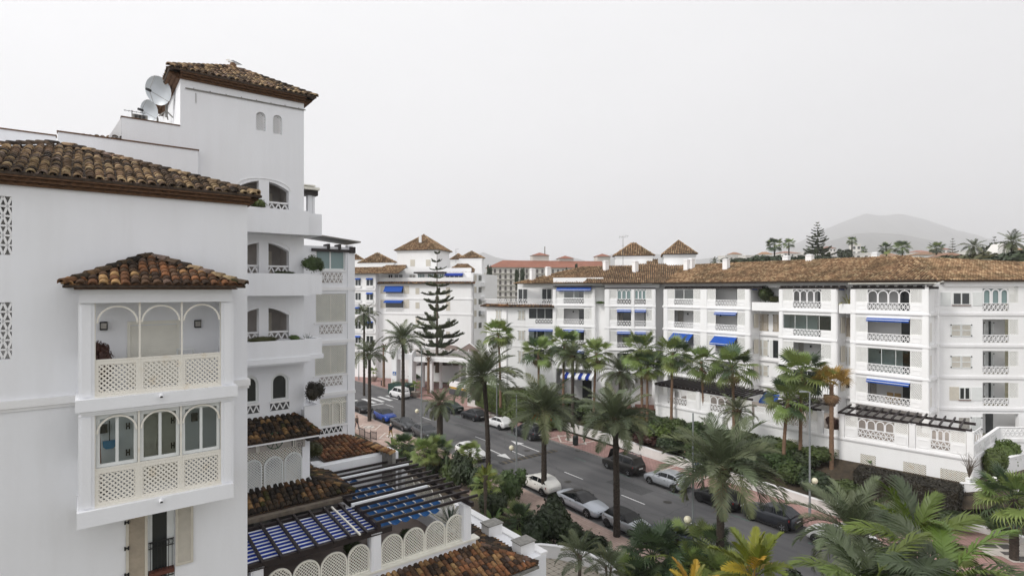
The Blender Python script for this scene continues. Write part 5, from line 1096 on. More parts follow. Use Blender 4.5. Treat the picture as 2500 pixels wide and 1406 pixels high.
for k in(1,2,3):
 z=SBZ[k-1]
 for p0,p1 in((1833,1903),(2045,2078)):
  b=MB(); b.fb(R2f,R2f.s(p0)-.6,R2f.s(p1)+1.4,z+.25,z+2.95,-.12,-.02); b.build('recess_wall',WHITE2,RB)
 Rq=R2f.off(-.02)
 shutter_pair(Rq,1849,1876,z+1.15 if k==1 else z+.55,z+2.45,.0,SHUT2 if k==3 else SHUT)
 if k==3:shutter_pair(Rq,1888,1912,z+.55,z+2.45,.0,SHUT2)
 if k==2:
  b=MB(); b.fb(Rq,Rq.s(1888),Rq.s(1900),z+.5,z+2.45,.0,.04); b.build('window',GLASSD,RB); b=MB(); b.fb(Rq,Rq.s(1880),Rq.s(1887.5),z+.5,z+2.45,.0,.05); b.build('shutter',ALU,RB)
 if k>1:shutter_pair(Rq,2057,2085,z+.5,z+2.4,.0,SHUT2 if k==3 else SHUT)
 else:b=MB(); b.fb(Rq,Rq.s(2062),Rq.s(2074),z+1.1,z+2.2,.0,.04); b.build('window',GLASSD,RB)
 for px in(1833,2045):
  b=MB(); q=RF.s(px); b.fb(RF,q+.1,q+.13,z+.9,z+2.5,-1.4,-.5); b.build('side_shutter',SHUT,RB)
  # top-floor planters in the recesses
for p0,p1 in((1832,1903),(2044,2078)):
 b=MB(); a,c=RF.s(p0),RF.s(p1); b.fb(RF,a+.11,c-.11,SBZ[3]+.001,SBZ[3]+.95,-.25,-.1); b.fb(RF,a+.11,c-.11,SBZ[3]+.002,SBZ[3]+.25,-1.9,-.251); b.build('planter',WHITE2,RB)
 b=MB(); b.fb(R2f,R2f.s(p0)-.5,R2f.s(p1)+1.4,SBZ[3],18.2,-.12,-.02); b.build('recess_wall',WHITE2,RB); shutter_pair(R2f.off(-.02),p0+25 if p0<1900 else p0+8,p0+50 if p0<1900 else p0+18,SBZ[3]+.9,SBZ[3]+2.3,.0,ALU)
 awning(R2f,R2f.s(p0+6),R2f.s(p0+21),17.95,.3,.12)
 # eave band, dark pergola beams
b=MB(); b.fb(RF.off(-.9),RF.off(-.9).s(1590),RF.off(-.9).s(2280),17.85,EAVE,-.8,.0); b.build('eave_wall',WHITE2,RB)
for p0,p1 in((1622,1860),(1902,2066),(2078,2290)):
 b=MB(); b.fb(RF,RF.s(p0),RF.s(p1),17.72,17.92,-.25,.0); b.build('pergola_beam',DARKW,RB)
 s_=RF.s(p0)+.3
 while s_<RF.s(p1)-.2:b=MB(); b.fb(RF,s_-.05,s_+.05,17.922,18.06,-1.5,.25); b.build('rafter',DARKW,RB); s_+=.75
b=MB(); k_=[RF.P(RF.s(2076),18.22,.55),RF.P(RF.s(2292),18.22,.55),RF.P(RF.s(2292),18.36,-1.4),RF.P(RF.s(2076),18.36,-1.4)]; b.hexa([p for p in k_]+[p+Vector((0,0,.06))for p in k_]); b.build('awning_roof',CREAMW,RB)
# --- middle facet
for k in range(1,5):
 band(FF,FF.s(1476),FF.s(1601),SBZ[k-1]); band(DF,DF.s(1349),DF.s(1454),SBZ[k-1])
for p0,p1 in((1477,1488),(1541,1549),(1592,1600)):rpier(FF,p0,p1)
for p0,p1 in((1350,1358),(1445,1453)):rpier(DF,p0,p1)
for k,(ka,kb)in{4:('arches','arches'),3:('short','short'),2:('short','short'),1:('open','open')}.items():
 bay(FF,1488,1506.5,1540.5,1541,k,ka,k==4,3,ns=2 if k==4 else 0); bay(FF,1549,1549.5,1577,1592,k,kb,k==4,3,ns=2 if k==4 else 0)
for k,kd in{4:'window',3:'open',2:'short',1:'short'}.items():bay(DF,1358,1376,1426,1445,k,kd,k==4)
awning(DF,DF.s(1360),DF.s(1444),18.0,.4,.3)
FB2=FF.off(-1.9); b=MB(); b.fb(FB2,FB2.s(1446),FB2.s(1640),2.2,18.3,-.4,0); b.build('rear_wall',WHITE2,RB)
b=MB(); b.fb(DF,DF.s(1340),DF.s(1482),2.2,18.3,-2.4,-2.02); b.build('rear_wall',WHITE2,RB)
Eq=DF.off(-1.0); b=MB(); b.fb(Eq,Eq.s(1452),Eq.s(1480),3,16.4,-.3,0); b.build('recess_wall',WHITE2,RB)
shutter_pair(Eq,1454,1474,SBZ[2]+.6,SBZ[2]+2.5,.0,SHUT); shutter_pair(Eq,1462,1474,SBZ[1]+.8,SBZ[1]+2.4,.0,ALU); b=MB(); b.fb(Eq,Eq.s(1455),Eq.s(1462),SBZ[1]+.8,SBZ[1]+2.4,0,.03); b.build('window',GLASSD,RB)
for px in(1478,1599):sidewall(FF,px)
for px in(1351,1452):sidewall(DF,px)
for k in(1,2,3):b=MB(); q=RF.s(1620); b.fb(RF,q-.2,q-.12,SBZ[k-1]+.8,SBZ[k-1]+2.4,-1.6,-.4); b.build('side_shutter',SHUT2,RB)
b=MB(); b.fb(DF,DF.s(1352),DF.s(1473),DF.z(1412,696),DF.z(1412,678),-.8,.3); b.build('roof_parapet',WHITE2,RB)
for i in range(5):b=MB(); s_=DF.s(1361+i*24); b.fb(DF,s_-.08,s_+.08,DF.z(1412,687),DF.z(1412,687)+.06,.3,.34); b.build('weep_hole',GREYM,RB)
b=MB(); b.fb(FF,FF.s(1475),FF.s(1610),17.9,EAVE,-1.6,-.8); b.fb(DF,DF.s(1260),DF.s(1352)-.01,17.9,EAVE,-1.6,-.6); b.build('eave_wall',WHITE2,RB)
b=MB(); b.fb(FF,FF.s(1476),FF.s(1600),17.72,17.9,-.25,0); b.build('pergola_beam',DARKW,RB); b=MB(); b.fb(DF,DF.s(1352),DF.s(1478),18.0,18.12,-.2,.35); b.build('pergola_beam',DARKW,RB)
# --- left end: three-storey corner with tiled ledge
for(fr,p0,p1,dep)in((CF,1283,1351,9),(BF,1236,1283.5,9),(AF,1188,1236.5,9)):
 hl=[]
 if fr is CF:hl=[(fr.s(1291),fr.s(1350),SBZ[k-1]+1.14,SBZ[k-1]+2.6)for k in(1,2,3)]
 b=MB(); b.wall(fr,fr.s(p0),fr.s(p1),2.5,SBZ[3]+.35,-.3,0,hl); b.build('wall',WHITE2,RB)
 b=MB(); b.fb(fr,fr.s(p0)-.3,fr.s(p1),SBZ[3]+.9,SBZ[3]+.98,.0,.12); b.build('terrace_rail',TRIM,RB)
 b=MB(); tri_lattice(b,fr,fr.s(p0),fr.s(p1),SBZ[3]+.45,SBZ[3]+.9,.0,.08,1,.05,.34); b.build('balustrade',TRIM,RB)
 le=subr(RB); tile_slope('right',le,fr.P(fr.s(p0)-.7,SBZ[3]-.12,.7),V3(fr.d),V3(-fr.n,.42),[(0,0),(fr.s(p1)-fr.s(p0)+.9,0),(fr.s(p1)-fr.s(p0)+.8,.85),(.5,.85)],TM5,TILE3A,su=.25,ev=.33,seed=int(p0),pans=False)
 b=MB(); b.fb(fr,fr.s(p0)-.4,fr.s(p1)+.1,SBZ[3]-.32,SBZ[3]-.16,0,.4); b.build('ledge_soffit',TRIM,RB)
 for k in(1,2):b=MB(); b.fb(fr,fr.s(p0)-.05,fr.s(p1),SBZ[k]-.02,SBZ[k]+.06,0,.06); b.build('string_course',TRIM,RB)
b=MB(); b.fb(BF,BF.s(1255),BF.s(1352),SBZ[3],18.3,-3.2,-2.6); b.build('set_back_wall',WHITE2,RB)
q=BF.off(-2.6)
for p0,p1 in((1266,1287),(1324,1346)):b=MB(); b.fb(q,q.s(p0),q.s(p1),SBZ[3]+.4,17.7,0,.04); wo=b.build('window',GLASS if False else GLASSD,RB); b=MB(); m_=(q.s(p0)+q.s(p1))/2; b.fb(q,m_-.05,m_+.05,SBZ[3]+.4,17.7,.04,.07); b.fb(q,q.s(p0)-.06,q.s(p0),SBZ[3]+.4,17.75,0,.07); b.fb(q,q.s(p1),q.s(p1)+.06,SBZ[3]+.4,17.75,0,.07); b.build('frame',ALU,wo)
for k in(1,2,3):
 z=SBZ[k-1]; inner(CF,CF.s(1286),CF.s(1351),z+.3,z+2.9,2.0,.2)
 a,c=CF.s(1291),CF.s(1350)
 if k>1:
  b=MB(); b.quad(CF.P(a,z+1.14,-.12),CF.P(c,z+1.14,-.12),CF.P(c,z+2.6,-.12),CF.P(a,z+2.6,-.12)); go=b.build('glass_screen',GLASSD if k==3 else GLASSG,RB); b=MB()
  for i in range(4):x=a+(c-a)*i/3; b.fb(CF,x-.025,x+.025,z+1.14,z+2.6,-.15,-.1)
  b.build('mullions',ALU,go)
 if k==2:awning(CF,a,c,z+2.58,.3,.1)
 b=MB(); b.fb(CF,CF.s(1307),c,z+.46,z+1.05,.002,.006); b.build('openwork_backing',DOOR_BACKING if k>1 else TAUPE,RB); b=MB(); tri_lattice(b,CF,CF.s(1307),c,z+.46,z+1.05,.005,.07,2,.06,.4); b.build('balustrade',TRIM,RB)  # darker sheet flush on the wall face, struts in front
 if k==3:shutter_pair(AF,1211,1224,z+.9,z+2.3,.0)
 shutter_pair(BF,1265,1281.5,z+(.9 if k>1 else .5),z+2.3,.0)
 # --- right-hand wing
b=MB(); sM=MF.s(2294)-.05; hN=[(MF.s(2399),MF.s(2487),SBZ[k-1]+.3,SBZ[k-1]+2.55)for k in(1,2,3)]+[(MF.s(2399),MF.s(2487),SBZ[3]+.3,SBZ[3]+2.6),(MF.s(2399),MF.s(2487),4.1,6.3)]
b.wall(MF,sM,MF.s(2640),2.0,EAVE-.35,-.35,0,hN); b.build('wall',WHITE2,RB)
b=MB(); kk=(V3(MF.P(sM,0))-kR); b.fb(LF,0,kk.length*.985,2.5,EAVE-.36,-.3,0); b.build('wall',WHITE2,RB)
for k in range(1,5):
 z=SBZ[k-1]; b=MB(); b.fb(MF,sM,MF.s(2640),z,z+.22,0,.10); b.fb(MF,sM+.0,MF.s(2640),z+.22,z+.28,0,.05); b.fb(LF,.02,kk.length*.98,z,z+.2,0,.10); b.build('floor_band',TRIM,RB)
 inner(MF,MF.s(2397),MF.s(2489),z+.3,z+2.9,1.6,False)
 if k<4:
  b=MB(); b.fb(LF,.25,.75,z+.6,z+2.3,0,.03); b.build('side_shutter',SHUT,RB)
  shutter_pair(MF.off(-1.55),2402,2425,z+.9,z+2.2,0,ALU)
  b=MB(); g=MF.off(-1.55); b.fb(g,g.s(2412),g.s(2418),z+.5,z+2.3,.05,.07); b.build('balcony_door',GLASSD,RB)
 l0,l1,c=MF.s(2399),MF.s(2463),MF.s(2487); zr=z+1.12
 b=MB(); b.fb(MF,l1,c,z+.3,zr,-.16,.01); b.fb(MF,l0,l1,z+.3,z+.42,-.16,.01); b.build('parapet',WHITE2,RB); b=MB(); tri_lattice(b,MF,l0,l1,z+.42,zr-.06,-.08,.02,2,.05,.36); b.fb(MF,l0,l1,zr-.06,zr,-.12,.04); b.build('balustrade',TRIM,RB)
 b=MB(); b.wall(MF,l1,c,zr,z+2.55,-.06,0,[(l1+.06,c-.06,zr+.06,z+2.49)]); lattice(b,MF,rect(l1+.05,c-.05,zr+.05,z+2.5),-.04,.10,.05,.012); b.build('lattice_screen',LATW,RB)
 if k==4:
  b=MB(); wv=(l1-l0)/3
  for i in range(3):b.arch(MF,l0+wv*(i+.5),wv/2-.01,z+2.45-wv/2,-.06,.0,.12,n=10,legs=1.0)
  b.fb(MF,l0,l1,z+2.45,z+2.6,-.06,0); b.build('arched_screen',TRIM,RB); b=MB(); b.quad(MF.P(l0,zr,-.1),MF.P(l1,zr,-.1),MF.P(l1,z+2.4,-.1),MF.P(l0,z+2.4,-.1)); b.build('glass_screen',BLIND,RB)
 if k in(2,3):shutter_pair(MF,2321,2371,z+.95,z+2.1,.0)
 else:
  a,c2=MF.s(2325 if k==4 else 2341),MF.s(2368 if k==4 else 2368); b=MB(); m_=(a+c2)/2; b.wall(MF,a,c2,z+.95,z+2.1,.0,.06,[(a+.08,m_-.05,z+1.03,z+2.02),(m_+.05,c2-.08,z+1.03,z+2.02)]); wo=b.build('window',ALU,RB)
  b=MB(); b.quad(MF.P(a,z+1,.02),MF.P(c2,z+1,.02),MF.P(c2,z+2.05,.02),MF.P(a,z+2.05,.02)); b.build('pane',GLASSD,wo); b=MB(); b.fb(MF,a-.05,c2+.05,z+.88,z+.95,0,.1); b.build('window_sill',REDSILL,RB)
  for q0,q1,mm in((2297,2320,ALU),(2374,2397,ALU))if k==4 else((2318,2341,SHUT),(2372,2398,ALU)):
   b=MB(); x0,x1=MF.s(q0),MF.s(q1); b.fb(MF,x0,x1,z+.9,z+2.12,.0,.05); so=b.build('shutter',mm,RB)
b=MB(); b.fb(MF,MF.s(2303),MF.s(2640),EAVE-.55,EAVE-.05,-.4,.14); b.build('eave_wall',WHITE2,RB)
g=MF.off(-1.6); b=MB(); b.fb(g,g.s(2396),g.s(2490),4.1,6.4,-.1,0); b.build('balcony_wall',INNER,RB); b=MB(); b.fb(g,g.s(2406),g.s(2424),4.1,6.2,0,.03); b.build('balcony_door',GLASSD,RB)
b=MB(); a,c2=MF.s(2341),MF.s(2366); b.fb(MF,a,c2,4.9,5.9,0,.05); b.build('window',CURT,RB); shutter_pair(MF,2370,2396,4.8,6.0,0,ALU)
# --- roofs
r5=subr(RB); rise,dep=2.55,7.6
eo=.55; E5=RF.P(RF.s(2290)+.2,EAVE,eo); V5=V3(-RF.n,0)*dep+Vector((0,0,rise)); d5=V3(RF.d)
# meeting line with the middle facet
ef=FF.off(eo); er=RF.off(eo)
den=er.d.x*ef.d.y-er.d.y*ef.d.x; dq=ef.O-er.O; sc_=(dq.x*ef.d.y-dq.y*ef.d.x)/den; corner=er.O+er.d*sc_
bis=-(RF.n+FF.n).normalized(); kb=dep/(-RF.n).dot(bis); xl=(corner-Vector(E5[:2])).dot(RF.d); xt=xl+kb*bis.dot(RF.d)
hipx=dep*.95
tile_slope('right',r5,E5,d5,V5,[(xl,0),(0,0),(-hipx*.62,V5.length),(xt,V5.length)],TM5,TILE5A,su=.25,ev=.34,seed=71,pans=False)
E6=MF.P(MF.s(2285),EAVE,.55); V6=V3(-MF.n)*dep+Vector((0,0,rise)); apx=E5+d5*(-hipx*.62)+V5
tile_slope('right',r5,E6,V3(MF.d),V6,[(0,0),(18,0),(18,V6.length*.55),(4.5,V6.length*.93),(1.3,V6.length*.99),(-.8,V6.length*1.0)],TM5,TILE5A,su=.25,ev=.34,seed=72,pans=False)
cf=V3(corner); cf.z=EAVE; VF=V3(-FF.n)*dep+Vector((0,0,rise)); xb=kb*bis.dot(FF.d)
tile_slope('right',r5,cf,V3(FF.d),VF,[(-10.5,0),(0,0),(xb,VF.length),(-9.2,VF.length)],TM5,TILE5A,su=.25,ev=.34,seed=73,pans=False)
ED=DF.P(DF.s(1478),EAVE,.6); VD=V3(-DF.n)*dep+Vector((0,0,rise)); wD=DF.s(1478)-DF.s(1257)
tile_slope('right',r5,ED,V3(DF.d),VD,[(-wD,0),(1.5,0),(1.5,VD.length),(-wD+8.2,VD.length)],TM5,TILE5A,su=.25,ev=.34,seed=74,pans=False)
mass_ridge(r5,[(E5,apx),(V3(E5)+d5*xt+V5,apx),(E6+V3(MF.d)*18+V6*.55,E6+V3(MF.d)*4.5+V6*.93),(ED+V3(DF.d)*(-wD),ED+V3(DF.d)*(-wD+8.2)+VD),(ED+V3(DF.d)*(-wD+8.2)+VD,ED+V3(DF.d)*3+VD)],TILE5A)
b=MB(); b.fb(RF,RF.s(1590),RF.s(2290),EAVE-.12,EAVE-.02,-.9,eo-.1); b.fb(FF,FF.s(1470),FF.s(1565),EAVE-.12,EAVE-.02,-.9,eo-.1); b.fb(MF,MF.s(2290),MF.s(2640),EAVE-.12,EAVE-.02,-.3,eo-.1); b.build('eave_soffit',TERRA,RB)
finish_tiles('right',0)
def chimney(px,yb,yt,Y,w_=.85,d_=.7,cap=True):
 p=at(px,yb,Y); z1=at(px,yt,Y).z; f=Frame(p[:2],RF.d,RF.n); b=MB(); b.fb(f,-w_/2,w_/2,p.z-.8,z1-.12,-d_/2,d_/2); co=b.build('chimney',WHITE2,RB)
 b=MB(); b.fb(f,-w_/2-.06,w_/2+.06,z1-.12,z1-.04,-d_/2-.06,d_/2+.06); b.fb(f,-w_/2+.08,w_/2-.08,z1-.04,z1+.05,-d_/2+.05,d_/2-.05); b.build('chimney_cap',TRIM,co)
for px,yb,yt,Y,w_ in((1920,651,625,67,.68),(1977,649,622,64,.68),(2137,637,617,60,.55),(1677,658,634,75,.6),(1688,656,632,75,.65),(1773,659,633,70,.62),(1479,660,637,79,.55),(1551,659,638,77,.55),(1300,681,656,80,.5),(1338,674,652,81,.5)):chimney(px,yb,yt,Y,w_)
# stair towers behind the ridge
def roof_tower(name,label,xl,xc,xr,yeave,yap,Y,ybot=690,ang=None):
 """square tower: left edge, near corner and right edge in the picture"""
 th=thing(name,label,'roof tower',at(xc,ybot,Y)); zE=at(xc,yeave,Y).z; z0=at(xc,ybot,Y).z
 c=at(xc,yeave,Y); h=5.5
 f1=Frame(c[:2],(-.80,.60),(-.6,-.8))if ang is None else Frame(c[:2],(-math.cos(ang),math.sin(ang)),(-math.sin(ang),-math.cos(ang)))
 w1=abs(f1.s(xl)); f2=Frame(c[:2],-f1.n,-f1.d); w2=min(abs(f2.s(xr)),7.0)
 P=[c,f1.P(w1,zE),f1.P(w1,zE,-w2),f1.P(0,zE,-w2)]
 b=MB(); n_=4; b.add([(p.x,p.y,z0-2)for p in P]+[(p.x,p.y,zE)for p in P],[(0,1,5,4),(1,2,6,5),(2,3,7,6),(3,0,4,7),(4,5,6,7)]); b.build('wall',WHITE2,th)
 ctr=(P[0]+P[1]+P[2]+P[3])/4; apx=Vector((ctr.x,ctr.y,CAM+(HY-yap)/F*ctr.y)); ro=subr(th); ov=1.13
 Q=[ctr+(p-ctr)*ov for p in P]
 for i in range(4):
  a,c_=Q[i],Q[(i+1)%4]; U_=(c_-a); le=U_.length; U_.normalize(); vv=(apx-a); m_=vv.dot(U_); V_=vv-U_*m_
  tile_slope('far'+name+str(Y),ro,a,U_,V_,[(0,0),(le,0),(m_,V_.length)],TM5,TILE5A,su=.26,ev=.36,seed=int(Y)+i,pans=False)
 finish_tiles('far'+name+str(Y),0); mass_ridge(ro,[(q,apx)for q in Q],TILE5A)
 b=MB(); R_=[ctr+(p-ctr)*1.05 for p in P]; b.add([(p.x,p.y,zE-.35)for p in R_]+[(p.x,p.y,zE-.02)for p in R_],[(0,1,5,4),(1,2,6,5),(2,3,7,6),(3,0,4,7),(3,2,1,0)]); b.build('cornice',TRIM,th)
 return th
roof_tower('roof_tower','smaller white roof tower with pyramid tile roof behind the long ridge',1503,1593,1598,624,591,86,665,R(8)); roof_tower('roof_tower','wider white roof tower with pyramid tile roof behind the long ridge',1621,1698,1753,620,587,84,665,R(14))
b=MB(); p=at(1600,646,83); f=Frame(p[:2],(.98,-.2),(-.2,-.98)); b.fb(f,-2.6,3.2,p.z-2,p.z-.25,-4,0); b.build('link_wall',WHITE2,RB); lr=subr(RB); tile_slope('right',lr,f.P(-2.8,p.z-.25,.3),V3(f.d),V3(-f.n,.4),[(0,0),(4.6,0),(4.4,1.0),(.2,1.0)],TM5,TILE5A,su=.26,ev=.36,seed=5,pans=False); tile_slope('right',lr,f.P(-1.2,p.z-.1,-1.5),V3(f.d),V3(-f.n,.5),[(0,0),(1.7,0),(1.7,2.4),(0,2.4)],TM5,TILE5A,su=.26,ev=.36,seed=6,pans=False); finish_tiles('right',0)
ta=thing('television_aerial','tall thin television aerial on the roof beside the smaller tower','aerial',at(1521,660,80)); b=MB(); p0,p1=at(1521,662,80),at(1521,578,80); b.tube([p0,p1],.035,5); b.tube([p1+Vector((-.6,0,-.1)),p1+Vector((.8,0,.1))],.025,4)
for i in range(6):q=p1+Vector((-.5+i*.22,0,-.08+i*.03)); b.tube([q-Vector((0,.25,.25)),q+Vector((0,.25,.25))],.012,4)
b.tube([p0.lerp(p1,.74)-Vector((.2,0,0)),p0.lerp(p1,.74)+Vector((.2,0,0))],.02,4); b.build('mast',GREYM,ta)
# --- ground-floor terraces with pergolas
TG=thing('garden_terrace','raised white garden terrace with arched screens and dark pergola beams below the long block','terrace',(27,49,0))
zc=4.66; tpts=[Vector(p)for p in((16.2,62.4),(23.4,53.8),(27.3,49.2),(34.9,41.8))]
def tframe(a,c):d=(c-a).normalized(); return Frame(a,d,(d.y,-d.x)if Vector((d.y,-d.x)).dot(Vector((-.8,-.6)))>0 else(-d.y,d.x)),(c-a).length
def tbay(fr,a,c,na=4,lat=1.1,arches=True):
 zr=zc+.30+.95; zt=zc+2.15; b=MB(); l0,l1=a+lat,c-lat
 b.fb(fr,a,l0,zc+.3,zr,-.16,0); b.fb(fr,l1,c,zc+.3,zr,-.16,0); b.fb(fr,l0,l1,zc+.3,zc+.5,-.16,0)
 for q0,q1 in((a,l0),(l1,c)):b.wall(fr,q0+.12,q1-.12,zc+.42,zr-.15,0,.025,[(q0+.2,q1-.2,zc+.5,zr-.23)])
 b.build('parapet',WHITE2,TG)
 b=MB(); tri_lattice(b,fr,l0,l1,zc+.5,zr-.07,-.10,.0,2,.05,.36); b.fb(fr,l0,l1,zr-.07,zr,-.13,.03); b.build('balustrade',TRIM,TG)
 for q0,q1 in((a,l0),(l1,c)):b=MB(); b.wall(fr,q0,q1,zr,zt,-.07,-.01,[(q0+.06,q1-.06,zr+.06,zt-.06)]); lattice(b,fr,rect(q0+.05,q1-.05,zr+.05,zt-.05),-.05,.11,.055,.012); b.build('lattice_screen',LATW,TG)
 if arches:
  wv=(l1-l0)/na; b=MB()
  for i in range(na):b.arch(fr,l0+wv*(i+.5),wv/2-.005,zt-.1-wv/2,-.07,-.01,.07,n=10,legs=max(.05,zt-.1-wv/2-zr))
  b.fb(fr,l0,l1,zt-.06,zt,-.07,-.01); b.build('arched_screen',TRIM,TG)
def pergola(fr,a,c,depth=3.2,z=zc+2.2,step=.62):
 b=MB(); b.fb(fr,a,c,z,z+.2,-.12,.03); b.build('pergola_beam',DARKW,TG); b=MB(); b.fb(fr,a,c,z+.001,z+.2,-depth+.1,-depth+.25); b.build('pergola_beam',DARKW,TG)
 s_=a+.25
 while s_<c-.1:b=MB(); b.bar(fr.P(s_,z+.28,.35),fr.P(s_,z+.34,-depth-.2),.10,.15); b.build('rafter',DARKW,TG); s_+=step
segs=[tframe(tpts[i],tpts[i+1])for i in range(3)]
for fr,ln in segs:
 b=MB(); b.fb(fr,-.01,ln+.01,0,zc,-.5,-.02); b.build('base_wall',WHITE2,TG); b=MB(); b.fb(fr,-.03,ln+.03,zc,zc+.3,-.5,.06); b.fb(fr,-.03,ln+.03,zc+.08,zc+.2,.06,.11); b.build('cornice',TRIM,TG)
 b=MB(); b.fb(fr,0,ln,zc+.05,zc+.28,-9,-.501); b.build('terrace_floor',mat('pale_terrace_floor',(.38,.33,.29),.8,noise=.15),TG)
def tp(fr,s0,w_=.42):b=MB(); b.fb(fr,s0,s0+w_,zc+.3,zc+2.2,-.3,.05); b.fb(fr,s0+.07,s0+w_-.07,zc+.4,zc+2.1,.05,.075); b.fb(fr,s0-.03,s0+w_+.03,zc+2.2,zc+2.26,-.33,.08); b.build('pier',WHITE2,TG)
f0,l0_=segs[0]; f1,l1_=segs[1]; f2,l2_=segs[2]
tp(f0,.0); tbay(f0,.45,5.1,3); tp(f0,5.15); tbay(f0,5.6,l0_-.1,4); pergola(f0,-.1,l0_,4.2,step=.5)
b=MB(); b.wall(f1,.2,2.3,zc+.3,zc+1.75,-.12,0,[(.3,1.15,zc+1.2,zc+1.65),(1.35,2.2,zc+1.2,zc+1.65)]); lattice(b,f1,rect(.3,2.2,zc+1.2,zc+1.65),-.06,.11,.055); b.build('parapet',WHITE2,TG)
aw=MB(); q=f1.off(-3); aw.quad(q.P(-.2,zc+2.6,0),q.P(1.3,zc+2.6,0),q.P(1.4,zc+1.9,1.1),q.P(-.3,zc+1.9,1.1)); aw.quad(q.P(-.3,zc+1.9,1.1),q.P(1.4,zc+1.9,1.1),q.P(1.4,zc+1.7,1.11),q.P(-.3,zc+1.7,1.11)); aw.build('awning',BLUE,TG)
tbay(f1,2.4,l1_-.1,3,.9); tp(f1,l1_-.1-.0); pergola(f1,2.2,l1_+.2,3.4)
tp(f2,1.6); tbay(f2,2.05,6.55,4,.95); tp(f2,6.6); tbay(f2,7.05,l2_-.45,3,.95); tp(f2,l2_-.42); pergola(f2,1.5,l2_-.1,3.2)
b=MB(); b.fb(f2,.4,1.6,zc+.3,zc+.75,-.14,0); b.build('parapet',WHITE2,TG)
ret=[Vector((34.9,41.8)),Vector((41.7,47.3)),Vector((52,47.1))]
for i in range(2):
 d=(ret[i+1]-ret[i]); ln=d.length; d.normalize(); fr=Frame(ret[i],d,(d.y,-d.x)); b=MB(); b.fb(fr,-.02,ln,0,zc,-.4,-.02); b.fb(fr,-.02,ln,zc+.3,zc+1.2,-.14,0); b.build('base_wall',WHITE2,TG); b=MB(); b.fb(fr,-.05,ln,zc+.001,zc+.3,-.4,.07); b.fb(fr,-.02,ln,zc+1.2,zc+1.27,-.18,.04); b.build('cornice',TRIM,TG)
 for q0 in([.4,3.2,5.6]if i==0 else[.3]):b=MB(); tri_lattice(b,fr,q0,q0+1.9,zc+.5,zc+1.1,.001,.03,2,.05,.36); b.build('balustrade',TRIM,TG)
 if i==0:
  b=MB(); wv=.75
  for k in range(3):b.arch(fr,.5+wv*(k+.5),wv/2-.01,zc+1.75,-.1,-.04,.07,n=8,legs=.48)
  b.fb(fr,.3,2.9,zc+2.1,zc+2.2,-.1,-.04); b.build('arched_screen',TRIM,TG)
for fr,s0,w_ in((f2,3.2,1.1),(f2,6.2,1.5),(f2,8.6,1.9),(f1,3.4,.9),(f0,6,.9),(f0,9,1.0),(f2,.6,1.0)):
 b=MB(); b.fb(fr,s0,s0+w_,2.95 if fr is f2 else 3.2,3.75 if fr is f2 else 3.9,-.02,-.016); b.build('vent_back',DOOR_BACKING,TG); b=MB(); lattice(b,fr,rect(s0,s0+w_,2.95 if fr is f2 else 3.2,3.75 if fr is f2 else 3.9),-.016,.11,.05); b.build('vent_lattice',CREAM,TG)
 # entrance porch at the left end
PO=thing('entrance_porch','white pillared porch with scalloped blue and white awning under the long block','porch',(10,70,0)); pf=FF.off(.5)
for p0,p1 in((1481,1489),(1540,1550),(1597,1604)):b=MB(); b.fb(pf,pf.s(p0),pf.s(p1),2.0,SBZ[0],-.5,0); b.build('pillar',WHITE2,PO)
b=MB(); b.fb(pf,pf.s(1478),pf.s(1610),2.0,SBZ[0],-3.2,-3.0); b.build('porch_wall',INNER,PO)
for p0,p1 in((1503,1520),(1556,1566),(1578,1588)):q=pf.off(-3.0); b=MB(); b.fb(q,q.s(p0),q.s(p1),2.2,5.6,.0,.04); b.build('porch_door',DOOR_BACKING,PO)
b=MB(); b.fb(pf,pf.s(1470),pf.s(1620),1.9,2.2,-3,.6); b.build('porch_floor',mat('red_porch_tiles',(.22,.09,.06),.7),PO)
df=DF.off(1.0); b=MB(); b.fb(df,df.s(1368),df.s(1450),2.2,SBZ[0]-.01,-3.0,-2.6); b.build('porch_wall',INNER,PO); b=MB(); q=df.off(-2.6); b.fb(q,q.s(1422),q.s(1445),2.4,5.2,0,.05); b.build('porch_window',GLASSD,PO)
for i in range(9):
 a=df.s(1368)+i*.5; b=MB()
 for j in range(5):x0,x1=a+.5*j/5,a+.5*(j+1)/5; z_=lambda q:5.75-.16*math.sin(math.pi*q/5); b.quad(df.P(x0,z_(j),.1),df.P(x1,z_(j+1),.1),df.P(x1,z_(j+1)+.45,-1.5),df.P(x0,z_(j)+.45,-1.5)); b.quad(df.P(x0,z_(j)-.25,.11),df.P(x1,z_(j+1)-.25,.11),df.P(x1,z_(j+1),.1),df.P(x0,z_(j),.1))
 b.build('awning_scallop',BLUED if i%2 else CLOTHW,PO)
CHT=mat('tan_wicker',(.36,.25,.12),.8);
def bchair(fr,s_,z,o,label):
 th=thing('balcony_chair',label,'chair',fr.P(s_,z,o),world=False,group='balcony chairs',rz=math.atan2(fr.d.y,fr.d.x)); b=MB(); b.box(-.25,.25,-.25,.25,.40,.46); b.build('seat',CHT,th); b=MB(); b.box(-.25,.25,.21,.26,.46,.98); b.build('backrest',CHT,th)
 for x in(-.22,.22):
  for y in(-.22,.22):b=MB(); b.box(x-.02,x+.02,y-.02,y+.02,0,.40); b.build('leg',CHT,th)
bchair(RF,RF.s(2158),SBZ[0]+.3,-1.2,'tan chair on the balcony under the lowest blue awning, left of two'); bchair(RF,RF.s(2176),SBZ[0]+.3,-1.3,'tan chair on the balcony under the lowest blue awning, right of two'); bchair(RF,RF.s(1965),SBZ[1]+.3,-1.2,'tan chair on the open balcony below the wide glass screen')
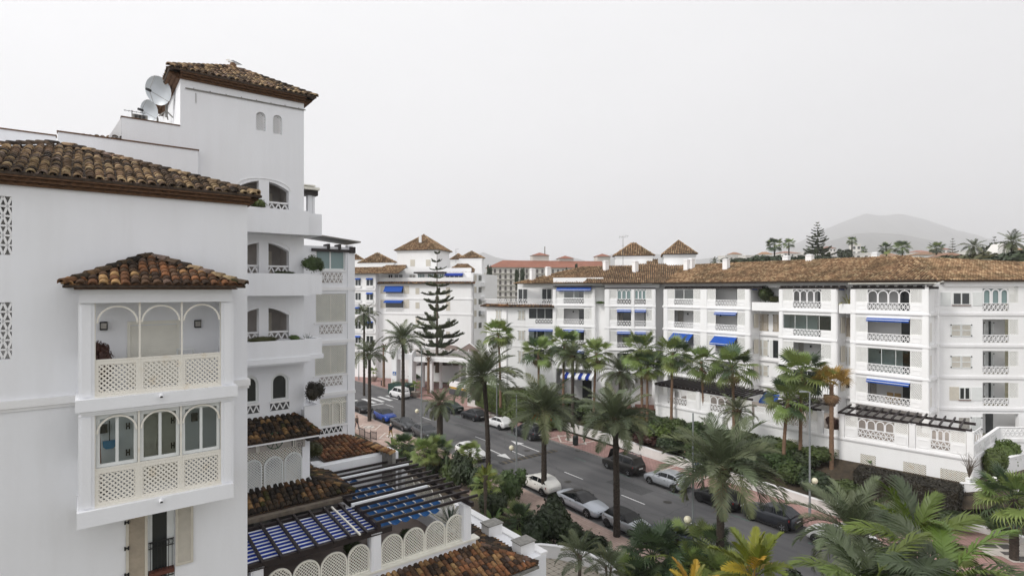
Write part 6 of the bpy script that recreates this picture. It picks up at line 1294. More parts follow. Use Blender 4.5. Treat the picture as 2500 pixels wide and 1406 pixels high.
for fr,px,k in((RF,1680,3),(RF,1760,3),(RF,1980,2),(RF,2150,2),(RF,2140,1),(DF,1400,3),(DF,1390,2)):
 q=fr.off(-1.88); b=MB(); s_=q.s(px); z=SBZ[k-1]+2.1; b.fb(q,s_-.07,s_+.07,z-.1,z+.12,0,.12); b.build('wall_lantern',IRON,RB)
for fr,p0,p1,k in((RF,1655,1668,3),(RF,1950,1962,2),(RF,2125,2140,1),(FF,1512,1520,3),(DF,1380,1392,1)):
 q=fr.off(-1.8); b=MB(); a,c=q.s(p0),q.s(p1); n_=8
 for i in range(n_):x0,x1=a+(c-a)*i/n_,a+(c-a)*(i+1)/n_; y0=.05*(i%2); y1=.05*((i+1)%2); b.quad(q.P(x0,SBZ[k-1]+.4,y0),q.P(x1,SBZ[k-1]+.4,y1),q.P(x1,SBZ[k-1]+2.6,y1),q.P(x0,SBZ[k-1]+2.6,y0))
 b.build('curtain',CURT,RB)
 # ------ block at the end of the street
EB=thing('apartment_house','white apartment house with pyramid roofed towers behind the tall tiered pine','building',(-15,108,0))
QF=Frame((at(1155,700,106)[0],106),(.965,-.262),(-.262,-.965)); QS=Frame(QF.O,(.262,.965),(.965,-.262))
zl_=QF.z(1040,693)
def qwin(fr,p0,p1,y0,y1,m=GLASSD,nm='window',o=.0,shut=None):
 a,c,z0,z1=fr.s(p0),fr.s(p1),fr.z(p0,y1),fr.z(p0,y0); b=MB(); b.fb(fr,a,c,z0,z1,o+.001,o+.03); w_=b.build(nm,m,EB)
 b=MB(); m_=(a+c)/2; b.fb(fr,m_-.05,m_+.05,z0,z1,o+.03,o+.06); b.fb(fr,a-.07,a,z0-.07,z1+.07,o,o+.06); b.fb(fr,c,c+.07,z0-.07,z1+.07,o,o+.06); b.fb(fr,a,c,z0-.07,z0,o,o+.06); b.fb(fr,a,c,z1,z1+.07,o,o+.06); b.build('frame',ALU if m is not SHUT else SHUT,w_)
b=MB(); b.fb(QF,QF.s(918),0,-.5,zl_,-.4,0); b.fb(QS,0,16,-.5,QS.z(1165,668),-.4,0); b.fb(QF,QF.s(918)-.0,QF.s(918)+.4,-.5,zl_,-14,-.401); b.fb(QF,QF.s(918)+.41,-.41,zl_-.5,zl_-.1,-12,-.41); b.build('wall',WHITE2,EB)
le=subr(EB); tile_slope('end',le,QF.P(QF.s(918)-.6,zl_+.05,.7),V3(QF.d),V3(-QF.n,.38),[(0,0),(-QF.s(918)+1.2,0),(-QF.s(918)+1.0,.9),(.2,.9)],TM5,TILE3A,su=.27,ev=.36,seed=3,pans=False)
b=MB(); b.fb(QF,QF.s(918)-.1,0,zl_+.5,zl_+1.25,-.35,-.2); b.build('terrace_parapet',TRIM,EB)
up=QF.off(-3.0); b=MB(); b.fb(up,up.s(922),up.s(1150),zl_,up.z(1040,655),-.4,0); b.build('set_back_wall',WHITE2,EB)
for p0,p1 in((949,958),(964,983),(1000,1014)):qwin(up,p0,p1,671,683,CURT if p0>990 else GLASSD)
for p0,p1 in((1021,1028),(1029,1036),(1045,1053),(1054,1062),(1063,1071),(1074,1083)):qwin(up,p0,p1,669,682,BLIND)
for p0,p1 in((1089,1108),(1110,1130)):qwin(up,p0,p1,670,682,GLASSD)
b=MB(); b.fb(up,up.s(1018),up.s(1090),up.z(1050,668),up.z(1050,664),0,1.6); b.build('pergola_beam',DARKW,EB)
b=MB(); P=up.P; a,c=up.s(1089),up.s(1133); z1=up.z(1110,666.5); b.quad(P(a,z1,.1),P(c,z1,.1),P(c,z1-.35,1.0),P(a,z1-.35,1.0)); b.quad(P(a,z1-.35,1.0),P(c,z1-.35,1.0),P(c,z1-.6,1.0),P(a,z1-.6,1.0)); b.build('awning',BLUED,EB)
for j,y in enumerate((698,733,769)):
 if j<2:
  b=MB(); b.fb(QF,QF.s(942),QF.s(985),QF.z(963,y+18),QF.z(963,y),.001,.03); b.build('window',GLASSD,EB)
  b=MB(); P=QF.P; a,c,z1=QF.s(941),QF.s(985),QF.z(963,y); dr_=1.05 if j==0 else .35; b.quad(P(a,z1,.05),P(c,z1,.05),P(c,z1-dr_,.9),P(a,z1-dr_,.9)); b.quad(P(a,z1-dr_,.9),P(c,z1-dr_,.9),P(c,z1-dr_-.15,.9),P(a,z1-dr_-.15,.9)); b.build('awning',BLUE,EB)
  b=MB(); tri_lattice(b,QF,QF.s(942),QF.s(985),QF.z(963,y+27),QF.z(963,y+20),.0,.12,1,.08,.5); b.fb(QF,QF.s(942),QF.s(985),QF.z(963,y+20),QF.z(963,y+18.5),0,.14); b.build('balustrade',TRIM,EB)
  qwin(QF,930,940.5,y,y+18,SHUT,'shutter'); qwin(QF,987,998,y,y+18,SHUT,'shutter'); qwin(QF,1090,1098,y+4,y+24,SHUT,'shutter')
 qwin(QF,1015.5,1023,y+6,y+19,SHUT,'shutter');
for y in(731,768):b=MB(); b.fb(QF,QF.s(918),.05,QF.z(1040,y),QF.z(1040,y-3),0,.10); b.build('string_course',TRIM,EB)
qwin(QF,1057,1063,780,790); qwin(QF,1093,1098,777,789); qwin(QF,1090,1098,810,824,SHUT,'shutter')
for j in range(5):
 y=672+j*29
 for p0,p1 in((1158,1162.5),(1168,1175)):qwin(QS,p0,p1,y,y+13,GLASSD if p0>1164 else SHUT)
 if j in(1,2,3):b=MB(); s_=QS.s(1178); b.fb(QS,s_-1.2,s_+1.5,QS.z(1178,700+34*(j-1)),QS.z(1178,690+34*(j-1)),0,.8); b.build('side_balcony',WHITE2,EB)
 # left part of the block with its own window columns
Q2=QF.off(1.2); b=MB(); b.fb(Q2,Q2.s(820),Q2.s(917),-.5,Q2.z(900,668),-1.5,0); b.build('wall',WHITE2,EB)
for j in range(5):
 y=680+j*35
 for p0,p1 in((868,881),(895,911)):
  qwin(Q2,p0,p1,y,y+17,GLASSD); b=MB(); b.fb(Q2,Q2.s(p0-1),Q2.s(p1+1),Q2.z(p0,y+24),Q2.z(p0,y+17),0,.25); b.build('balustrade',TRIM,EB)
  if(j+(p0>890))%2==0 or j==0:b=MB(); P=Q2.P; a,c,z1=Q2.s(p0),Q2.s(p1),Q2.z(p0,y-1); b.quad(P(a,z1,.05),P(c,z1,.05),P(c,z1-.3,.5),P(a,z1-.3,.5)); b.build('awning',BLUE,EB)
 b=MB(); b.fb(Q2,Q2.s(820),Q2.s(917),Q2.z(900,y+29),Q2.z(900,y+25),0,.2); b.build('floor_band',TRIM,EB)
for k,(pa,pb,ya,yb,ofs)in enumerate(((820,972,668,652,.8),(905,972,663,650,-2.0))):
 r_=subr(EB); f_=Q2.off(ofs); tile_slope('end',r_,f_.P(f_.s(pa),f_.z(900,ya)),V3(f_.d),V3(-f_.n,.36),[(0,0),(f_.s(pb)-f_.s(pa),0),(f_.s(pb)-f_.s(pa),4.2),(1.5,4.2)],TM5,TILE5A,su=.28,ev=.38,seed=80+k,pans=False)
r_=subr(EB); f_=QF.off(-3.0); tile_slope('end',r_,f_.P(f_.s(1086),f_.z(1120,665)),V3(f_.d),V3(-f_.n,.36),[(0,0),(f_.s(1158)-f_.s(1086),0),(f_.s(1152)-f_.s(1086),2.0),(3.0,5.6),(.6,5.6)],TM5,TILE5A,su=.28,ev=.38,seed=90,pans=False)
finish_tiles('end',0)
G_='roof towers of the far white house'
t_=roof_tower('roof_tower','tallest white roof tower with pyramid tile roof and two shuttered windows at the street end',970,1066,1098,610,573,113,690,R(15))
b=MB()
for p0 in(1002,1040):
 f_=Frame(at(1066,640,113)[:2],(-math.cos(R(15)),math.sin(R(15))),(-math.sin(R(15)),-math.cos(R(15)))); a,c=f_.s(p0+11),f_.s(p0); b=MB(); b.fb(f_,min(a,c),max(a,c),f_.z(p0,650),f_.z(p0,634),0.001,.05); b.build('shutter',SHUT,t_)
f_=Frame(at(1026,590,112)[:2],(1,0),(0,-1)); b=MB(); b.fb(f_,-.25,.25,f_.z(1026,592),f_.z(1026,576),-.3,.3); b.build('chimney',WHITE2,t_)
roof_tower('roof_tower','white roof tower with pyramid tile roof above the right-hand flank of the far house',1122,1176,1181,630,613,118,690,R(15)); roof_tower('roof_tower','square white roof tower with tile roof left of the tallest far tower',878,960,965,641,617,118,690,R(15))
roof_tower('roof_tower','small white roof tower half hidden at the leftmost edge of the far house',850,884,888,634,621,130,690,R(15)); roof_tower('roof_tower','low white roof tower behind the right flank tower with the aerial',1100,1130,1138,633,619,128,690,R(15))
ae=thing('television_aerial','thin television aerial standing between the roof towers of the far house','aerial',at(1113,640,120)); b=MB(); b.tube([at(1113,642,120),at(1113,608,120)],.04,4); b.tube([at(1113,609,120),at(1120,608,120)],.03,4); b.tube([at(1113,616,120),at(1117,616,120)],.03,4); b.build('mast',GREYM,ae)
# entrance canopy with posts, glazed pyramids
CY=thing('entrance_canopy','white concrete entrance canopy with tall arched posts at the far bend of the street','canopy',(-18,95,0))
cf_=Frame((at(957,900,96)[0],96),(.93,-.37),(-.37,-.93))
def cpost(p0,p1,ytop,o=0.0,dep=1.3,arch_=True):
 f_=cf_.off(o); a,c=f_.s(p0),f_.s(p1); z1=f_.z(p0,ytop); b=MB(); b.fb(f_,a,c,0,z1-.6,-dep,0); b.prism(Frame(f_.P(a,0)[:2],-f_.n,-f_.d),[(0,z1-.6),(dep,z1-.6),(dep,z1),(.75,z1),(.3,z1-.2)],-(c-a),0); b.build('post',TRIM,CY)
cpost(957,968,850); cpost(997,1006,857);
b=MB(); b.fb(cf_,cf_.s(935),cf_.s(957),cf_.z(945,870),cf_.z(945,858),-1.6,-.3); b.fb(cf_,cf_.s(968.5),cf_.s(996.5),cf_.z(980,878),cf_.z(980,865),-1.6,-.3); b.fb(cf_,cf_.s(1007),cf_.s(1053),cf_.z(1030,884),cf_.z(1030,873),-1.6,-.3); b.fb(cf_,cf_.s(1053.5),cf_.s(1140),cf_.z(1100,886),cf_.z(1100,876),-2.2,-.4); b.build('beam',TRIM,CY)
b=MB(); zq_=cf_.z(1030,873); b.fb(cf_,cf_.s(930),cf_.s(1150),zq_-.05,zq_+.1,-11,-1.61); b.build('roof_slab',mat('canopy_roof',(.45,.42,.40),.9,noise=.3,nscale=1),CY)
for p0,p1,o in((1049,1055,-.5),(1072,1077,-5),(1030,1034,-5),(1137,1143,-.5),(1120,1123,-5),(955,958,-6)):f_=cf_.off(o); b=MB(); b.fb(f_,f_.s(p0),f_.s(p1),0,zq_-.06,-.5,0); b.build('column',TRIM,CY)
GLZ=mat('brown_glazing',(.20,.15,.13),.3,noise=.2)
for i,(px,y,Y,sz)in enumerate(((1104,836,108,4.6),(1146,838,106,4.2),(1082,853,104,4.4),(1046,842,112,4.0))):
 c=at(px,y,Y); b=MB(); q=[(c.x-sz,c.y-sz,c.z-2.4),(c.x+sz,c.y-sz,c.z-2.4),(c.x+sz,c.y+sz,c.z-2.4),(c.x-sz,c.y+sz,c.z-2.4),tuple(c)]; b.add(q,[(0,1,4),(1,2,4),(2,3,4),(3,0,4),(3,2,1,0)]); sk=b.build('skylight',GLZ,CY); b=MB()
 for k in range(4):
  b.bar(Vector(q[k])+Vector((0,0,.06)),c+Vector((0,0,.06)),.16,.1)
  for u in(.25,.5,.75):p=Vector(q[k]).lerp(Vector(q[(k+1)%4]),u); b.bar(p+Vector((0,0,.06)),p.lerp(c,.55 if u==.5 else .45)+Vector((0,0,.06)),.10,.08)
 b.build('ribs',TRIM,sk)
rw=[at(1097,950,93),at(1140,945,90)]; RWL=thing('ramp_wall','low white ramp wall with a yellow stripe beside the car park entrance','wall',rw[0]); d_=(rw[1]-rw[0]); f_=Frame(rw[0][:2],d_[:2],(d_.y,-d_.x)); b=MB(); b.fb(f_,0,d_.xy.length,0,f_.z(1118,932),-.3,0); b.build('wall',TRIM,RWL); b=MB(); b.fb(f_,0,d_.xy.length,f_.z(1118,951),f_.z(1118,946),.001,.02); b.build('yellow_stripe',mat('yellow_paint',(.5,.30,.04),.7),RWL); b=MB(); b.fb(f_,0,d_.xy.length,.0,f_.z(1118,951.5),.001,.025); b.build('dark_skirting',mat('dark_grey_paint',(.07,.07,.08),.7),RWL)
# plaza paving at the far end
b=MB(); b.slab([(p.x,p.y)for p in(ST(-24,9.9),ST(-30,9.9),ST(-40,9.9),ST(-60,9.9),Vector((-52,118,0)),Vector((-20,108,0)),Vector((-2,96,0)),Vector((-4,88,0)))],-.2,.125); b.build('plaza',PINK,kind='structure',label='pink paved plaza by the canopy at the far bend',category='pavement')
# ------ hotel far behind
HO=thing('hotel_building','big pale hotel with red roof and rows of arched balconies far behind the street','building',(10,300,10)); hf=Frame((at(1197,700,300)[0],300),(.985,.17),(.17,-.985)); HRED=mat('hotel_roof_red',(.30,.12,.075),.8,noise=.2,nscale=.4); HW=mat('hotel_wall',(.62,.60,.56),.9,noise=.06,nscale=.3)
s1=hf.s(1480); ztp=hf.z(1290,653); b=MB(); b.fb(hf,0,s1,-2,ztp,-16,0); b.fb(hf,-8,-.01,-2,ztp-3,-20,-6); b.build('wall',HW,HO)
b=MB(); b.add([hf.P(-1,ztp,1),hf.P(s1,ztp,1),hf.P(s1,ztp+4.2,-8),hf.P(8,ztp+4.2,-8),hf.P(-1,ztp,-17),hf.P(s1,ztp,-17)],[(0,1,2,3),(0,3,4),(3,2,5,4)]); b.build('roof',HRED,HO)
b=MB(); q=hf.off(-8); b.fb(q,q.s(1300),q.s(1340),ztp+3,ztp+7.2,-6,0); b.fb(q,q.s(1365),q.s(1400),ztp+3,ztp+5.6,-6,0); b.fb(q,q.s(1458),q.s(1490),ztp+1,ztp+7,-6,0); b.build('roof_house',HW,HO)
b=MB()
for p0,p1,h in((1298,1342,7.2),(1363,1402,5.6),(1456,1492,7)):a,c,z_=q.s(p0),q.s(p1),ztp+h; b.add([q.P(a,z_,.8),q.P(c,z_,.8),q.P(c,z_,-7),q.P(a,z_,-7),q.P((a+c)/2,z_+1.8,-3)],[(0,1,4),(1,2,4),(2,3,4),(3,0,4)])
b.build('roof',HRED,HO)
b=MB(); b.tube([q.P(q.s(1333),ztp+8,-3),q.P(q.s(1333),ztp+12.5,-3)],.3,5); b.build('radio_mast',GREYM,HO)
wm=MB(); wm.box(-.6,.6,-.05,.05,0,1.6); wm.prism(Frame((0,0),(1,0),(0,-1)),[(.6*math.cos(i*math.pi/8),1.6+.6*math.sin(i*math.pi/8))for i in range(9)],-.05,.05); proto=wm.build('window',mat('hotel_window',(.10,.09,.085),.4),HO); wme=proto.data; bpy.data.objects.remove(proto)
nc=21
for r in range(6):
 zr=ztp-3.1-r*3.15
 for c in range(nc):
  s_=2.5+c*(s1-4)/nc; o=bpy.data.objects.new('window',wme); COL.objects.link(o); o.parent=HO; M=Matrix((V3(hf.d),V3(-hf.n),Vector((0,0,1)))).transposed().to_4x4(); o.matrix_local=Matrix.Translation(hf.P(s_,zr,.06)-Vector(HO.location))@M
 b=MB(); b.fb(hf,1,s1,zr-.35,zr-.1,0,.9); b.build('balcony_slab',HW,HO)
 # ------ houses on the hillside
HWALL=mat('villa_wall',(.70,.68,.65),.9,obj_rand=.08); HROOF=mat('villa_roof',(.30,.17,.11),.9,obj_rand=.2); HWIN=mat('villa_window',(.07,.075,.08),.3)
hl=[(1838,634,300,9,4,0,'small white house left of the tall tiered pine on the skyline'),(1868,631,330,8,5,1,'white house with little red roof just left of the two skyline fan palms'),(1935,626,420,16,5,1,'white terrace house with a red capped tower left of the tiered pine'),(1952,622,440,10,4,0,'flat white house directly behind the tiered pine'),(1975,628,400,14,4,0,'long flat white house at the foot of the tiered pine'),
(2000,626,380,9,4,0,'white cube house just right of the tiered pine trunk'),(2029,617,430,9,7,1,'tall white house with pyramid roof right of the tiered pine'),(2091,618,300,4.6,9,0,'plain white tower-like house beside the single skyline fan palm'),(2115,630,260,10,4,0,'pale grey house right of the white tower-like house'),(2060,640,240,8,3,0,'low white house below the white tower-like house'),
(2255,622,420,13,4,1,'low house with pink roof edge left of the bushy skyline palm'),(2310,616,420,12,4,1,'white villa with brown roof right of the bushy skyline palm'),(2290,634,230,16,4,1,'villa with tiled roof behind the right end of the block roof'),(2330,640,200,10,4,1,'white villa with chimney just above the right end of the block roof'),(2350,625,330,10,5,0,'white flat house left of the leaning skyline date palm'),
(2400,626,300,12,4,0,'terraced white house between the two skyline date palms'),(2430,622,340,9,4,1,'white house with sloping roof left of the tallest skyline date palm'),(2452,640,150,5.5,3.2,2,'white gabled house at the right edge of the skyline'),(2490,630,190,7,4,1,'brown roofed house at the right picture edge'),(2180,630,330,10,3,1,'tan roofed house between the two bushy fan palms'),
(2362,618,400,9,3,0,'small white house up the slope left of the leaning date palm'),(2415,612,420,9,4,0,'white house high on the slope right of the leaning date palm'),(1786,634,320,9,4,0,'white house between the wider roof tower and dark trees'),(1800,628,380,8,4,1,'white house with hipped roof right of the wider roof tower')]
for i,(px,py,Y,wd,h,rt,lb)in enumerate(hl):
 c=at(px,py,Y); rg=random.Random(i); a=rg.uniform(-.35,.35); th=thing('hillside_house',lb,'house',(c.x,c.y,c.z-h*.5),group='white houses on the hillside',world=False,rz=a); d=wd*.7; bh=7
 b=MB(); b.box(-wd/2,wd/2,0,d,-bh,h); b.box(-wd*.2,wd*.2,-1.5,-.01,-bh,h*.5); b.build('wall',HWALL,th)
 if rt==1:b=MB(); b.add([(-wd/2-.4,-.4,h),(wd/2+.4,-.4,h),(wd/2+.4,d+.4,h),(-wd/2-.4,d+.4,h),(-wd*.15,d/2,h+1.6),(wd*.15,d/2,h+1.6)],[(0,1,5,4),(1,2,5),(2,3,4,5),(3,0,4),(3,2,1,0)]); b.build('roof',HROOF,th)
 elif rt==2:b=MB(); b.add([(-wd/2,-.01,h),(wd/2,-.01,h),(0,-.01,h+3.5),(-wd/2,d,h),(wd/2,d,h),(0,d,h+3.5)],[(0,1,2),(3,5,4),(0,2,5,3),(1,4,5,2)]); b.build('roof',HWALL,th)
 else:b=MB(); b.box(-wd/2-.15,wd/2+.15,-.15,d+.15,h+.001,h+.45); b.build('roof_parapet',HWALL,th)
 n_=max(2,int(wd/3))
 for k in range(n_):
  for zz in([h-2.3]if h<5 else[h-2.3,h-5.2]):x=-wd/2+wd*(k+.5)/n_; b=MB(); b.box(x-.6,x+.6,-.05,.02,zz,zz+1.4); b.build('window',HWIN,th)
  # ------ mountains
MTN=mat('mountain_scrub',(.10,.10,.08),.95,noise=.4,nscale=.002)
def mountain(name,label,prof,Y,depth,seed):
 rg=random.Random(seed); b=MB(); n=len(prof); N=60; pts=[]
 for i in range(N+1):
  x=prof[0][0]+(prof[-1][0]-prof[0][0])*i/N
  for(xa,ya),(xb,yb)in zip(prof,prof[1:]):
   if xa<=x<=xb:y=ya+(yb-ya)*(x-xa)/(xb-xa)
  pts.append(at(x,y,Y))
 rows=9; vs=[]
 for r in range(rows):
  f=(r/(rows-1))*2-1
  for p in pts:h=max(0,p.z-10); hh=h*(1-abs(f))**(.8)if f<0 else h*(1-f); k=(rg.uniform(-.05,.05)*h)if 0<abs(f)<1 else 0; vs.append((p.x*(1+f*.12),p.y+f*depth,10+max(0,hh+k)-(12 if abs(f)==1 else 0)))
 b.add(vs,[(r*(N+1)+i,r*(N+1)+i+1,(r+1)*(N+1)+i+1,(r+1)*(N+1)+i)for r in range(rows-1)for i in range(N)]); o=b.build(name,MTN,smooth=True); tag(o,label,'mountain',kind='structure'); return o
mountain('mountain','hazy double-peaked mountain on the right horizon',((1750,650),(1850,628),(1950,592),(2000,566),(2060,541),(2115,521),(2150,527),(2200,522),(2260,536),(2330,560),(2400,580),(2520,605),(2700,640)),8600,2600,1)
mountain('mountain','lower hazy ridge in front of the double peak',((1880,650),(1960,612),(2020,590),(2090,570),(2130,568),(2200,572),(2290,590),(2380,606),(2520,612),(2700,640)),5400,1400,2)
mountain('mountain','pale low range across the left horizon',((1000,650),(1120,632),(1180,616),(1215,630),(1260,636),(1330,640),(1390,626),(1440,640),(1490,622),(1530,611),(1620,622),(1700,634),(1800,622),(1900,640)),7600,1800,3)
# ------ the air itself
b=MB(); b.box(-7500,12000,-120,12500,-6,1320); hz=b.build('haze',[]); hz['kind']='stuff'; hz['label']='thin pale haze filling the air'
hm=bpy.data.materials.new('haze'); hm.use_nodes=True; n=hm.node_tree.nodes; n.remove(n['Principled BSDF']); pv=n.new('ShaderNodeVolumePrincipled'); pv.inputs['Color'].default_value=(.97,.97,1.0,1); pv.inputs['Density'].default_value=.00019; pv.inputs['Anisotropy'].default_value=.1
hm.node_tree.links.new(pv.outputs[0],n['Material Output'].inputs['Volume']); hz.data.materials.append(hm)
# ------ plants
FRD=mat('date_frond',(.10,.125,.065),.6,obj_rand=.28,trans=.15); FRO=mat('olive_frond',(.10,.115,.05),.6,obj_rand=.25,trans=.15)
FAN=mat('fan_leaf',(.16,.215,.06),.5,obj_rand=.35,trans=.2); FAND=mat('dark_fan_leaf',(.045,.075,.032),.5,obj_rand=.35,trans=.15); FANY=mat('yellowing_fan_leaf',(.32,.22,.05),.6,obj_rand=.25,trans=.2); DEAD=mat('dead_frond',(.20,.125,.065),.8,obj_rand=.25)
ARE=mat('areca_frond',(.17,.20,.025),.5,obj_rand=.25,trans=.25); AREY=mat('golden_frond',(.42,.29,.03),.5,obj_rand=.2,trans=.25); QUE=mat('queen_frond',(.115,.165,.03),.5,obj_rand=.22,trans=.22); QUED=mat('queen_frond_dark',(.05,.07,.03),.5,obj_rand=.25,trans=.15)
TRD=mat('date_trunk',(.055,.042,.032),.95,noise=.5,nscale=9,bump=.8,bscale=9); TRR=mat('red_palm_trunk',(.22,.135,.085),.9,noise=.3,nscale=6,bump=.4,bscale=12); TRB=mat('palm_boss',(.10,.062,.035),.95,noise=.5,nscale=12,bump=.9,bscale=12); TRG=mat('grey_stem',(.14,.11,.085),.9,noise=.3,nscale=7)
LEAFM={k:mat(k,c,.55,obj_rand=.2,noise=.35,nscale=1.6,trans=.12,detail=2)for k,c in dict(dark_leaf=(.035,.055,.02),mid_leaf=(.06,.095,.025),fresh_leaf=(.09,.14,.03),red_leaf=(.075,.028,.02),olive_leaf=(.085,.09,.03),yellow_leaf=(.24,.22,.03),brown_leaf=(.038,.032,.018),hill_leaf=(.05,.07,.03)).items()}
FLOW=mat('white_petals',(.75,.74,.68),.7)
def mesh_obj(mb,name,m,smooth=False):
 me=bpy.data.meshes.new(name); me.from_pydata(mb.v,[],mb.f); me.materials.append(m)
 if smooth:me.polygons.foreach_set('use_smooth',[True]*len(mb.f))
 me.update(); return me
def frond(L_,bend,n,ll,lw,m,vee=.45,sag=.35,seed=0,start=.14):
 """feather frond: bends over from a horizontal start; leaflets both sides"""
 rg=random.Random(seed); mb=MB(); P=Vector((0,0,0)); pts=[P.copy()]; tang=[]; S_=12
 for i in range(S_):
  t=(i+.5)/S_; a=-bend*t**1.35; d=Vector((math.cos(a),0,math.sin(a))); P=P+d*(L_/S_); pts.append(P.copy()); tang.append(d)
 mb.tube(pts,[L_*.011*(1-.85*i/S_)for i in range(S_+1)],4,False)
 for k in range(n):
  t=start+(1-start)*(k+.5)/n; q=t*S_; i=min(int(q),S_-1); p=pts[i].lerp(pts[i+1],q-i); d=tang[i]; up=Vector((-d.z,0,d.x)); env=math.sin(math.pi*min(1,.12+t*.93))**.6
  for sd in(-1,1):
   l=ll*env*rg.uniform(.85,1.1); f=.55+.5*t+rg.uniform(-.12,.12); o=(d*f+Vector((0,sd,0))*(1-.35*t)+up*(vee+rg.uniform(-.2,.2))).normalized(); w_=(d-o*d.dot(o)).normalized()*lw/2
   mid=p+o*l*.5+Vector((0,0,-sag*l*.06)); tip=p+o*l+Vector((0,0,-sag*l*.42)); mb.add([p-w_*.5,p+w_*.5,mid+w_,mid-w_,tip],[(0,1,2,3),(3,2,4)])
 return mb
def fan(pet,r,seg,m,droop=.35,spread=300,seed=0,cup=.18):
 rg=random.Random(seed); mb=MB(); mb.tube([Vector((0,0,0)),Vector((pet*.6,0,.04*pet)),Vector((pet,0,0))],[.028,.02,.014],4,False); h=Vector((pet,0,0)); a0=-R(spread)/2
 for k in range(seg):
  a=a0+R(spread)*(k+.5)/seg; da=R(spread)/seg*.5; l=r*(.78+.22*math.cos(a*.6))*rg.uniform(.9,1.06); fz=cup*l*(1-math.cos(a))*.4
  d=Vector((math.cos(a),math.sin(a),0)); e0=Vector((math.cos(a-da),math.sin(a-da),0)); e1=Vector((math.cos(a+da),math.sin(a+da),0)); zz=.02*r*(1 if k%2 else-1)
  mid0=h+e0*l*.55+Vector((0,0,fz*.5-zz)); mid1=h+e1*l*.55+Vector((0,0,fz*.5+zz)); tip=h+d*l+Vector((0,0,fz-droop*l*rg.uniform(.5,1.1))); q=d*l*.82; w_=(e1-e0)*l*.13
  m2=h+q+Vector((0,0,fz*.9-droop*l*.22)); mb.add([h,mid0,mid1,m2-w_,m2+w_,tip],[(0,1,2),(1,3,4,2),(3,5,4)])
 return mb
FM={}
for i in range(4):
 FM['date',i]=mesh_obj(frond(1.0,(.7,.95,1.3,1.65)[i],46,.24,.0145,FRD,.35,.5,i),'frond',FRD); FM['olive',i]=mesh_obj(frond(1.0,(.75,1.05,1.4,1.8)[i],40,.24,.016,FRO,.35,.5,i+9),'frond',FRO)
 FM['queen',i]=mesh_obj(frond(1.0,(.9,1.3,1.7,2.0)[i],34,.30,.030,QUE,.25,1.0,i+20,.2),'frond',QUE); FM['queend',i]=mesh_obj(frond(1.0,(.9,1.3,1.7,2.0)[i],34,.30,.026,QUED,.25,1.0,i+30,.2),'frond',QUED)
 FM['areca',i]=mesh_obj(frond(1.0,(.5,.8,1.15,1.5)[i],30,.26,.034,ARE,.45,.5,i+40,.2),'frond',ARE); FM['gold',i]=mesh_obj(frond(1.0,(.5,.8,1.15,1.5)[i],28,.26,.034,AREY,.45,.5,i+50,.2),'frond',AREY)
 FM['dead',i]=mesh_obj(frond(1.0,(1.3,1.6,1.9,2.2)[i],26,.2,.02,DEAD,.1,1.2,i+60),'frond',DEAD)
 for nm,mm in(('fan',FAN),('fand',FAND),('fany',FANY)):FM[nm,i]=mesh_obj(fan(1.15,.95,20,mm,(.12,.28,.5,.8)[i],270,i),'fan_leaf',mm)
 FM['deadfan',i]=mesh_obj(fan(.7,1.0,14,DEAD,.9,200,i,-.2),'fan_leaf',DEAD)
def add_leaf(par,key,i,L_,az,el,roll=0.0,at_=(0,0,0),nm=None):
 me=FM[key,i%4]; o=bpy.data.objects.new(nm or me.name.split('.')[0],me); COL.objects.link(o); o.parent=par
 o.matrix_local=Matrix.Translation(at_)@Matrix.Rotation(az,4,'Z')@Matrix.Rotation(-el,4,'Y')@Matrix.Rotation(roll,4,'X')@Matrix.Scale(L_,4); return o
def trunk_mesh(name,h,r0,r1,m,boss=None,lean=(0,0),rings=10,seed=0,n=9):
 rg=random.Random(seed); mb=MB(); pts,rad=[],[]
 for i in range(rings+1):
  t=i/rings; pts.append((lean[0]*t*t,lean[1]*t*t,-.3+(h+.3)*t)); rad.append((r0+(r1-r0)*t)*(rg.uniform(.93,1.0)if i%2 else rg.uniform(1.02,1.10))*(1.25 if i==0 else 1))
 mb.tube(pts,rad,n); return mb
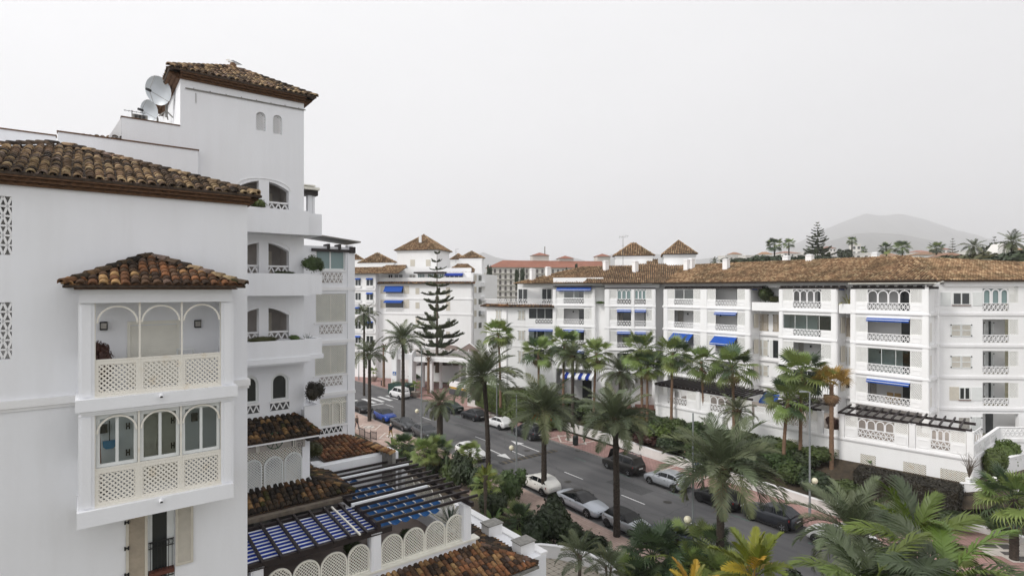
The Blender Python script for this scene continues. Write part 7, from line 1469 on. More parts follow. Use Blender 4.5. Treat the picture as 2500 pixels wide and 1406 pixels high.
def palm(kind,x,y,z0,h,fl,label,group,n=40,tr=(.24,.17),lean=(0,0),seed=0,keys=('date',),el=(82,-32),boss=.42,trm=None,name=None,nd=0,world_name='palm'):
 rg=random.Random(seed); th=thing(name or world_name,label,'palm tree',(x,y,z0),group=group,world=False,rz=rg.uniform(0,6.28)if not any(lean)else 0)
 mb=trunk_mesh('trunk',h,tr[0],tr[1],trm or TRD,None,lean,44,seed); mb.build('trunk',trm or TRD,th,smooth=True)
 c=Vector((lean[0],lean[1],h))
 if boss:
  b=MB(); b.lathe(c-Vector((0,0,boss*2.4)),[(tr[1],0),(boss*.78,boss*.5),(boss,boss*1.3),(boss*.8,boss*2.1),(boss*.3,boss*2.7)],10)
  for k in range(26):
   a=k*2.4; zz=rg.uniform(.3,2.2)*boss; rr_=boss*(.95 if .8<zz/boss<1.7 else .72); p=c+Vector((math.cos(a)*rr_,math.sin(a)*rr_,zz-boss*2.4)); b.bar(p,p+Vector((math.cos(a)*.16,math.sin(a)*.16,.2)),.09,.05)
  b.build('crown_base',TRB,th)
 for k in range(n):
  u=(k+.5)/n; e=R(el[0]+(el[1]-el[0])*u**.85+rg.uniform(-7,7)); az=k*2.39996+rg.uniform(-.2,.2); key=rg.choice(keys); L_=fl*rg.uniform(.85,1.08)*(.72 if u<.12 else 1.0)
  add_leaf(th,key,(0 if u<.25 else 1 if u<.5 else 2 if u<.78 else 3)if kind=='feather' else min(3,int(u*4)),L_,az,e,rg.uniform(-.5,.5),c+Vector((math.cos(az)*.1,math.sin(az)*.1,-.25*u)))
 for k in range(nd):az=k*2.4+seed; add_leaf(th,'dead' if kind=='feather' else 'deadfan',k,fl*(.7 if kind=='feather' else .8),az,R(-62+rg.uniform(-15,10)),0,c-Vector((0,0,.45)))
 return th
GD='feather palms along the street'
for i,(px,py,pc,fl,n,lb,ln)in enumerate(((902,1027,868,2.9,38,'small feather palm by the blue car in front of the far plaza',(0,0)),(984,1040,832,3.4,44,'tall dark feather palm in front of the white van, left of the tiered pine',(0,0)),(1074,1078,988,2.5,38,'short stout feather palm with drooping skirt beside the grey parked crossover',(0,0)),
(1192,1152,925,4.2,46,'tall leaning feather palm whose trunk crosses the road by the white arrow',(-.45,.2)),(1328,1205,1008,3.9,48,'broad feather palm with orange fruit stalks above the speed hump',(0,0)),(1506,1308,1030,3.25,50,'feather palm rising beside the black-roofed white small car',(-.1,.1)),(1757,1440,1148,4.0,48,'big feather palm in front of the black hatchback',(.15,0)))):
 g=gnd(px,py,.13); top=at(px,pc,g.y).z; palm('feather',g.x,g.y,.13,top-.13+.25,fl,lb,GD,n-4,(.26,.19)if i not in(2,)else(.38,.33),ln,100+i,('date','date','date','olive'),(86,-8)if i!=2 else(84,-30),.36 if i!=2 else .5,None,'feather_palm',3 if i in(2,6)else 0)
b_=bpy.data.objects['feather_palm.004']; FR_=mat('orange_fruit_stalk',(.45,.13,.02),.7)
g=b_.location; top=at(1328,1008,g.y).z-.13
for k in range(9):
 m_=MB(); a=k*.7; p=Vector((math.cos(a)*.2,math.sin(a)*.2,top-.15)); m_.tube([p,p+Vector((math.cos(a)*.5,math.sin(a)*.5,.15)),p+Vector((math.cos(a)*.8,math.sin(a)*.8,-.35))],[.03,.04,.05],5); m_.build('fruit_stalk',FR_,b_)
 # feather palms in the garden
for i,(px,Y,pc,z0,fl,n,lb)in enumerate(((1514,64,908,1.6,2.9,36,'slim feather palm between the fan palms in front of the pillared porch'),(1398,66,868,1.6,2.7,36,'feather palm standing before the second blue awning column'),(1800,51,1000,2.3,2.1,30,'small feather palm before the terrace with the blue slanted awning'))):
 p=at(px,pc,Y); palm('feather',p.x,p.y,z0,p.z-z0,fl,lb,'feather palms in the terrace garden',n,(.22,.17),(0,0),130+i,('date','olive'),(84,-25),.32,None,'feather_palm')
p=at(2082,1292,26); palm('feather',p.x,p.y,.17,p.z-.17,3.0,'large grey-green feather palm at the bottom right in front of the hidden white car','feather palms in the bottom bed',46,(.28,.24),(0,0),140,('date',),(86,-30),.4,None,'feather_palm')
# fan palms
GW='tall fan palms in front of the long white block'
for i,(px,Y,pc,pb,fl,lb)in enumerate(((1222,74,812,935,1.5,'fan palm in front of the shuttered corner of the long block'),(1316,70,858,960,1.5,'fan palm below the lowest tile ledge, second from the far corner'),(1375,69,838,940,1.45,'thin fan palm touching the feather palm before the striped porch awning'),(1450,66,862,985,1.4,'fan palm standing alone left of the pillared porch'),(1568,62,852,985,1.55,'leafy fan palm right in front of the pillared porch, taller of the close pair'),(1580,61,890,990,1.3,'lower fan palm with its trunk crossing the taller one at the porch'),
(1639,60,862,1025,1.5,'fan palm before the first slanted blue awning'),(1719,58,882,1000,1.4,'fan palm between the two slanted blue awnings'),(1792,55,893,1015,1.55,'broad fan palm under the right-hand slanted blue awning'),(1954,49.2,905,1085,1.55,'tallest fan palm by the lamp post, before the second arched terrace'),(1913,49.0,972,1115,1.45,'lower fan palm just left of the tallest one by the lamp post'))):
 p=at(px,pc,Y); z0=max(.6,min(2.6,at(px,pb,Y).z))-.4; dx=(px-1250)/1350
 palm('fan',p.x,p.y,z0,p.z-z0,fl*.82,lb,GW,32-(i*5)%9,(.17,.12),(.001+((i*37)%7-3)*.11,((i*53)%5-2)*.1),160+i,('fan','fan','fan','fand'),(88,-48),0,TRR,'fan_palm',3)
p=at(2030,938,47.5); palm('fan',p.x,p.y,2.1,p.z-2.1,1.0,'dying yellow-orange fan palm with brown hanging leaves beside the arched terrace',GW,18,(.2,.16),(0,0),180,('fany','fany','fan'),(86,25),0,TRR,'fan_palm',11)
p=at(2476,1215,36); palm('fan',p.x,p.y,.3,p.z-.3,1.15,'stout dark trunked fan palm by the iron railing at the right edge','fan palms by the railing',44,(.26,.24),(0,0),181,('fand','fan'),(88,-38),0,TRD,'fan_palm',2)
p=at(889,765,92); palm('feather',p.x,p.y,0,p.z,2.7,'feathery palm in front of the left columns of the far house','palms by the far house',36,(.2,.16),(0,0),182,('olive','date'),(80,-50),0,TRD,'feather_palm')
for i,(px,py,Y,lb)in enumerate(((937,842,100,'bare-headed brown palm stump left of the canopy post'),(1046,872,93,'bare-headed brown palm stump in front of the canopy column'))):
 p=at(px,py,Y); th=thing('palm_stump',lb,'palm tree',(p.x,p.y,0),world=False); trunk_mesh('trunk',p.z,.24,.2,TRB,None,(0,0),10,i).build('trunk',TRR,th); b=MB()
 for k in range(20):a=k*2.4; b.bar(Vector((math.cos(a)*.2,math.sin(a)*.2,p.z-.9*(k/20))),Vector((math.cos(a)*.55,math.sin(a)*.55,p.z-.9*(k/20)+.35)),.1,.05)
 b.build('cut_stalks',TRB,th)
 # skyline palms
for i,(px,pc,pb,Y,fl,kd,lb)in enumerate(((1891,598,640,230,3.0,'fan','larger of two fan palms on the skyline left of the tiered pine'),(1926,594,640,250,2.4,'fan','smaller of two fan palms on the skyline left of the tiered pine'),(2080,588,632,260,2.2,'fan','single slim fan palm on the skyline right of the tiered pine'),(2164,606,632,230,2.6,'fan','left of the two bushy fan palms above the ridge'),(2203,604,636,220,3.0,'fan','right of the two bushy fan palms above the ridge'),(2286,606,634,220,2.6,'fan','bushy fan palm above the hip of the long roof'),
(2377,602,655,150,3.6,'feather','skyline date palm with wide thin crown right of the roof hip'),(2471,590,660,130,4.0,'feather','tallest skyline date palm near the right edge'),(2107,610,640,300,2.0,'fan','short fan palm beside the white tower-like house'),(1745,638,655,250,3.0,'feather','low feather palm behind the wider roof tower'))):
 p=at(px,pc,Y); zb=at(px,pb+8,Y).z; palm('feather' if kd=='feather' else 'fan',p.x,p.y,zb,p.z-zb,fl if kd=='feather' else fl*.62,lb,'palms on the skyline',26,(.35,.25),(0,0),200+i,('date','olive')if kd=='feather' else('fand','fan'),(85,-45),0,TRD,'skyline_palm',0)
 # tiered pines
PIN=mat('tiered_pine_foliage',(.075,.095,.045),.7,obj_rand=.3)
bm_=MB(); rg=random.Random(4); bp_=[Vector((t,0,-.10*t+.30*t**2.4))for t in(0,.25,.5,.75,1.0)]; bm_.tube(bp_,[.03,.026,.02,.014,.006],5)
for k in range(46):
 t=.22+.78*(k+.5)/46; i=min(3,int(t*4)); p=bp_[i].lerp(bp_[i+1],t*4-i)
 for sd in(-1,1):
  for q in range(3):l=.16*(1.15-.5*t)*rg.uniform(.7,1.2); o=Vector((.55+rg.uniform(-.2,.3),sd*rg.uniform(.3,1),.15+rg.uniform(-.1,.9))).normalized(); w_=Vector((.02,0,.014)); bm_.add([p-w_,p+w_,p+o*l+w_*.7,p+o*l-w_*.7],[(0,1,2,3)])
PB=mesh_obj(bm_,'branch',PIN)
def tiered_pine(px,yt,yb,Y,wmax,tiers,label,seed):
 rg=random.Random(seed); top=at(px,yt,Y); bot=at(px,yb,Y); h=top.z-bot.z; th=thing('tiered_pine',label,'tree',(bot.x,bot.y,bot.z),world=False); trunk_mesh('trunk',h,h*.014,.02,TRR,None,(0,0),10,seed).build('trunk',TRG,th,smooth=True)
 for t in range(tiers):
  f=(t+.6)/tiers; z=h*(.07+.93*f**.92); L_=wmax*(1-f)**.72*rg.uniform(.85,1.1)*(1 if t else .75)+.35
  nb=7 if f<.8 else 5
  for k in range(nb):
   if rg.random()<.13 and f<.9:continue
   o=bpy.data.objects.new('branch',PB); COL.objects.link(o); o.parent=th; o.matrix_local=Matrix.Translation((0,0,z))@Matrix.Rotation(k*6.283/nb+t*.7+rg.uniform(-.25,.25),4,'Z')@Matrix.Rotation(rg.uniform(-.16,.12),4,'Y')@Matrix.Diagonal((L_*rg.uniform(.62,1.12),max(L_,1.6),max(L_,1.8),1))
tiered_pine(1067,612,905,97,4.9,13,'tall tiered pine standing before the far white house',1); tiered_pine(1996,543,655,215,6.3,15,'big tiered pine on the skyline above the long roof',2); tiered_pine(2326,582,640,330,3.2,8,'small tiered pine on the skyline left of the leaning date palm',3); tiered_pine(2428,578,650,240,3.6,9,'ragged tiered pine on the skyline left of the tallest date palm',4)
# leaf clouds
def lumps(seed,k=9):rg=random.Random(seed); return[(Vector((rg.uniform(-.55,.55),rg.uniform(-.55,.55),rg.uniform(-.1,.6))),rg.uniform(.35,.58))for _ in range(k)]+[(Vector((0,0,.15)),.75)]
def cloud(n,size,seed,asp=1.7,k=9):
 rg=random.Random(seed); mb=MB(); ls=lumps(seed,k)
 for c,r in ls:mb.ball(c,r*.80,8,5)
 for _ in range(n):
  c,r=rg.choice(ls); d=Vector((rg.gauss(0,1),rg.gauss(0,1),rg.gauss(.25,1))).normalized(); p=c+d*r*rg.uniform(.78,1.12)
  a=(d+Vector((rg.uniform(-.8,.8),rg.uniform(-.8,.8),rg.uniform(-.5,.9)))).normalized(); t=a.orthogonal().normalized(); t=(Matrix.Rotation(rg.uniform(0,6.28),3,a)@t); b=a.cross(t); s_=size*rg.uniform(.6,1.25)
  mb.add([p-t*s_*.5*asp,p-b*s_*.4,p+t*s_*.5*asp,p+b*s_*.4],[(0,1,2,3)])
 return mb
CLM={}
def bush(name,label,cat,x,y,z0,rx,ry,h,lm='mid_leaf',seed=0,fine=1,group=None,rz=None):
 sz={0:(2600,.10),1:(1700,.15),2:(900,.24)}[fine]; key=(lm,fine,seed%3)
 if key not in CLM:CLM[key]=mesh_obj(cloud(sz[0],sz[1],seed%3+fine*7),'foliage',LEAFM[lm])
 o=put(name,CLM[key]); o.location=(x,y,z0+h*.42); o.scale=(rx,ry,h*.62); o.rotation_euler=(0,0,rz if rz is not None else random.uniform(0,6.28)); tag(o,label,cat,group); return o
def hedge(label,pts,w_,z0,h,lm,n_per=150,size=.11,name='hedge'):
 rg=random.Random(len(label)); th=MB(); L_,R_=[],[]
 for i,p in enumerate(pts):t=(Vector(pts[min(i+1,len(pts)-1)])-Vector(pts[max(i-1,0)])).normalized(); q=Vector((-t.y,t.x)); L_.append(Vector(p)+q*w_/2*.93); R_.append(Vector(p)-q*w_/2*.93)
 solid_strip(th,L_,R_,z0,z0+h*.95)
 def leaf(p,nrm):
  a=(nrm+Vector((rg.uniform(-.7,.7),rg.uniform(-.7,.7),rg.uniform(-.5,.8)))).normalized(); t=Matrix.Rotation(rg.uniform(0,6.28),3,a)@a.orthogonal().normalized(); b=a.cross(t); s_=size*rg.uniform(.6,1.3); p=p+nrm*rg.uniform(-.05,.12)
  th.add([p-t*s_*.8,p-b*s_*.4,p+t*s_*.8,p+b*s_*.4],[(0,1,2,3)])
 for i in range(len(pts)-1):
  ln=(Vector(pts[i+1])-Vector(pts[i])).length
  for _ in range(int(n_per*ln*w_)):u,v=rg.random(),rg.random(); p=L_[i].lerp(L_[i+1],u).lerp(R_[i].lerp(R_[i+1],u),v); leaf(Vector((p.x,p.y,z0+h*.95)),Vector((0,0,1)))
  for side_,sg in((L_,1),(R_,-1)):
   d=(side_[i]-(R_ if sg==1 else L_)[i]).normalized(); nn_=Vector((d.x,d.y,0))
   for _ in range(int(n_per*ln*h)):u=rg.random(); p=side_[i].lerp(side_[i+1],u); leaf(Vector((p.x,p.y,z0+h*rg.random())),nn_)
 for e in(0,-1):
  d=Vector((*(Vector(pts[e])-Vector(pts[1 if e==0 else-2])).normalized(),0))
  for _ in range(int(n_per*w_*h)):p=L_[e].lerp(R_[e],rg.random()); leaf(Vector((p.x,p.y,z0+h*rg.random())),d)
 o=th.build(name,LEAFM[lm]); tag(o,label,'hedge'); return o
hp=[Vector((p.x,p.y))for p in(at(1158,960,82),at(1215,970,75.5),at(1290,990,70.5),at(1330,1000,67.5))]
hedge('thick green rounded hedge behind the low white wall at its far end',[p+Vector((1.6,1.3))for p in hp],3.6,.5,3.1,'fresh_leaf',150,.17)
f2_,l2=segs[2]
hedge('clipped dark brown hedge in front of the arched terrace',[f2_.P(3.5,0,2.2)[:2],f2_.P(10.0,0,2.2)[:2]],2.6,1.2,1.9,'brown_leaf',330,.11)
f0_,l0b=segs[0]
hedge('low green hedge along the foot of the left terrace wall',[f0_.P(-.5,0,1.2)[:2],f0_.P(l0b+1,0,1.3)[:2],segs[1][0].P(4.5,0,1.5)[:2]],1.5,1.8,1.5,'mid_leaf',200,.14)
# shrubs filling the bank: rows between the wall and the terraces
bank=[]
rg=random.Random(11); PHR=['behind the low wall','low on the bank','high on the bank','near the terrace wall']
lmk=['opposite the small dark hatchback','opposite the white hatchback with dark sunroof','opposite the people carrier with roof rails','beside the first paving diamond','opposite the litter bin','opposite the van with its bonnet up','opposite the silver hatchback','behind the bench','opposite the black hatchback','opposite the grey crossover','near the right lamp post','right of the right lamp post','left of the clipped hedge','below the tallest fan palm','before the clipped hedge']
ADJ={'dark_leaf':'dark green','mid_leaf':'mid green','red_leaf':'dark red','olive_leaf':'olive green','fresh_leaf':'bright green','brown_leaf':'brownish'}
for i in range(len(lmk)):
 for j in range(4 if i<12 else 1):
  t=(1.2+i*.64); k=min(int(t),len(gl)-2); u=(.2,.42,.66,.90)[j]; q=gl[k].lerp(gl[k+1],t-k).lerp(ter[k].lerp(ter[k+1],t-k),u+rg.uniform(-.06,.06))
  lm=('red_leaf' if(i in(2,3)and j<2)or(i==7 and j==0)else rg.choice(['dark_leaf','mid_leaf','dark_leaf','olive_leaf']if i<7 else['mid_leaf','fresh_leaf','mid_leaf','dark_leaf']))
  r=rg.uniform(1.6,2.3)*(1 if i<11 else .85); bush('shrub','%s shrub %s, %s'%(ADJ[lm],PHR[j],lmk[i]),'shrub',q.x,q.y,.45+2.4*u,r,r*.9,rg.uniform(1.5,2.2)*(.6 if j==3 else 1),lm,i*4+j,1,'shrubs on the garden bank')
  # banana-leaved plants and yuccas
def blade(L_,wd,bend,m,seed=0):
 rg=random.Random(seed); mb=MB(); P=Vector((0,0,0)); prev=None; S_=9
 for i in range(S_+1):
  t=i/S_; a=1.25-bend*t**1.5; w_=0.018 if t<.3 else wd*math.sin(math.pi*min(1,(t-.3)/.7*.92+.06))**.7*.5; row=[P+Vector((0,-w_,w_*.35)),P.copy(),P+Vector((0,w_,w_*.35))]
  if prev:mb.add(prev+row,[(0,1,4,3),(1,2,5,4)])
  prev=row; P=P+Vector((math.cos(a),0,math.sin(a)))*L_/S_
 return mb
BAN=mat('paddle_leaf',(.075,.13,.03),.4,obj_rand=.35,trans=.25); YUC=mat('yucca_blade',(.05,.085,.05),.5,obj_rand=.3); YUY=mat('yellow_agave_blade',(.25,.23,.03),.5,obj_rand=.2)
for i in range(4):FM['ban',i]=mesh_obj(blade(1.0,.24,(.7,1.2,1.8,2.3)[i],BAN,i),'paddle_leaf',BAN); FM['yuc',i]=mesh_obj(blade(1.0,.06,(.2,.5,.9,1.3)[i],YUC,i),'blade',YUC); FM['yuy',i]=mesh_obj(blade(1.0,.07,(.2,.5,.9,1.3)[i],YUY,i),'blade',YUY)
def clump(name,label,cat,p,key,n,L_,tilt=(20,85),seed=0,group=None,stem=0.0):
 rg=random.Random(seed); th=thing(name,label,cat,p,group=group,world=False)
 if stem:trunk_mesh('stem',stem,.09,.07,TRG,None,(0,0),6,seed,6).build('stem',TRG,th)
 for k in range(n):
  u=(k+.5)/n; el=R(tilt[1]+(tilt[0]-tilt[1])*u+rg.uniform(-8,8)); add_leaf(th,key,min(3,int(u*4)),L_*rg.uniform(.8,1.15),k*2.4+rg.uniform(-.3,.3),el-(1.25 if key in('ban','yuc','yuy')else 0)+(0 if key not in('ban','yuc','yuy')else .0),rg.uniform(-.3,.3),(math.cos(k*2.4)*.08,math.sin(k*2.4)*.08,stem))
 return th
def on_bank(px,py,z):return gnd(px,py,z)
for i,(px,py,z,L_,lb)in enumerate(((1565,1060,1.2,2.0,'paddle-leaved plant behind the wall above the van with its bonnet up'),(1604,1045,1.6,2.2,'bright paddle-leaved plant left of the red shrubs'),(1628,1030,2.2,2.2,'tall paddle-leaved plant close to the left terrace'),(2115,1142,2.2,2.2,'paddle-leaved plant left of the clipped brown hedge'),(2160,1150,2.2,2.4,'largest paddle-leaved plant against the clipped brown hedge'),(2135,1130,2.4,1.9,'yellowing paddle-leaved plant beneath the terrace vent'),(1530,1035,1.4,1.8,'low paddle-leaved plant near the slim feather palm'),(1260,905,1.6,2.2,'paddle-leaved plant behind the rounded hedge by the far fan palm'))):clump('paddle_plant',lb,'plant',on_bank(px,py,z),'ban',13,L_,(35,92),300+i,'paddle-leaved plants on the bank')
for i,(px,py,z,key,L_,lb)in enumerate(((1972,1118,2.0,'yuy',1.3,'yellow spiky agave under the tallest fan palm'),(1948,1110,2.0,'yuy',1.1,'smaller yellow spiky agave left of the bigger one'),(2095,1112,2.6,'yuc',1.5,'dark spiky yucca under the terrace vent'),(2498,1150,2.0,'yuc',1.5,'dark spiky cycad at the right edge below the terrace'),(1640,990,3.0,'yuy',1.2,'yellow-green spiky plant at the foot of the left terrace'))):clump('spiky_plant',lb,'plant',on_bank(px,py,z),key,44,L_,(5,90),320+i,'spiky plants on the bank')
for i,(px,py,Y,r,h,lb)in enumerate(((2425,1120,43.5,1.15,2.4,'larger clipped round bush in the walled bed'),(2455,1100,45.5,1.15,2.4,'clipped round bush behind the larger one'),(2488,1092,46,.7,1.0,'small low shrub right of the clipped round bushes'))):p=at(px,py+40,Y); bush('round_bush',lb,'bush',p.x,p.y,p.z-.3,r,r,h,'fresh_leaf' if i<2 else 'mid_leaf',i,0,'clipped round bushes')
th=thing('bare_shrub','leafless grey shrub at the corner of the terrace base','shrub',at(2366,1165,41.3),world=False); b=MB(); rg=random.Random(5)
for k in range(26):a=rg.uniform(0,6.28); e=rg.uniform(.1,.55); p1=Vector((math.cos(a)*e*.5,math.sin(a)*e*.5,.8)); p2=Vector((math.cos(a)*e*1.4,math.sin(a)*e*1.4,rg.uniform(1.1,1.6))); b.tube([(0,0,0),p1,p2,p2+Vector((rg.uniform(-.3,.3),rg.uniform(-.3,.3),.2))],[.025,.015,.008,.004],4)
b.build('twigs',TRG,th)
# plants in planters and on ledges of the buildings
def planter_bush(name,label,p,rx,h,lm,seed,rz=0,ry=None):return bush(name,label,'plant',p.x,p.y,p.z,rx,ry or rx,h,lm,seed,0,None,rz)
fq=T.off(.6)
planter_bush('planter_shrub','leafy shrub in the topmost planter balcony of the near tower',fq.P(fq.s(633),fq.z(633,516)),.45,.55,'fresh_leaf',1); planter_bush('planter_shrub','round dark shrub spilling from the second planter balcony',at(765,668,26.3),.5,.85,'mid_leaf',2); planter_bush('planter_shrub','reddish trailing grass spilling from the lowest planter balcony',at(763,985,25.9),.48,.95,'brown_leaf',3)
planter_bush('planter_shrub','green tuft in the third planter balcony, right of its window',fq.P(fq.s(722),fq.z(722,834)),.3,.3,'fresh_leaf',4); planter_bush('planter_shrub','low trailing plants along the third planter balcony',fq.P(fq.s(640),fq.z(640,838)),.75,.3,'olive_leaf',5,UL.angle_signed(Vector((1,0)))if False else R(38),.25); planter_bush('planter_shrub','thin low greenery along the second planter balcony',fq.P(fq.s(690),fq.z(690,671)),.55,.16,'mid_leaf',6,R(38),.2)
planter_bush('potted_shrub','dark reddish shrub inside the upper lattice bay',W.P(W.s(252),mT,.7),.34,1.35,'red_leaf',7)
clump('cactus_plant','dark slim spiky plant in the third planter balcony','plant',fq.P(fq.s(754),fq.z(754,836),-.3),'yuc',12,.45,(70,95),7)
planter_bush('planter_palm','bushy palm-like plant in the wide top-floor planter of the long block',RF.P(RF.s(1858),16.1,-.9),1.0,1.9,'mid_leaf',8); planter_bush('planter_shrub','low yellow-green shrub right of the bushy top-floor plant',RF.P(RF.s(1880),16.1,-.9),.8,.8,'olive_leaf',9); clump('planter_grass','reddish spiky plant in the narrow top-floor planter of the long block','plant',RF.P(RF.s(2062),16.1,-.9),'yuy',18,1.3,(30,90),9); planter_bush('planter_shrub','dark red shrub on the terrace behind the dying fan palm',f2.P(1.0,zc+.35,-1.0),.75,1.3,'red_leaf',10)
p=DF.P(DF.s(1465),SBZ[3]+.35,-.4); planter_bush('planter_shrub','strip of green plants on the narrow top-floor ledge of the long block',p,.8,.4,'fresh_leaf',11)
# left bed
GB='shrubs in the street bed'
for i,(px,py,r,h,lm,fine,lb)in enumerate(((1246,1222,1.25,2.7,'mid_leaf',1,'leafy round tree-like shrub left of the white car showing its rear'),(1343,1330,1.45,3.1,'dark_leaf',1,'dense dark round shrub left of the silver coupe'),(1305,1345,1.2,2.6,'dark_leaf',1,'dark shrub below the dense round one'),(1205,1265,1.2,2.2,'dark_leaf',1,'dark undergrowth by the capped white block'),(1135,1190,1.3,3.0,'dark_leaf',1,'dark shrub behind the pergola end'),(1100,1185,1.2,2.6,'mid_leaf',1,'shrub beside the column cactus'),(1165,1205,1.2,2.5,'dark_leaf',1,'shrub between the pergola and the small fan palm'),(1058,1165,1.1,2.3,'dark_leaf',1,'shrub at the foot of the stubby fan palms'),(990,1120,.9,1.6,'mid_leaf',1,'shrub behind the white parapet near the walking man'),
(1270,1290,.8,1.1,'mid_leaf',1,'low shrub right of the capped white block'),(1395,1345,1.1,2.0,'dark_leaf',1,'shrub above the curved white wall'),(1455,1372,1.1,1.9,'dark_leaf',1,'shrub over the right end of the curved wall'),(1330,1352,.6,.9,'mid_leaf',0,'flowering shrub with white blossom left above the curved wall'),(1375,1355,.6,.9,'mid_leaf',0,'flowering shrub with white blossom in the middle above the curved wall'),(1500,1400,1.0,1.5,'dark_leaf',1,'flowering shrub with white blossom left of the dark fan palms'),(1220,1245,.9,1.6,'mid_leaf',1,'shrub between the round tree-like shrub and the pergola'),(1010,1150,.9,1.5,'dark_leaf',1,'dark shrub at the far end of the pergola'),(1640,1425,1.1,1.4,'dark_leaf',1,'dark shrub under the fan palms at the bottom'),(1790,1470,1.3,2.0,'mid_leaf',1,'shrub below the golden palm'),(1945,1500,1.3,2.0,'dark_leaf',1,'shrub at the bottom edge right of the golden palm'))):
 g=gnd(px,py,.16); o=bush('shrub',lb,'shrub',g.x,g.y,.1,r,r,h,lm,i,fine,GB)
 if 'blossom' in lb:
  b=MB(); rg=random.Random(i)
  for k in range(70):d=Vector((rg.gauss(0,1),rg.gauss(0,1),abs(rg.gauss(.4,1)))).normalized()*1.02; b.add([d+Vector((-.05,0,0)),d+Vector((0,-.05,.03)),d+Vector((.05,0,0)),d+Vector((0,.05,.03))],[(0,1,2,3)])
  bl=b.build('blossom',FLOW,o,kind='stuff')
GF='low fan palms in the street bed'
for i,(px,pc,pb,fl,key,tr,lb)in enumerate(((983,1086,1135,.72,'fand',TRD,'bushy dark fan palm beside the man in the navy jacket'),(1036,1100,1186,.72,'fan',TRG,'stubby fan palm with pale trunk right of the pergola beams'),(1064,1096,1170,.85,'fand',TRD,'dark stubby fan palm right of the pale trunked one'),(1148,1103,1145,.62,'fan',TRD,'small fan palm in front of the white hatchback with open headlights'),(1188,1180,1248,.72,'fan',TRD,'fan palm with yellow stalks left of the round tree-like shrub'),(1266,1265,1330,.7,'fand',TRD,'fan palm in front of the dense dark shrub'),(1592,1350,1415,1.05,'fand',TRD,'large dark bushy fan palm left of the paddle leaf plant at the bottom'),(1652,1312,1400,.6,'fand',TRD,'small fan palm covering the dark blue car'),(1732,1330,1425,.8,'fand',TRD,'dark fan palm right of the lamp post at the bottom'),(1700,1385,1440,.85,'fan',TRD,'light green fan palm at the bottom edge left of the golden palm'),(1555,1410,1450,.8,'fand',TRD,'dark fan palm at the bottom edge by the curved wall'),(1765,1400,1470,.8,'fan',TRD,'fan palm at the bottom edge touching the golden palm'))):
 g=gnd(px,pb,.16); z=at(px,pc,g.y).z; palm('fan',g.x,g.y,.12,max(.4,z-.12),fl,lb,GF,34,(.17,.14),(0,0),400+i,(key,key,'fan'),(88,-38),0,tr,'low_fan_palm',2)
GA='feathery clumps in the street bed'
def feather_clump(name,px,pc,Y,fl,n,keys,lb,seed,el=(85,5),grp=GA,stem=True):
 c=at(px,pc,Y); z0=.15; rg=random.Random(seed); th=thing(name,lb,'palm',(c.x,c.y,z0),group=grp,world=False)
 for k in range(3):trunk_mesh('stem',c.z-z0,.07,.06,TRG,None,(rg.uniform(-.2,.2),rg.uniform(-.2,.2)),6,seed+k,6).build('stem',TRG,th)
 for k in range(n):u=(k+.5)/n; add_leaf(th,rg.choice(keys),min(3,int(u*4)),fl*rg.uniform(.8,1.1),k*2.4+rg.uniform(-.3,.3),R(el[0]+(el[1]-el[0])*u+rg.uniform(-9,9)),rg.uniform(-.6,.6),Vector((math.cos(k*2.4)*.12,math.sin(k*2.4)*.12,c.z-z0-.35*u)))
feather_clump('golden_palm',1842,1395,24.5,2.2,26,('areca','areca','gold'),'golden yellow feathery palm at the bottom centre right',500,(88,-12)); feather_clump('golden_palm',1690,1440,24.5,1.4,16,('gold','areca'),'small golden palm at the bottom edge',501,(80,0))
feather_clump('clump_palm',1415,1352,31.5,1.7,22,('date','olive'),'olive feathery palm above the curved wall',502); feather_clump('clump_palm',1484,1380,31,1.5,22,('olive','date'),'olive feathery palm left of the black-roofed car trunk palm',503); feather_clump('clump_palm',1185,1160,40,1.0,12,('areca',),'bright feathery palm tuft near the tall leaning palm trunk',504)
feather_clump('queen_palm',2235,1330,19.5,2.6,24,('queen','queen','queen','queend'),'large bright feathery palm with arching fronds at the bottom right',505,(82,-25),'arching palms at the bottom right'); feather_clump('queen_palm',2120,1435,17.5,2.5,28,('queend','queend','queen'),'dark arching palm filling the bottom edge under the feather palm',506,(70,-25),'arching palms at the bottom right'); feather_clump('queen_palm',2310,1415,17.0,2.4,22,('queend','queend','queen'),'dark arching palm at the bottom edge near the lozenge paving',507,(65,-30),'arching palms at the bottom right')
for i,(px,py,L_,lb)in enumerate(((1292,1310,2.0,'paddle-leaved plant beside the lower capped block'),(1418,1345,1.5,'dark paddle-leaved plant above the curved wall'),(1682,1410,2.1,'bright paddle-leaved plant in front of the dark blue car'),(1205,1290,1.5,'paddle-leaved plant under the round tree-like shrub'),(962,1100,1.5,'paddle-leaved plant by the fence near the walking man'))):clump('paddle_plant',lb,'plant',gnd(px,py,.16),'ban',12,L_,(35,92),340+i,'paddle-leaved plants in the street bed')
# column cactus
CAC=mat('cactus_green',(.085,.12,.06),.7,noise=.2,nscale=6); g=gnd(1090,1190,.16); ct_=thing('column_cactus','tall pale column cactus with one small arm behind the pergola','cactus',g,world=False); zt_=at(1090,1115,g.y).z
def ribbed(pts,r):
 b=MB(); b.tube(pts,r,12); vs=b.v
 for i in range(len(vs)):
  ring=i//12; k=i%12
  if k%2 and ring<len(pts):c=Vector(pts[ring]); p=Vector(vs[i]); vs[i]=tuple(c+(p-c)*.78)
 return b
ribbed([(0,0,0),(0,0,zt_*.3),(0,0,zt_*.6),(0,0,zt_*.92),(0,0,zt_)],[.11,.13,.13,.12,.04]).build('stem',CAC,ct_); ribbed([(.05,.05,zt_*.55),(.3,.05,zt_*.58),(.34,.05,zt_*.7)],[.06,.07,.03]).build('arm',CAC,ct_)
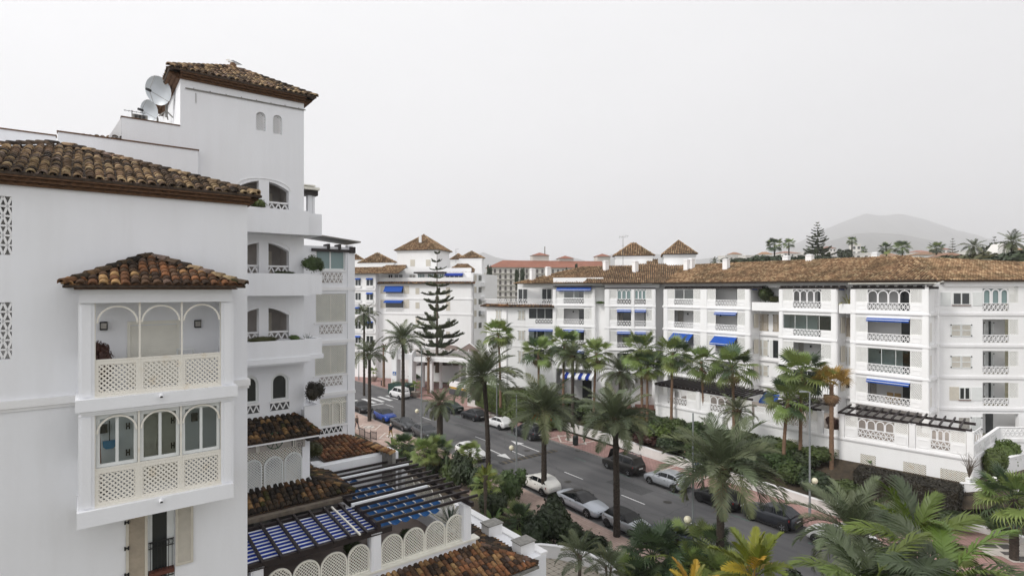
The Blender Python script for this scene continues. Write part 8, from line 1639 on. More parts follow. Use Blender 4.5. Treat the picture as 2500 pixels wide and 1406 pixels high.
# potted plants on the wing terrace
POT=mat('clay_pot',(.22,.09,.05),.8,noise=.2)
def potted(px,Y,z,r,h,fn,name,label):
 p=at(px,1300,Y); p.z=z; th=thing(name,label,'potted plant',p,world=False); b=MB(); b.lathe((0,0,0),[(.0,0),(r*.65,0),(r,h),(r*1.08,h),(r*1.08,h+.05),(r*.9,h+.05),(r*.9,h-.06),(0,h-.06)],12); b.build('pot',POT,th,smooth=False); fn(th,h)
def yu(th,h):
 trunk_mesh('stem',.55,.08,.07,TRG,None,(0,0),5,1,6).build('stem',TRG,th)
 for k in range(40):u=(k+.5)/40; add_leaf(th,'yuc',min(3,int(u*4)),.85,k*2.4,R(85-90*u)-1.25,0,(0,0,h+.5))
potted(1098,24.9,ZF+.02,.3,.45,yu,'potted_yucca','potted spiky yucca behind the last arched lattice panels of the terrace')
def ol(th,h):
 o=put('foliage',CLM[('mid_leaf',0,1)]if('mid_leaf',0,1)in CLM else list(CLM.values())[0],th); o.location=(0,0,h+.3); o.scale=(.45,.45,.55)
potted(1000,23.8,ZF+.02,.28,.4,ol,'potted_shrub','potted leafy shrub in the middle of the wing terrace'); potted(866,23.0,ZF+.02,.28,.4,ol,'potted_shrub','potted leafy shrub at the striped pergola edge of the wing terrace')
o=bush('ivy_mound','yellow-green ivy mound on the roof edge behind the lattice pavilion','plant',*(at(768,1120,27.2)),.45,.45,.9,'olive_leaf',4,0); clump('roof_weeds','thin weeds growing from the ridge end of the front tiled roof','plant',at(596,478,18.2),'yuc',7,.35,(30,90),3)
# far greenery
for i,(px,py,Y,r,h,lm,lb)in enumerate(((1790,643,210,5,3,'hill_leaf','dark tree mass right behind the wider roof tower'),(1830,645,200,5,3,'hill_leaf','dark trees left of the larger skyline fan palm'),(1870,644,190,5,4,'dark_leaf','dark trees under the two skyline fan palms'),(1915,643,195,6,4,'dark_leaf','dark trees between the fan palms and the tiered pine'),(1955,644,205,5,3.5,'hill_leaf','trees left of the tiered pine trunk'),(2030,642,200,5,3,'hill_leaf','bushes right of the tiered pine trunk'),(2062,632,230,3,6,'dark_leaf','dark oval tree left of the white tower-like house'),(2240,642,170,4.5,2.5,'olive_leaf','bushes above the middle of the ridge'),(2340,648,150,7,4,'olive_leaf','olive bushes right of the roof hip'),(2400,655,130,7,5,'olive_leaf','yellowish trees under the skyline date palm'),(2425,634,190,5,9,'hill_leaf','tall loose tree left of the tallest date palm'),(2470,664,115,7,5,'hill_leaf','dark trees at the right picture edge'),(2500,655,110,6,5,'hill_leaf','trees cut by the right picture edge'),(2130,642,210,5,2.5,'hill_leaf','bushes under the left bushy fan palm'),(2180,639,200,5,3,'hill_leaf','bushes between the bushy fan palms'),(1985,640,160,5,3,'hill_leaf','bushes on the ridge line below the tiered pine'))):
 p=at(px,py,Y); bush('hill_tree',lb,'tree',p.x,p.y,p.z-h*.4,r,r,h,lm,i,2,'trees on the hillside')
for i,(px,yb,yt,Y,lb)in enumerate(((1262,690,655,200,'wide dark cypress in front of the hotel'),(1274,690,652,205,'taller dark cypress beside the wide one before the hotel'),(1383,668,648,210,'small cypress behind the long roof, left of a pair'),(1407,668,640,205,'pointed cypress behind the long roof, right of a pair'),(1846,640,618,240,'thin cypress on the skyline left of the fan palms'),(1196,720,660,190,'dark tree in the gap between the two white blocks'))):
 p=at(px,yb,Y); h=at(px,yt,Y).z-p.z; bush('cypress',lb,'tree',p.x,p.y,p.z-2,h*.17,h*.17,h*1.25,'dark_leaf',i,2,'cypresses behind the roofs')
for i,(px,py,z,r,h,lm,lb)in enumerate(((900,900,.1,2.2,2.5,'dark_leaf','dark shrubs left of the canopy post'),(930,895,.1,2.0,2.5,'mid_leaf','green shrubs beside the left canopy post'),(1030,905,.1,2.0,2.5,'dark_leaf','shrubs under the canopy'),(1085,905,.1,2.6,3.0,'dark_leaf','rounded dark shrubs right of the canopy column'),(1010,925,.1,1.2,1.0,'mid_leaf','low hedge plants at the foot of the second canopy post'),(1120,915,.1,2.5,2.4,'dark_leaf','shrubs above the ramp wall'),(880,880,.1,2.4,2.4,'mid_leaf','shrubs seen just right of the near building edge'),(1240,915,1.2,2.2,3.0,'mid_leaf','shrubs behind the rounded hedge'),(1300,925,1.4,2.2,2.6,'dark_leaf','shrubs below the lowest corner of the long block'),(1345,935,1.4,2.0,2.6,'dark_leaf','shrubs before the striped porch awning'))):g=gnd(px,py,z); bush('shrub',lb,'shrub',g.x,g.y,z,r,r,h,lm,i,1,'shrubs round the far canopy')
# ------ cars
TYRE=mat('tyre_rubber',(.012,.012,.013),.9); RIM=mat('alloy_rim',(.38,.39,.41),.35,metal=.8); RIMD=mat('dark_rim',(.03,.03,.032),.4,metal=.6); CGLASS=mat('car_glass',(.008,.010,.012),.05,spec=.28); TAIL=mat('tail_lamp',(.25,.008,.01),.2,coat=.8); HEADL=mat('head_lamp',(.45,.48,.52),.12,metal=.3,coat=1.0); PLATE=mat('number_plate_white',(.62,.62,.60),.5); TRIMB=mat('black_plastic',(.014,.014,.015),.6); CHR=mat('chrome_trim',(.5,.5,.52),.15,metal=1.0)
def paint(name,c,metal=.0,rough=.3):return mat('paint_'+name,c,rough,metal=metal*.6,coat=.35 if max(c)>.2 else .22,spec=.35,noise=.04,nscale=1.2)
PAINTS=dict(white=paint('white',(.70,.70,.70)),cream=paint('cream_white',(.68,.67,.64)),silver=paint('silver',(.40,.42,.45),.55),bright=paint('bright_silver',(.47,.50,.55),.5),beige=paint('beige_silver',(.38,.36,.32),.5),black=paint('black',(.005,.005,.006)),blue=paint('vivid_blue',(.004,.045,.28),.3),navy=paint('navy',(.012,.02,.06),.3),dgrey=paint('dark_grey',(.026,.028,.032),.4),grey=paint('mid_grey',(.06,.063,.068),.4),green=paint('bottle_green',(.012,.026,.022),.3),brown=paint('brown_grey',(.030,.028,.026),.4),anth=paint('anthracite',(.035,.038,.046),.4))
SPEC=dict(hatch=(4.26,1.79,1.46,.70,1.15,.97,2.00,3.50,4.06,1.00,.64),suv=(4.35,1.84,1.60,.82,1.1,1.08,1.9,3.6,4.15,1.12,.70),mpv=(4.5,1.83,1.68,.80,.98,1.06,1.75,4.02,4.36,1.12,.66),van=(4.4,1.81,1.84,.82,.92,1.08,1.72,4.12,4.33,1.14,.65),sedan=(4.85,1.83,1.45,.70,1.35,.96,2.15,3.35,4.05,1.0,.66),coupe=(4.82,1.86,1.42,.70,1.45,.95,2.3,3.1,4.22,.98,.70),mini=(3.86,1.73,1.41,.76,1.12,.97,1.72,3.22,3.62,.99,.64),estate=(4.75,1.8,1.48,.70,1.3,.97,2.1,4.05,4.52,1.0,.65),cross=(4.14,1.77,1.57,.86,1.12,1.06,1.95,3.3,3.92,1.12,.70))
CARN=0
def wheel_mesh():
 t=MB(); pr=[(.62,-.105),(.90,-.11),(1.0,-.07),(1.0,.07),(.90,.11),(.62,.105)]; n=20
 vs=[(r*math.cos(2*math.pi*k/n),y,r*math.sin(2*math.pi*k/n))for r,y in pr for k in range(n)]
 t.add(vs,[(i*n+k,(i+1)*n+k,(i+1)*n+(k+1)%n,i*n+(k+1)%n)for i in range(5)for k in range(n)])
 r_=MB(); vs=[(r*math.cos(2*math.pi*k/n),y,r*math.sin(2*math.pi*k/n))for r,y in((.64,.10),(.60,.075),(.0,.03))for k in range(n)]; vs+=[(r*math.cos(2*math.pi*k/n),y,r*math.sin(2*math.pi*k/n))for r,y in((.64,-.10),(.0,-.09))for k in range(n)]
 d=MB(); d.add(vs,[(i*n+k,(i+1)*n+k,(i+1)*n+(k+1)%n,i*n+(k+1)%n)for i in(0,1,3)for k in range(n)])
 for k in range(5):
  a=2*math.pi*k/5; c,s=math.cos(a),math.sin(a); p,q=Vector((c*.10,.06,s*.10)),Vector((c*.60,.09,s*.60)); r_.bar(p,q,.16,.05,(0,1,0))
 r_.tube([(0,.03,0),(0,.10,0)],.13,8)
 m0=bpy.data.meshes.new('tyre'); m0.from_pydata(t.v,[],t.f); m0.materials.append(TYRE); m0.polygons.foreach_set('use_smooth',[True]*len(t.f)); m1=bpy.data.meshes.new('rim'); m1.from_pydata(r_.v,[],r_.f); m1.materials.append(RIM); m2=bpy.data.meshes.new('brake_disc'); m2.from_pydata(d.v,[],d.f); m2.materials.append(RIMD)
 m3=m1.copy(); m3.materials[0]=RIMD; return m0,m1,m2,m3
WT,WR,WD,WRD=wheel_mesh()
def lerp_pts(pts,x):
 for(a,b),(c,d)in zip(pts,pts[1:]):
  if a<=x<=c:return b+(d-b)*(x-a)/(c-a)if c>a else d
 return pts[-1][1]if x>pts[-1][0]else pts[0][1]
def car(kind,col,label,loc,hdg,roofm=None,rails=False,dark_rims=False,extra=None):
 L_,Wd,H,nz_,xc,zc_,xr0,xr1,xt,zt_,wd=SPEC[kind]; hw=Wd/2; th=thing('parked_car',label,'car',loc,group='cars along the street',world=False,rz=hdg); P=PAINTS[col]; X=lambda x:L_/2-x
 deck=[(0,nz_-.14),(.06,nz_-.03),(.25,nz_+.05),(xc*.6,nz_+(zc_-nz_)*.8),(xc,zc_),(L_*.55,zc_+.02),(xt,zt_),(L_-.10,zt_-(.02 if kind in('sedan','coupe')else .10)),(L_-.02,zt_-.14),(L_,zt_-.30)]
 plan=[(0,.70),(.10,.84),(.35,.93),(.9,.985),(L_*.5,1.0),(L_-.7,.98),(L_-.25,.92),(L_-.05,.84),(L_,.76)]
 low=[(0,.30),(.25,.22),(L_*.5,.22),(L_-.3,.26),(L_,.36)]
 wr=wd/2; wx=(.205*L_,L_-.185*L_)
 xs_=[0,.04,.12,.28,.5,.75,xc*.82,xc,xr0-.3,xr0+.1,L_*.5,L_*.6,xr1,(xr1+xt)/2,xt,(xt+L_)/2,L_-.22,L_-.08,L_-.02,L_]; xs_=sorted(set(xs_)); rows=[]
 for x in xs_:
  k=lerp_pts(plan,x)*hw; zt2=lerp_pts(deck,x); zb=lerp_pts(low,x);
  arch_=0.0
  for w_ in wx:
   d=abs(x-w_)
  rows.append([(0,zb),(k*.80,zb),(k*.965,zb+.10),(k,zb+(zt2-zb)*.45),(k*.985,zb+(zt2-zb)*.72),(k*.945,zt2-.05),(k*.86,zt2-.0),(0,zt2+.035)])
 b=MB(); nr=len(rows[0]); vs=[]
 for x,r in zip(xs_,rows):
  vs+=[(X(x),y,z)for y,z in r]+[(X(x),-y,z)for y,z in r[-2:0:-1]]
 n=nr*2-2; b.add(vs,[(i*n+k,i*n+(k+1)%n,(i+1)*n+(k+1)%n,(i+1)*n+k)for i in range(len(xs_)-1)for k in range(n)]+[tuple(range(n))[::-1],tuple((len(xs_)-1)*n+k for k in range(n))])
 b.build('body',P,th,smooth=True)
 # greenhouse
 gw=hw*.885; st=[(xc,zc_+.0,0),(xr0,H-.05,1),((xr0+xr1)/2,H,1),(xr1,H-(.05 if kind not in('sedan','coupe')else .09),1),(xt,zt_+.0,0)]
 def ring(x,z,top):
  zb=lerp_pts(deck,x)-.03; f=(z-zb)/(H-zb)if top else 0; yb=gw*(lerp_pts(plan,x)if x<L_*.3 or x>L_*.75 else 1.0); yt=yb-(yb-hw*.70)*f
  return zb,yb,yt
 g=MB(); vs=[]
 for x,z,top in st:
  zb,yb,yt=ring(x,z,top); vs+=[(X(x),yb,zb),(X(x),yt,z-.035 if top else z),(X(x),yt*.82,z if top else z+.01),(X(x),0,z+(.02 if top else .012)),(X(x),-yt*.82,z if top else z+.01),(X(x),-yt,z-.035 if top else z),(X(x),-yb,zb)]
 g.add(vs,[(i*7+k,i*7+k+1,(i+1)*7+k+1,(i+1)*7+k)for i in range(4)for k in range(6)]); g.build('roof',roofm or P,th,smooth=False)
 V=[Vector(v)for v in vs]
 def panel(q,m,nm,u0,u1,v0,v1,off=.008):
  f=lambda u,v:q[0].lerp(q[1],u).lerp(q[3].lerp(q[2],u),v); p=[f(u0,v0),f(u1,v0),f(u1,v1),f(u0,v1)]; nn_=(p[1]-p[0]).cross(p[3]-p[0]).normalized(); ctr=Vector((0,0,.9)); nn_=nn_ if nn_.dot(sum(p,Vector())/4-ctr)>0 else-nn_
  bb_=MB(); bb_.add([v+nn_*off for v in p]+[v-nn_*.02 for v in p],[(0,1,2,3),(0,4,5,1),(1,5,6,2),(2,6,7,3),(3,7,4,0)]); bb_.build(nm,m,th)
 panel((V[1],V[5],V[12],V[8]),CGLASS,'windscreen',.06,.94,.10,.93); panel((V[22],V[26],V[33],V[29]),CGLASS,'rear_window',.10,.90,.10,.80 if kind in('mpv','van','hatch','suv','mini','cross')else .95)
 for o,sg in((0,1),(6,-1)):
  i0,i1=(0,1)if sg>0 else(6,5)
  panel((V[7+i0],V[14+i0],V[14+i1],V[7+i1]),CGLASS,'side_window',.0,.96,.16,.90); panel((V[14+i0],V[21+i0],V[21+i1],V[14+i1]),CGLASS,'side_window',.04,.90,.16,.90)
  a,c,d=V[0+i0],V[7+i0],V[7+i1]; q0=a.lerp(c,.45).lerp(d,.08); bb_=MB(); p=[a.lerp(c,.38)+Vector((0,sg*.006,.085)),c+Vector((.02,sg*.006,.09)),c.lerp(d,.88)+Vector((.02,sg*.008,0))]; bb_.add(p+[v-Vector((0,sg*.02,0))for v in p],[(0,1,2),(0,3,4,1),(1,4,5,2),(2,5,3,0)]); bb_.build('quarter_window',CGLASS,th)
  a,c,d=V[28+i0],V[21+i0],V[21+i1]; bb_=MB(); p=[a.lerp(c,.45)+Vector((0,sg*.006,.085)),c+Vector((.03,sg*.006,.09)),c.lerp(d,.86)+Vector((.03,sg*.008,0))]; bb_.add(p+[v-Vector((0,sg*.02,0))for v in p],[(0,1,2),(0,3,4,1),(1,4,5,2),(2,5,3,0)]); bb_.build('quarter_window',CGLASS,th)
  bb_=MB(); q=V[7+i0]+Vector((.12,sg*.13,.12)); bb_.ball(q,.10,8,6,.8,1.0,.75); bb_.bar(q-Vector((0,sg*.12,.03)),q,.05,.04); bb_.build('mirror',P if roofm is None else TRIMB,th)
  y=hw*.80*sg
  bb_=MB(); kx=.17; zz=nz_-.06; bb_.hexa([Vector(v)for v in((X(.05),sg*hw*.52,zz-.07),(X(.34),sg*hw*.945,zz-.03),(X(.30),sg*hw*.70,zz-.03),(X(.16),sg*hw*.45,zz-.07),(X(.05),sg*hw*.54,zz+.06),(X(.40),sg*hw*.94,zz+.09),(X(.34),sg*hw*.70,zz+.08),(X(.16),sg*hw*.48,zz+.06))])
  bb_.build('headlight',HEADL,th)
  zz=zt_-.22; bb_=MB(); bb_.hexa([Vector(v)for v in((X(L_+.012),sg*hw*.46,zz-.06),(X(L_-.30),sg*hw*.965,zz-.05),(X(L_-.30),sg*hw*.80,zz-.05),(X(L_-.12),sg*hw*.44,zz-.06),(X(L_-.025),sg*hw*.50,zz+.08),(X(L_-.32),sg*hw*.955,zz+.09),(X(L_-.30),sg*hw*.80,zz+.09),(X(L_-.12),sg*hw*.48,zz+.08))])
  bb_.build('taillight',TAIL,th)
  bb_=MB(); bb_.fb(Frame((0,0),(1,0),(0,1)),X(wx[1])+wr+.1,X(wx[0])-wr-.1,.20,.30,sg*hw*.93 if sg>0 else-hw*.985,sg*hw*.985 if sg>0 else-hw*.93); bb_.build('sill',TRIMB,th)
  for w_ in wx:
   bb_=MB(); nA=14; ra=wr+.065; pts=[(ra*math.cos(math.pi*i/nA),ra*math.sin(math.pi*i/nA))for i in range(nA+1)]; yy=sg*(hw*.992+.004)*(1.0 if .5<w_<L_-1 else 1.0); cz=wr
   poly=[(X(w_)+a,cz+c)for a,c in pts]+[(X(w_)-ra,.2),(X(w_)+ra,.2)]
   bb_.add([(a,yy,c)for a,c in poly]+[(a,yy-sg*.12,c)for a,c in poly],[tuple(range(len(poly)))]+[(i,i+1,len(poly)+i+1,len(poly)+i)for i in range(len(poly)-1)]); bb_.build('wheel_arch',TRIMB,th)
   wh=bpy.data.objects.new('wheel',None); COL.objects.link(wh); wh.parent=th; wh.location=(X(w_),sg*(hw-.095),wr); wh.scale=(wr,1.0,wr); wh.rotation_euler=(0,0,0 if sg>0 else math.pi)
   for nm,me in(('tyre',WT),('rim',WRD if dark_rims else WR),('brake_disc',WD)):o=bpy.data.objects.new(nm,me); COL.objects.link(o); o.parent=wh
 fy=Frame((0,0),(0,1),(1,0)); bb_=MB(); bb_.prism(fy,[(-hw*.42,.50),(hw*.42,.50),(hw*.46,nz_-.10),(-hw*.46,nz_-.10)],X(.10),X(.0)+.022); bb_.build('grille',TRIMB,th); bb_=MB(); bb_.prism(fy,[(-hw*.6,.27),(hw*.6,.27),(hw*.66,.40),(-hw*.66,.40)],X(.12),X(.0)+.014); bb_.build('air_intake',TRIMB,th)
 bb_=MB(); bb_.fb(fy,-.26,.26,.42,.53,X(.02),X(0)+.035); bb_.build('number_plate',PLATE,th); bb_=MB(); bb_.fb(fy,-.26,.26,zt_-.42,zt_-.31,X(L_)-.022,X(L_)+.05); bb_.build('number_plate',PLATE,th)
 bb_=MB(); bb_.fb(fy,-hw*.70,hw*.70,.34,.44,X(L_)-.016,X(L_)+.1); bb_.build('rear_bumper',TRIMB,th)
 bb_=MB()
 for sg in(1,-1):
  for x in(xr0+.05,(xr0+xr1)/2+.15):bb_.bar((X(x)+.0,sg*(hw*.995),.45),(X(x),sg*(hw*.955),zc_-.06),.012,.012,(1,0,0))
  for x in(xr0+.5,(xr0+xr1)/2+.7):bb_.bar((X(x),sg*(hw*.975+.02),zc_-.17),(X(x)-.16,sg*(hw*.975+.02),zc_-.17),.02,.03)
 bb_.build('door_seams',TRIMB,th,kind='stuff')
 if rails:
  for sg in(1,-1):bb_=MB(); y=sg*hw*.66; bb_.tube([(X(xr0+.1),y,H-.02),(X(xr0+.3),y,H+.06),(X(xr1-.3),y,H+.05),(X(xr1-.1),y,H-.03)],.022,6); bb_.build('roof_rail',CHR,th)
 if rails==2:
  for x in(xr0+.6,xr1-.6):bb_=MB(); bb_.bar((X(x),-hw*.66,H+.08),(X(x),hw*.66,H+.08),.06,.03); bb_.build('roof_bar',CHR,th)
 if extra:extra(th,L_,hw,H,X,P,nz_,zc_,xc)
 return th
def tsearch(px,py,n_):
 g=gnd(px,py); best=min((((ST(t*.25,n_)-g).length,t*.25)for t in range(-300,160)),key=lambda v:v[0]); return best[1]
def place(px,py,side_,away,kind,col,label,dn=0.0,turn=0.0,**kw):
 n_=side_*4.92+dn; t=tsearch(px,py,n_); p=ST(t,n_,.002); d=(ST(t+.2,n_)-ST(t-.2,n_)).normalized(); d=-d if away else d
 return car(kind,col,label,p,math.atan2(d.y,d.x)+turn,**kw)
def sunroof(th,L_,hw,H,X,P,nz_,zc_,xc):b=MB(); b.box(X(2.9),X(2.25),-.42,.42,H+.0,H+.03); b.build('sunroof',CGLASS,th)
def stripes(th,L_,hw,H,X,P,nz_,zc_,xc):
 for sg in(1,-1):
  b=MB(); y=sg*.30; b.add([(X(.14),y-.05,nz_+.055),(X(.14),y+.05,nz_+.055),(X(xc-.05),y+.06,zc_+.045),(X(xc-.05),y-.06,zc_+.045),(X(.5),y-.055,nz_+.175),(X(.5),y+.055,nz_+.175)],[(0,1,5,4),(4,5,2,3)]); b.build('bonnet_stripe',TRIMB,th)
  b=MB(); b.lathe((0,0,0),[(.0,.03),(.10,.025),(.125,0)],14); o=b.build('headlight_ring',CHR,th); o.matrix_local=Matrix.Translation((X(.16),sg*hw*.66,nz_-.02))@Matrix.Rotation(R(62),4,'Y')
def opened(th,L_,hw,H,X,P,nz_,zc_,xc):
 b=MB(); a=Vector((X(xc-.05),0,zc_+.02)); t=Vector((-.30,0,.93)); w_=Vector((0,hw*.82,0)); b.hexa([a-w_,a+w_,a+w_+Vector((.04,0,0)),a-w_+Vector((.04,0,0)),a-w_*.85+t,a+w_*.85+t,a+w_*.85+t+Vector((.04,0,0)),a-w_*.85+t+Vector((.04,0,0))]); b.build('raised_bonnet',P,th)
 for x in(1.55,2.6):b=MB(); h_=Vector((X(x),-hw*.98,.38)); q=Vector((-.55,-.75,0)); b.hexa([h_,h_+q,h_+q+Vector((.05,-.03,0)),h_+Vector((.05,-.03,0)),h_+Vector((0,.0,.62)),h_+q+Vector((0,0,.62)),h_+q+Vector((.05,-.03,.62)),h_+Vector((.05,-.03,.62))]); b.bar(h_+Vector((0,.02,.62)),h_+Vector((-.25,-.1,1.1)),.05,.05); b.bar(h_+Vector((-.25,-.1,1.1)),h_+q+Vector((0,.1,1.12)),.05,.05); b.bar(h_+q+Vector((0,0,.6)),h_+q+Vector((0,.1,1.12)),.05,.05); b.build('open_door',P,th)
place(889,979,-1,False,'estate','beige','beige silver estate car half hidden by the near building, furthest of the shop side row'); place(884,1003,-1,False,'sedan','black','black saloon half hidden by the near building edge'); place(940,1026,-1,False,'cross','blue','vivid blue crossover with dark roof by the small feather palm',roofm=PAINTS['dgrey'],dark_rims=True)
place(990,1044,-1,False,'coupe','grey','grey low hatchback right behind the blue crossover'); place(1050,1066,-1,False,'suv','grey','grey crossover with chrome grille beside the stout feather palm'); place(1152,1117,-1,False,'hatch','white','white hatchback facing the viewer before the small fan palm'); place(1320,1193,-1,True,'hatch','cream','white hatchback showing its rear, left of the broad feather palm trunk')
place(1420,1243,-1,False,'coupe','bright','bright silver coupe with black glass roof facing the viewer',roofm=PAINTS['black']); place(1534,1295,-1,False,'mini','silver','small silver car with black soft roof and bonnet stripes',roofm=TRIMB,dark_rims=True,extra=stripes); place(1655,1345,-1,False,'sedan','navy','dark blue car mostly hidden by fan palms at the bottom')
place(960,973,1,True,'van','white','white passenger van beside the green planter box',dn=-.8); place(1107,1003,1,True,'sedan','green','dark green saloon at the far end of the wall side row'); place(1156,1022,1,True,'hatch','dgrey','dark grey hatchback partly behind the tall leaning palm trunk'); place(1223,1041,1,True,'hatch','white','white hatchback with dark sunroof in the wall side row',extra=sunroof,dark_rims=True)
place(1292,1066,1,True,'mpv','dgrey','dark grey people carrier with chrome roof rails',rails=2); place(1516,1150,1,True,'mpv','brown','dark brown people carrier with bonnet up and doors open',rails=1,extra=opened); place(1613,1190,1,True,'hatch','silver','silver hatchback parked alone by the bench'); place(1742,1234,1,True,'hatch','black','black hatchback behind the big feather palm trunk',dark_rims=True)
place(1870,1285,1,True,'cross','anth','dark grey rounded crossover nearest in the wall side row'); place(2040,1350,1,True,'suv','white','white car hidden behind the feather palm at the bottom right')
# ------ street furniture and people
GLOBE=mat('lamp_globe',(.70,.66,.50),.35,coat=.3); POSTM=mat('lamp_post_grey',(.26,.28,.29),.5,metal=.3)
def lamp(px,pyb,pyt,gx,gy,label,arm=0.0,z=.13,sign=False):
 g=gnd(px,pyb,z); top=at(px,pyt,g.y).z-z; th=thing('street_lamp',label,'street lamp',g,group='globe street lamps',world=False); b=MB(); b.tube([(0,0,0),(0,0,.9),(0,0,1.0),(0,0,top)],[.11,.11,.085,.05],8); b.build('post',POSTM,th)
 gp=at(gx,gy,g.y); dx,gz_=gp.x-g.x,gp.z-z; b=MB(); b.ball((dx,0,gz_),.235,16,10); b.build('globe',GLOBE,th,smooth=True)
 b=MB(); s_=1 if dx>0 else-1; b.tube([(0,0,gz_-.45),(dx*.5,0,gz_-.55),(dx,0,gz_-.42),(dx,0,gz_-.2)],.025,6); b.lathe((dx,0,gz_-.26),[(.05,0),(.09,.06)],8); b.build('bracket',POSTM,th)
 if arm:b=MB(); b.tube([(0,0,top),(arm*.5,0,top+.05),(arm,0,top+.05)],.035,6); b.hexa([Vector(v)for v in((arm-.3,-.09,top),(arm+.3,-.09,top),(arm+.3,.09,top),(arm-.3,.09,top),(arm-.25,-.07,top+.12),(arm+.2,-.07,top+.1),(arm+.2,.07,top+.1),(arm-.25,.07,top+.12))]); b.build('luminaire',POSTM,th)
 if sign:b=MB(); b.box(-.18,.1,-.16,-.1,2.1,2.55); b.build('junction_box',mat('cream_box',(.5,.47,.38),.6),th)
lamp(1213,1018,858,1222.5,955,'globe lamp on the pink footway behind the white hatchback with sunroof',0); lamp(1029,1078,852,1018,1003,'globe lamp with arm top beside the grey crossover',.7); lamp(1261,1186,962,1249,1093,'globe lamp in front of the white arrows on the road',0); lamp(1692,1402,1008,1679,1268,'globe lamp at the bottom between the dark blue car and the fan palm',0); lamp(1977,1258,957,1989,1173,'globe lamp with a small cream box before the terraces',-.5,sign=True); lamp(876,928,835,885,875,'farthest globe lamp by the zebra crossing at the building edge',0)
lamp(1500,1322,985,1489,1262,'globe lamp hidden behind the palm trunk by the black-roofed small car',0)if False else None
# litter bin
g=gnd(1405,1086,.13); th=thing('litter_bin','dark round litter bin on the pink footway by the paving diamond','litter bin',g,world=False); BIN=mat('dark_green_bin',(.012,.018,.017),.5); b=MB(); b.lathe((0,0,0),[(.24,0),(.29,.05),(.29,.85),(.31,.88),(.31,.98),(.24,1.06),(0,1.1)],16); b.build('body',BIN,th); b=MB()
for k in range(12):a=k*math.pi/6; b.bar(Vector((math.cos(a)*.295,math.sin(a)*.295,.1)),Vector((math.cos(a)*.295,math.sin(a)*.295,.8)),.03,.02)
b.build('ribs',BIN,th)
# green planter box, pots, bollards
GPB=mat('green_planter_paint',(.012,.045,.035),.6,noise=.2); a,c=gnd(947,962,.13),gnd(994,966,.13); d=(c-a).normalized(); f_=Frame(a[:2],d[:2],(d.y,-d.x)); pbx=thing('planter_box','dark green slatted planter box behind the white van','planter',a); ln=(c-a).length; z1=f_.z(970,938); b=MB(); b.fb(f_,0,ln,.1,z1,-2.2,-.05); b.build('box',GPB,pbx)
for k in range(9):b=MB(); b.fb(f_,ln*k/9+.02,ln*(k+1)/9-.02,.15,z1+.02,-.049,.0); b.build('slat',GPB,pbx)
for k in range(4):p=f_.P(ln*(k+.5)/4,z1,-1); clump('spiky_plant',('leftmost','second','third','rightmost')[k]+' of four spiky plants in the dark green planter box','plant',p,'yuc' if k%2 else 'yuy',20,.8,(5,85),600+k,'plants in the green planter box')
STP=mat('stone_pot',(.36,.31,.27),.9,noise=.15)
for px,py,hh,lb in((1015,968,1.0,'stone bowl planter with a little palm right of the green planter box'),(911,930,.8,'stone bowl planter with a little palm near the zebra crossing')):
 g=gnd(px,py,.13); th=thing('stone_planter',lb,'planter',g,world=False,group='stone bowl planters'); b=MB(); b.lathe((0,0,0),[(.45,0),(.5,.1),(.75,.45),(.85,.8),(.88,.82),(.75,.82),(0,.75)],16); b.build('bowl',STP,th,smooth=True)
 pl_=thing('small_palm','little palm growing in the '+lb.split(' with')[0]+' '+('beside the green box' if px>950 else 'near the zebra'),'palm',(g.x,g.y,.9),world=False,group='little potted palms'); trunk_mesh('trunk',1.0,.07,.06,TRD,None,(0,0),5,1,6).build('trunk',TRD,pl_)
 for k in range(12):add_leaf(pl_,'fan',k%4,.55,k*2.4,R(60-7*k),0,(0,0,1.0))
for px,py,lb in((931,941,'short dark bollard by the kerb left of the green planter box'),):
 g=gnd(px,py,.13); th=thing('bollard',lb,'bollard',g,world=False); b=MB(); b.lathe((0,0,0),[(.09,0),(.09,.7),(.11,.72),(.11,.82),(.05,.9),(0,.9)],10); b.build('post',IRON,th)
 # crossing sign on the canopy post
SGB=mat('sign_blue',(.01,.10,.36),.4); SGW=mat('sign_white',(.75,.75,.75),.5); f_=cf_.off(.02); cs=thing('crossing_sign','blue square pedestrian crossing sign fixed to the canopy post','sign',cf_.P(f_.s(963),3,.05)); a,c,z0,z1=f_.s(959),f_.s(967),f_.z(963,915.5),f_.z(963,907); b=MB(); b.fb(f_,a,c,z0,z1,0,.04); b.build('plate',SGB,cs); m_=(a+c)/2; w_=(c-a); b=MB(); b.prism(f_,[(a+w_*.12,z0+w_*.14),(c-w_*.12,z0+w_*.14),(m_,z1-w_*.1)],.041,.05); b.build('triangle',SGW,cs)
b=MB(); b.bar(f_.P(m_,z0+w_*.28,.056),f_.P(m_,z0+w_*.52,.056),w_*.08,.01,(0,1,0)); b.bar(f_.P(m_-w_*.12,z0+w_*.18,.056),f_.P(m_,z0+w_*.34,.056),w_*.06,.01,(0,1,0)); b.bar(f_.P(m_+w_*.12,z0+w_*.18,.056),f_.P(m_,z0+w_*.34,.056),w_*.06,.01,(0,1,0)); b.ball(f_.P(m_,z0+w_*.58,.056),w_*.05,6,4); b.build('walking_figure',TRIMB,cs)
